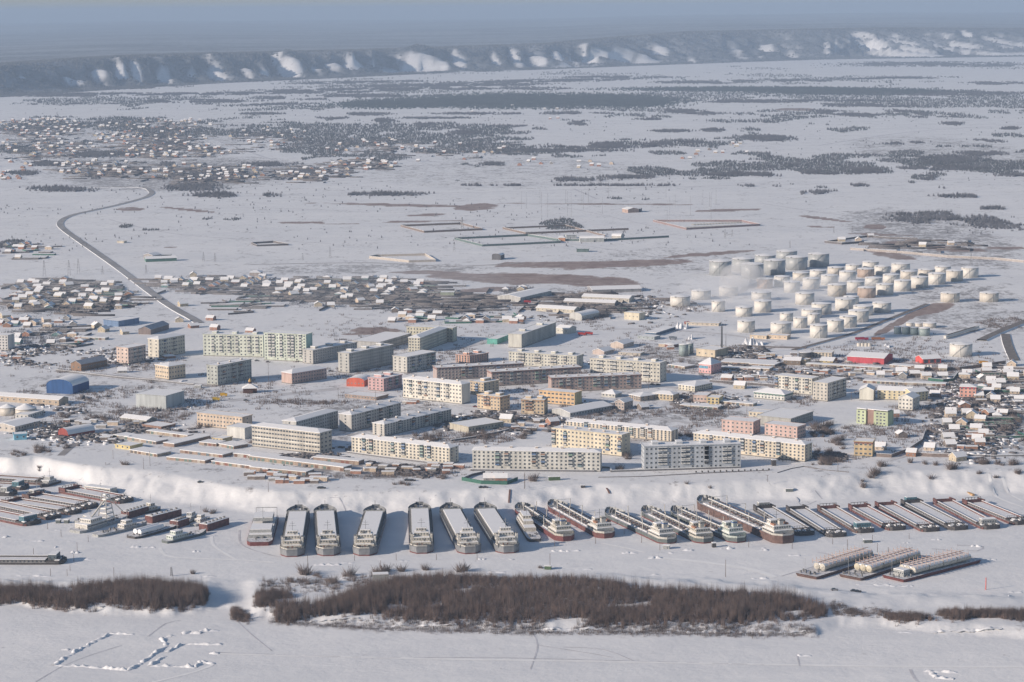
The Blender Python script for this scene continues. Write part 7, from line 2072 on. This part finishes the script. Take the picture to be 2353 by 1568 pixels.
scrub('town_scrub', 'bare scrub on the waste ground between town buildings', [(1, 1100, 900, 2300, 700, 2200), (2, 1200, 700, 2400, 900, 2200), (3, 1200, 900, 2400, 1000, 3300), (4, 1200, 900, 2300, 1000, 3600), (3, 1000, 200, 2000, 400, 1500), (4, 1900, 1150, 900, 500, 700), (4, 2050, 800, 600, 240, 400), (4, 1350, 720, 700, 60, 200), (3, 2000, 560, 500, 120, 300), (1, 1100, 1120, 1200, 200, 260), (2, 1900, 1290, 900, 120, 240), (6, 1150, 190, 1500, 110, 420), (6, 300, 230, 900, 100, 200), (3, 1750, 1060, 900, 120, 200), (2, 400, 985, 900, 50, 180), (4, 2150, 300, 500, 140, 240), (4, 600, 1480, 700, 60, 200), (1, 300, 600, 600, 200, 160)], 1.9, 2.7, TWIG, .49)
_fl = []
for t, cx, cy, w, h_, n in ((21, 280, 190, 650, 140, 260), (21, 1050, 190, 780, 120, 200), (21, 300, 330, 660, 180, 220), (21, 1000, 270, 860, 150, 260), (21, 1150, 350, 1000, 110, 200), (21, 1800, 270, 600, 150, 110), (21, 700, 470, 760, 130, 200), (21, 1400, 510, 860, 140, 240), (21, 2100, 500, 620, 110, 120),
                            (22, 250, 310, 760, 140, 90), (22, 150, 440, 540, 90, 90), (22, 900, 350, 900, 120, 60), (11, 500, 840, 1000, 160, 110), (11, 1800, 820, 1100, 170, 140), (12, 800, 880, 1800, 260, 380), (12, 1700, 960, 1100, 220, 130), (1, 560, 120, 1200, 240, 150), (14, 1500, 480, 1200, 120, 60), (3, 700, 130, 1500, 260, 120)):
    q = scatter(t, cx, cy, w, h_, n)
    _fl += [(x, y, -.16 + rng.gauss(0, .07) + (math.pi / 2 if rng.random() < .3 else 0), rng.uniform(9, 26)) for x, y in q]
bx = MB().box(-1, 1, -.012, .012, 0, 1)
fa = np.array(_fl)[::3]
fa = np.concatenate([fa, np.array(_fl)[1::3]])
V = np.array(bx.v); Fb = np.array(bx.f)
c, s_ = np.cos(fa[:, 2])[:, None], np.sin(fa[:, 2])[:, None]
X, Y = V[None, :, 0] * fa[:, 3][:, None], V[None, :, 1] * 14
VV = np.stack([X * c - Y * s_ + fa[:, 0][:, None], X * s_ + Y * c + fa[:, 1][:, None], V[None, :, 2] * 2.1 + TOWN + 0 * X], -1).reshape(-1, 3)
o = put('fence_rows', np_mesh('fence_rows', VV, (Fb[None] + (np.arange(len(fa)) * 8)[:, None, None]).reshape(-1, 4)), WD)
tag(o, 'countless dark plank fences dividing the village plots', 'fences', kind='stuff')
p0 = P(11, 0, 0)
nf = 0
for t, cx, cy, w, h_, n in ((1, 560, 110, 1150, 210, 44), (1, 320, 420, 620, 200, 18), (11, 500, 830, 900, 120, 16), (11, 1800, 800, 1000, 110, 26), (12, 800, 850, 1600, 200, 56), (12, 1500, 1000, 1400, 120, 20), (4, 2080, 780, 520, 200, 18), (4, 1900, 1180, 460, 300, 20), (1, 1900, 150, 700, 180, 18), (11, 160, 530, 380, 150, 12), (2, 1700, 280, 900, 90, 14), (3, 1000, 160, 900, 120, 8)):
    for _ in range(n):
        a, d = rng.random() * 6.283, rng.random() ** .5
        p = P(t, cx + d * math.cos(a) * w / 2, cy + d * math.sin(a) * h_ / 2)
        if any((p - q).length < 26 for q in ROADP): continue
        L1, L2, rz = rng.uniform(14, 38), rng.uniform(8, 26), rng.gauss(.05, .2)
        b = MB().box(0, L1, -.12, .12, 0, 1.9)
        b.box(L1 - .12, L1 + .12, .121, L2, 0, 1.9)
        if rng.random() < .5: b.box(-.12, .12, .121, L2, 0, 1.9)
        o = b.build('plot_fence', WD if rng.random() < .8 else GRN)
        o.location, o.rotation_euler = (p.x, p.y, TOWN - .1), (0, 0, rz)
        MB().box(0, L1, -.2, .2, 1.9, 2.05).build('snow_cap', ROOF_SNOW, o)
        tag(o, 'dark plank fence of a plot ' + _w.get(t, 'on the white field behind the blocks'), 'fence', 'plank fences of the plots')
# sheds
ns = 0
for t, cx, cy, w, h_, n in ((5, 2180, 225, 330, 70, 14), (6, 380, 265, 640, 60, 22), (6, 1050, 180, 520, 90, 16), (6, 1600, 175, 500, 70, 18), (2, 1950, 1150, 60, 40, 2), (3, 250, 1190, 420, 90, 14), (3, 1750, 1030, 100, 30, 2), (3, 2150, 790, 300, 70, 10), (4, 700, 740, 700, 50, 22), (4, 1250, 735, 500, 60, 14), (4, 1850, 1270, 420, 260, 14), (4, 2100, 1000, 420, 260, 12),
                        (1, 900, 1300, 260, 60, 8), (1, 700, 1180, 500, 60, 8), (2, 1350, 980, 200, 40, 5), (4, 200, 590, 400, 50, 8), (3, 1400, 520, 160, 40, 4), (3, 2250, 600, 260, 60, 8), (1, 100, 600, 240, 90, 6), (1, 1300, 1190, 400, 50, 6), (2, 1050, 1410, 260, 40, 4), (3, 1000, 620, 60, 20, 1)):
    for _ in range(n):
        a, d = rng.random() * 6.283, rng.random() ** .5
        p = P(t, cx + d * math.cos(a) * w / 2, cy + d * math.sin(a) * h_ / 2)
        if clash(p.x, p.y, 3): continue
        W, D, h = rng.uniform(4, 9), rng.uniform(3, 5), rng.uniform(2, 2.8)
        c = rng.choice([HC[0], HC[5], HC[3], HC[1], HC[6]])
        gz = ground_z(p.x, p.y)
        r = thing('small_shed', '%s shed with flat snowy roof %s' % (c[1], {5: 'among the lower sheds above the harbour bank', 6: 'among the allotments on the bank top', 4: 'in the eastern quarter', 1: 'in the western garage quarter', 2: 'in a yard between the blocks', 3: 'in a works yard'}[t]), 'shed', (p.x, p.y, gz - .1), rng.gauss(-.1, .2), 'small sheds')
        MB().box(0, W, 0, D, 0, h).build('wall', mat('house_%s' % c[1].replace(' ', '_'), c[0]), r)
        MB().box(-.25, W + .25, -.35, D + .25, h, h + .35).build('roof', ROOF_SNOW, r)
        BUILT.append((p.x, p.y, 0, W, D))
# countless odds and ends of the yards
def clutter(name, label, areas, m, sx, sz, hz_, thr=.46):
    p = np.concatenate([scatter(t, cx, cy, w, h_, n) for t, cx, cy, w, h_, n in areas])
    nz = fbm(p[:, 0] / 55, p[:, 1] / 70 + 4, 3)
    p = p[nz > thr]
    p = np.array([q for q in p if not clash(q[0], q[1], 1.5)])
    z = land(p[:, 0], p[:, 1])[0]
    bx = MB().box(-.5, .5, -.3, .3, 0, 1)
    o = inst_mesh(name, bx.v, bx.f, np.c_[p, z - .15], np.c_[sx[0] + (sx[1] - sx[0]) * nrg.rand(len(p)) ** 2, sz[0] + (sz[1] - sz[0]) * nrg.rand(len(p))], nrg.randn(len(p)) * .3 - .1, m)
    tag(o, label, 'clutter', kind='stuff')


_tc = [(1, 900, 1250, 1500, 200, 700), (5, 2180, 210, 500, 100, 300), (6, 1000, 190, 1900, 150, 900), (3, 300, 1200, 700, 140, 260), (3, 2100, 620, 800, 260, 700), (4, 900, 720, 1700, 160, 900), (4, 1950, 1080, 900, 800, 1500), (3, 1100, 620, 900, 160, 300), (3, 800, 180, 1500, 300, 500), (1, 300, 560, 700, 260, 300), (1, 900, 1000, 1600, 200, 300), (2, 1900, 1160, 900, 160, 300), (3, 1700, 980, 900, 160, 240), (1, 1000, 600, 900, 200, 160), (3, 350, 1150, 500, 120, 260), (3, 1200, 1000, 900, 200, 300), (2, 2100, 1120, 500, 120, 200), (2, 1200, 1380, 900, 60, 120), (3, 1550, 1420, 300, 60, 80), (2, 500, 1450, 700, 60, 140), (4, 700, 1450, 500, 60, 120)]
clutter('yard_clutter', 'countless dark odds and ends half buried in the yards', _tc, WD, (1.2, 7), (.5, 1.9), 0)
clutter('snow_covered_clutter', 'snow covered heaps and junk in the yards', _tc, SNOW, (1.2, 5), (.4, 1.3), 0, .53)
# vehicles
_cm = {}


def car(label, t, x, y, c, rz=0.0, g=TOWN, L=4.4, W=1.8, H=1.45, name='parked_car', cat='car', group=None):
    p = P(t, x, y, g)
    z = ground_z(p.x, p.y)
    r = thing(name, label, cat, (p.x, p.y, z), rz, group)
    m = mat('car_paint_%02d%02d%02d' % tuple(int(v * 99) for v in c), c, .4, .15)
    if cat == 'car':
        MB().prism([(-L / 2, -W / 2), (L / 2, -W / 2), (L / 2, W / 2), (-L / 2, W / 2)], .35, .85).build('body', m, r)
        MB().prism([(-L * .38, -W * .46), (L * .22, -W * .46), (L * .22, W * .46), (-L * .38, W * .46)], .85, H, [(-L * .28, -W * .4), (L * .1, -W * .4), (L * .1, W * .4), (-L * .28, W * .4)]).build('cabin', GLASS, r)
    else:
        MB().box(-L / 2, L * .18, -W / 2, W / 2, 1.0, H).build('body', m, r)
        MB().box(L * .2, L / 2, -W / 2, W / 2, .8, H * .85).build('cabin', m, r)
    for sx in (-.32, .32):
        for s in (-1, 1):
            w = MB().beam((L * sx, s * (W / 2 - .2), .35), (L * sx, s * (W / 2 + .05), .35), .66, .66).build('wheel', DARK, r)


for i, (t, x, y, c, lab) in enumerate([(6, 600, 330, (.05, .05, .06), 'dark car parked on the bank top, first of the pair above the cargo ships'), (6, 622, 330, (.05, .05, .06), 'dark car parked on the bank top, second of the pair above the cargo ships'), (6, 1345, 264, (.04, .04, .05), 'black car at the allotment edge, first of three together'),
                                       (6, 1368, 266, (.05, .05, .07), 'black car at the allotment edge, second of three together'), (6, 1392, 266, (.04, .04, .05), 'black car at the allotment edge, third of three together'), (6, 1982, 325, (.04, .05, .06), 'dark car below the green fence, first of two'), (6, 2014, 325, (.05, .05, .06), 'dark car below the green fence, second of two'),
                                       (8, 980, 66, (.6, .6, .6), 'white car beside the tan three-storey building'), (3, 1305, 835, (.05, .06, .08), 'dark car on the street by the white panelled block'), (3, 1352, 838, (.06, .06, .07), 'dark car beside another on the street by the white panelled block'), (3, 215, 882, (.06, .08, .07), 'dark green car in front of the long brown block'),
                                       (2, 60, 632, (.1, .1, .11), 'grey car under the pale green blocks'), (2, 155, 642, (.08, .05, .05), 'brown car under the pale green blocks'), (2, 690, 720, (.05, .06, .08), 'dark car by the grey slab'), (1, 2105, 970, (.05, .05, .06), 'black car alone on the square by the log church'), (2, 1690, 1225, (.04, .05, .07), 'black car in the shaded yard of the six-chimney block'),
                                       (1, 290, 1305, (.04, .05, .06), 'dark car by the sky-blue hut'), (1, 545, 1302, (.05, .05, .06), 'dark car in front of the arched hangar'), (5, 1715, 270, (.04, .05, .07), 'dark car on the bank top above the small craft'), (2, 1930, 1025, (.3, .05, .05), 'red car by the yellow block')]):
    car(lab, t, x, y, c, rng.uniform(-.2, .2), TOWN)
for t, x, y, c in ((8, 725, 1205, (.3, .3, .32)), (8, 895, 1202, (.05, .05, .06)), (8, 925, 1202, (.05, .05, .06))):
    car({(.3, .3, .32): 'grey van on the snowy island behind the tank barges', (.05, .05, .06): 'dark car in the pair on the snowy island behind the tank barges'}[c], t, x, y, c, .1, 2.0, group='cars on the island' if c[0] < .1 else None)
for t, x, y, c, lab, L in ((3, 700, 412, (.5, .04, .03), 'red truck in the works yard beside another', 8), (3, 760, 408, (.5, .04, .03), 'red truck in the works yard, farther of the pair', 8), (1, 1915, 935, (.62, .36, .03), 'yellow excavator-like machine on the open square', 6), (1, 1850, 972, (.6, .4, .05), 'yellow low machine at the edge of the square', 6), (3, 235, 135, (.4, .04, .05), 'red truck by the big grey warehouse', 8),
                           (3, 1480, 445, (.2, .22, .25), 'grey truck by the grey hall', 8), (4, 960, 455, (.5, .04, .08), 'crimson tank wagon on the siding', 13), (4, 1100, 455, (.42, .16, .07), 'rusty tank wagon on the siding', 13), (4, 2005, 660, (.6, .3, .05), 'orange truck by the brick wall', 8), (3, 1610, 318, (.35, .05, .04), 'dark red truck by the cream store', 8)):
    car(lab, t, x, y, c, .05, L=L, W=2.6, H=3.2, name='truck' if L < 10 else 'tank_wagon', cat='truck' if L < 10 else 'rail wagon')

# the small log church on the square
p = P(1, 2140, 905)
r = thing('log_church', 'small dark log church with a gilded cupola on the square', 'church', (p.x, p.y, TOWN - .1), .1)
LG = mat('dark_logs', (0.10, 0.05, 0.04), .9, .3)
MB().box(-6, 6, 0, 9, 0, 4.2).build('wall', LG, r)
MB().prism([(-7, -.7), (7, -.7), (7, 9.7), (-7, 9.7)], 4.2, 8, [(-.5, 3.5), (.5, 3.5), (.5, 5.5), (-.5, 5.5)]).build('roof', ROOF_SNOW, r)
MB().cyl(0, 4.5, 1.3, 7.2, 9.6, 10).build('drum', LG, r)
MB().cyl(0, 4.5, 1.5, 9.6, 10.8, 12, 1.2).cyl(0, 4.5, 1.2, 10.8, 12.6, 12, .1).build('cupola', mat('gilt', (0.55, 0.34, 0.10), .4, .2), r)
MB().box(-2.5, 2.5, -2.5, -.02, 0, 3).build('porch', LG, r)
# pipe racks near the silos
p = P(1, 300, 1240)
b = MB()
for i in range(9):
    for j in (0, 8, 16):
        b.box(i * 3.4 - .15, i * 3.4 + .15, j - .15, j + .15, 0, 5)
    b.box(i * 3.4 - .2, i * 3.4 + .2, 0, 16, 5, 5.3)
for j in (0, 8, 16):
    b.box(0, 27.4, j - .2, j + .2, 5.3, 5.6)
o = b.build('crane_trestle', WD); o.location, o.rotation_euler = (p.x, p.y, TOWN), (0, 0, .25)
tag(o, 'long open trestle frame beside the arched hangar', 'trestle')
# banner on the pink house
hs = [o for o in COL.objects if o.get('label', '').startswith('pink house with blue banner')][0]
MB().box(.4, 9.6, -.16, -.06, 5.2, 7.6).build('banner', mat('banner_blue', (0.13, 0.33, 0.45), .6, .5, .9), hs)
sp = [o for o in COL.objects if o.get('label', '').startswith('blue sports hall')][0]

# ------------------------------------------------------------------ steam over the depot
def vol(name, c, dens):
    m = bpy.data.materials.new(name)
    m.use_nodes = True
    m.node_tree.nodes.remove(m.node_tree.nodes['Principled BSDF'])
    v = m.node_tree.nodes.new('ShaderNodeVolumePrincipled')
    v.inputs['Color'].default_value = (*c, 1)
    v.inputs['Density'].default_value = dens
    m.node_tree.links.new(v.outputs[0], m.node_tree.nodes['Material Output'].inputs['Volume'])
    return m


def puff(pts, m, label):
    b = MB()
    for x, y, z, rx, rz in pts:
        K, J = 14, 8
        n0 = len(b.v)
        b.v.append((x, y, z - rz))
        for j in range(1, J):
            f = -math.pi / 2 + math.pi * j / J
            for i in range(K):
                a = i * 2 * math.pi / K
                b.v.append((x + rx * math.cos(f) * math.cos(a), y + rx * math.cos(f) * math.sin(a), z + rz * math.sin(f)))
        b.v.append((x, y, z + rz))
        top = n0 + 1 + (J - 1) * K
        for i in range(K):
            b.f.append((n0, n0 + 1 + (i + 1) % K, n0 + 1 + i))
            for j in range(J - 2):
                q = n0 + 1 + j * K
                b.f.append((q + i, q + (i + 1) % K, q + K + (i + 1) % K, q + K + i))
            q = n0 + 1 + (J - 2) * K
            b.f.append((q + i, q + (i + 1) % K, top))
    tag(b.build('smoke', m, None, True), label, kind='stuff')


a = P(3, 1897, 583)
q = [(a.x + 2, a.y + 6, 58, 4, 6)]
for i in range(9):
    f = (i + 1) / 9
    q.append((a.x + 2 + 26 * f + rng.uniform(-5, 5), a.y + 8 + 55 * f, 60 + 22 * f + rng.uniform(-4, 4), 4 + 15 * f, 5 + 8 * f))
puff(q, vol('steam', (.96, .96, .98), .05), 'white steam drifting from the boiler chimney over the tanks')
c = P(13, 1950, 980)
puff([(c.x, c.y, 14, 60, 16), (c.x + 60, c.y + 50, 16, 70, 18), (c.x + 10, c.y + 120, 14, 60, 16), (c.x + 130, c.y + 120, 14, 60, 14)], vol('low_mist', (.92, .94, .98), 0.0055), 'thin mist lying over the fuel depot')
c = P(1, 500, 60)
puff([(c.x, c.y + 60, 13, 170, 14), (P(12, 700, 850).x, P(12, 700, 850).y, 13, 230, 15)], vol('village_smoke', (.80, .84, .92), .0012), 'thin stove smoke lying over the villages')


# ------------------------------------------------------------------ say of each small thing what it stands beside
_lm = []
for o in COL.objects:
    if o.parent is None and o.get('category') and not o.get('group') and o.type == 'EMPTY':
        k = sorted(c.name for c in o.children)
        w = next((c for c in o.children if c.name.startswith(('wall', 'hull', 'shell'))), None)
        if w is None: continue
        c = w.bound_box
        m = Vector(((c[0][0] + c[6][0]) / 2, (c[0][1] + c[6][1]) / 2))
        s_, c_ = math.sin(o.rotation_euler.z), math.cos(o.rotation_euler.z)
        lab = o['label']
        for cut in (' with ', ' beside ', ' behind ', ' beyond ', ' near ', ' by ', ' at ', ' in ', ' on ', ' of ', ',', ' under ', ' above ', ' seen ', ' below ', ' standing ', ' from ', ' between '):
            i = lab.find(cut)
            if i > 12: lab = lab[:i]
        ws = lab.split()
        _lm.append((o.location.x + m.x * c_ - m.y * s_, o.location.y + m.x * s_ + m.y * c_, ' '.join(ws[:7])))
_L = np.array([(a, b) for a, b, _ in _lm])
for o in COL.objects:
    if o.parent is None and o.get('group') in ('bare winter shrubs', 'small houses with snowy roofs', 'plank fences of the plots', 'small sheds', 'utility poles in town', 'poles on the bank'):
        x, y = o.location.x, o.location.y
        d = np.hypot(_L[:, 0] - x, (_L[:, 1] - y))
        i = int(d.argmin())
        if d[i] > 170: continue
        dx, dy = x - _L[i, 0], y - _L[i, 1]
        rel = ('east of' if dx > 0 else 'west of') if abs(dx) > abs(dy) else ('behind' if dy > 0 else 'in front of')
        far_ = '' if d[i] < 60 else 'well '
        lab = o['label']
        for cut in (' on the ', ' among ', ' between ', ' in the ', ' in a ', ' by the ', ' beyond ', ' inside ', ' at the ', ' of a plot', ' with flat', ' with snowy roof'):
            j = lab.find(cut)
            if j > 5: lab = lab[:j]
        t_ = (lab + ' ' + far_ + rel + ' the ' + _lm[i][2]).split()
        o['label'] = ' '.join(t_[:16])

# ------------------------------------------------------------------ the air
hz = MB().box(-75000, 75000, -2000, 92000, -420, CAM_Z + 100)
m = bpy.data.materials.new('winter_haze')
m.use_nodes = True
m.node_tree.nodes.remove(m.node_tree.nodes['Principled BSDF'])
pv = m.node_tree.nodes.new('ShaderNodeVolumePrincipled')
pv.inputs['Color'].default_value = (0.43, 0.56, 0.75, 1)
pv.inputs['Density'].default_value = 0.00006
pv.inputs['Anisotropy'].default_value = 0.0
m.node_tree.links.new(pv.outputs[0], m.node_tree.nodes['Material Output'].inputs['Volume'])
tag(hz.build('haze', m), 'thin blue winter haze over the plain', kind='stuff')
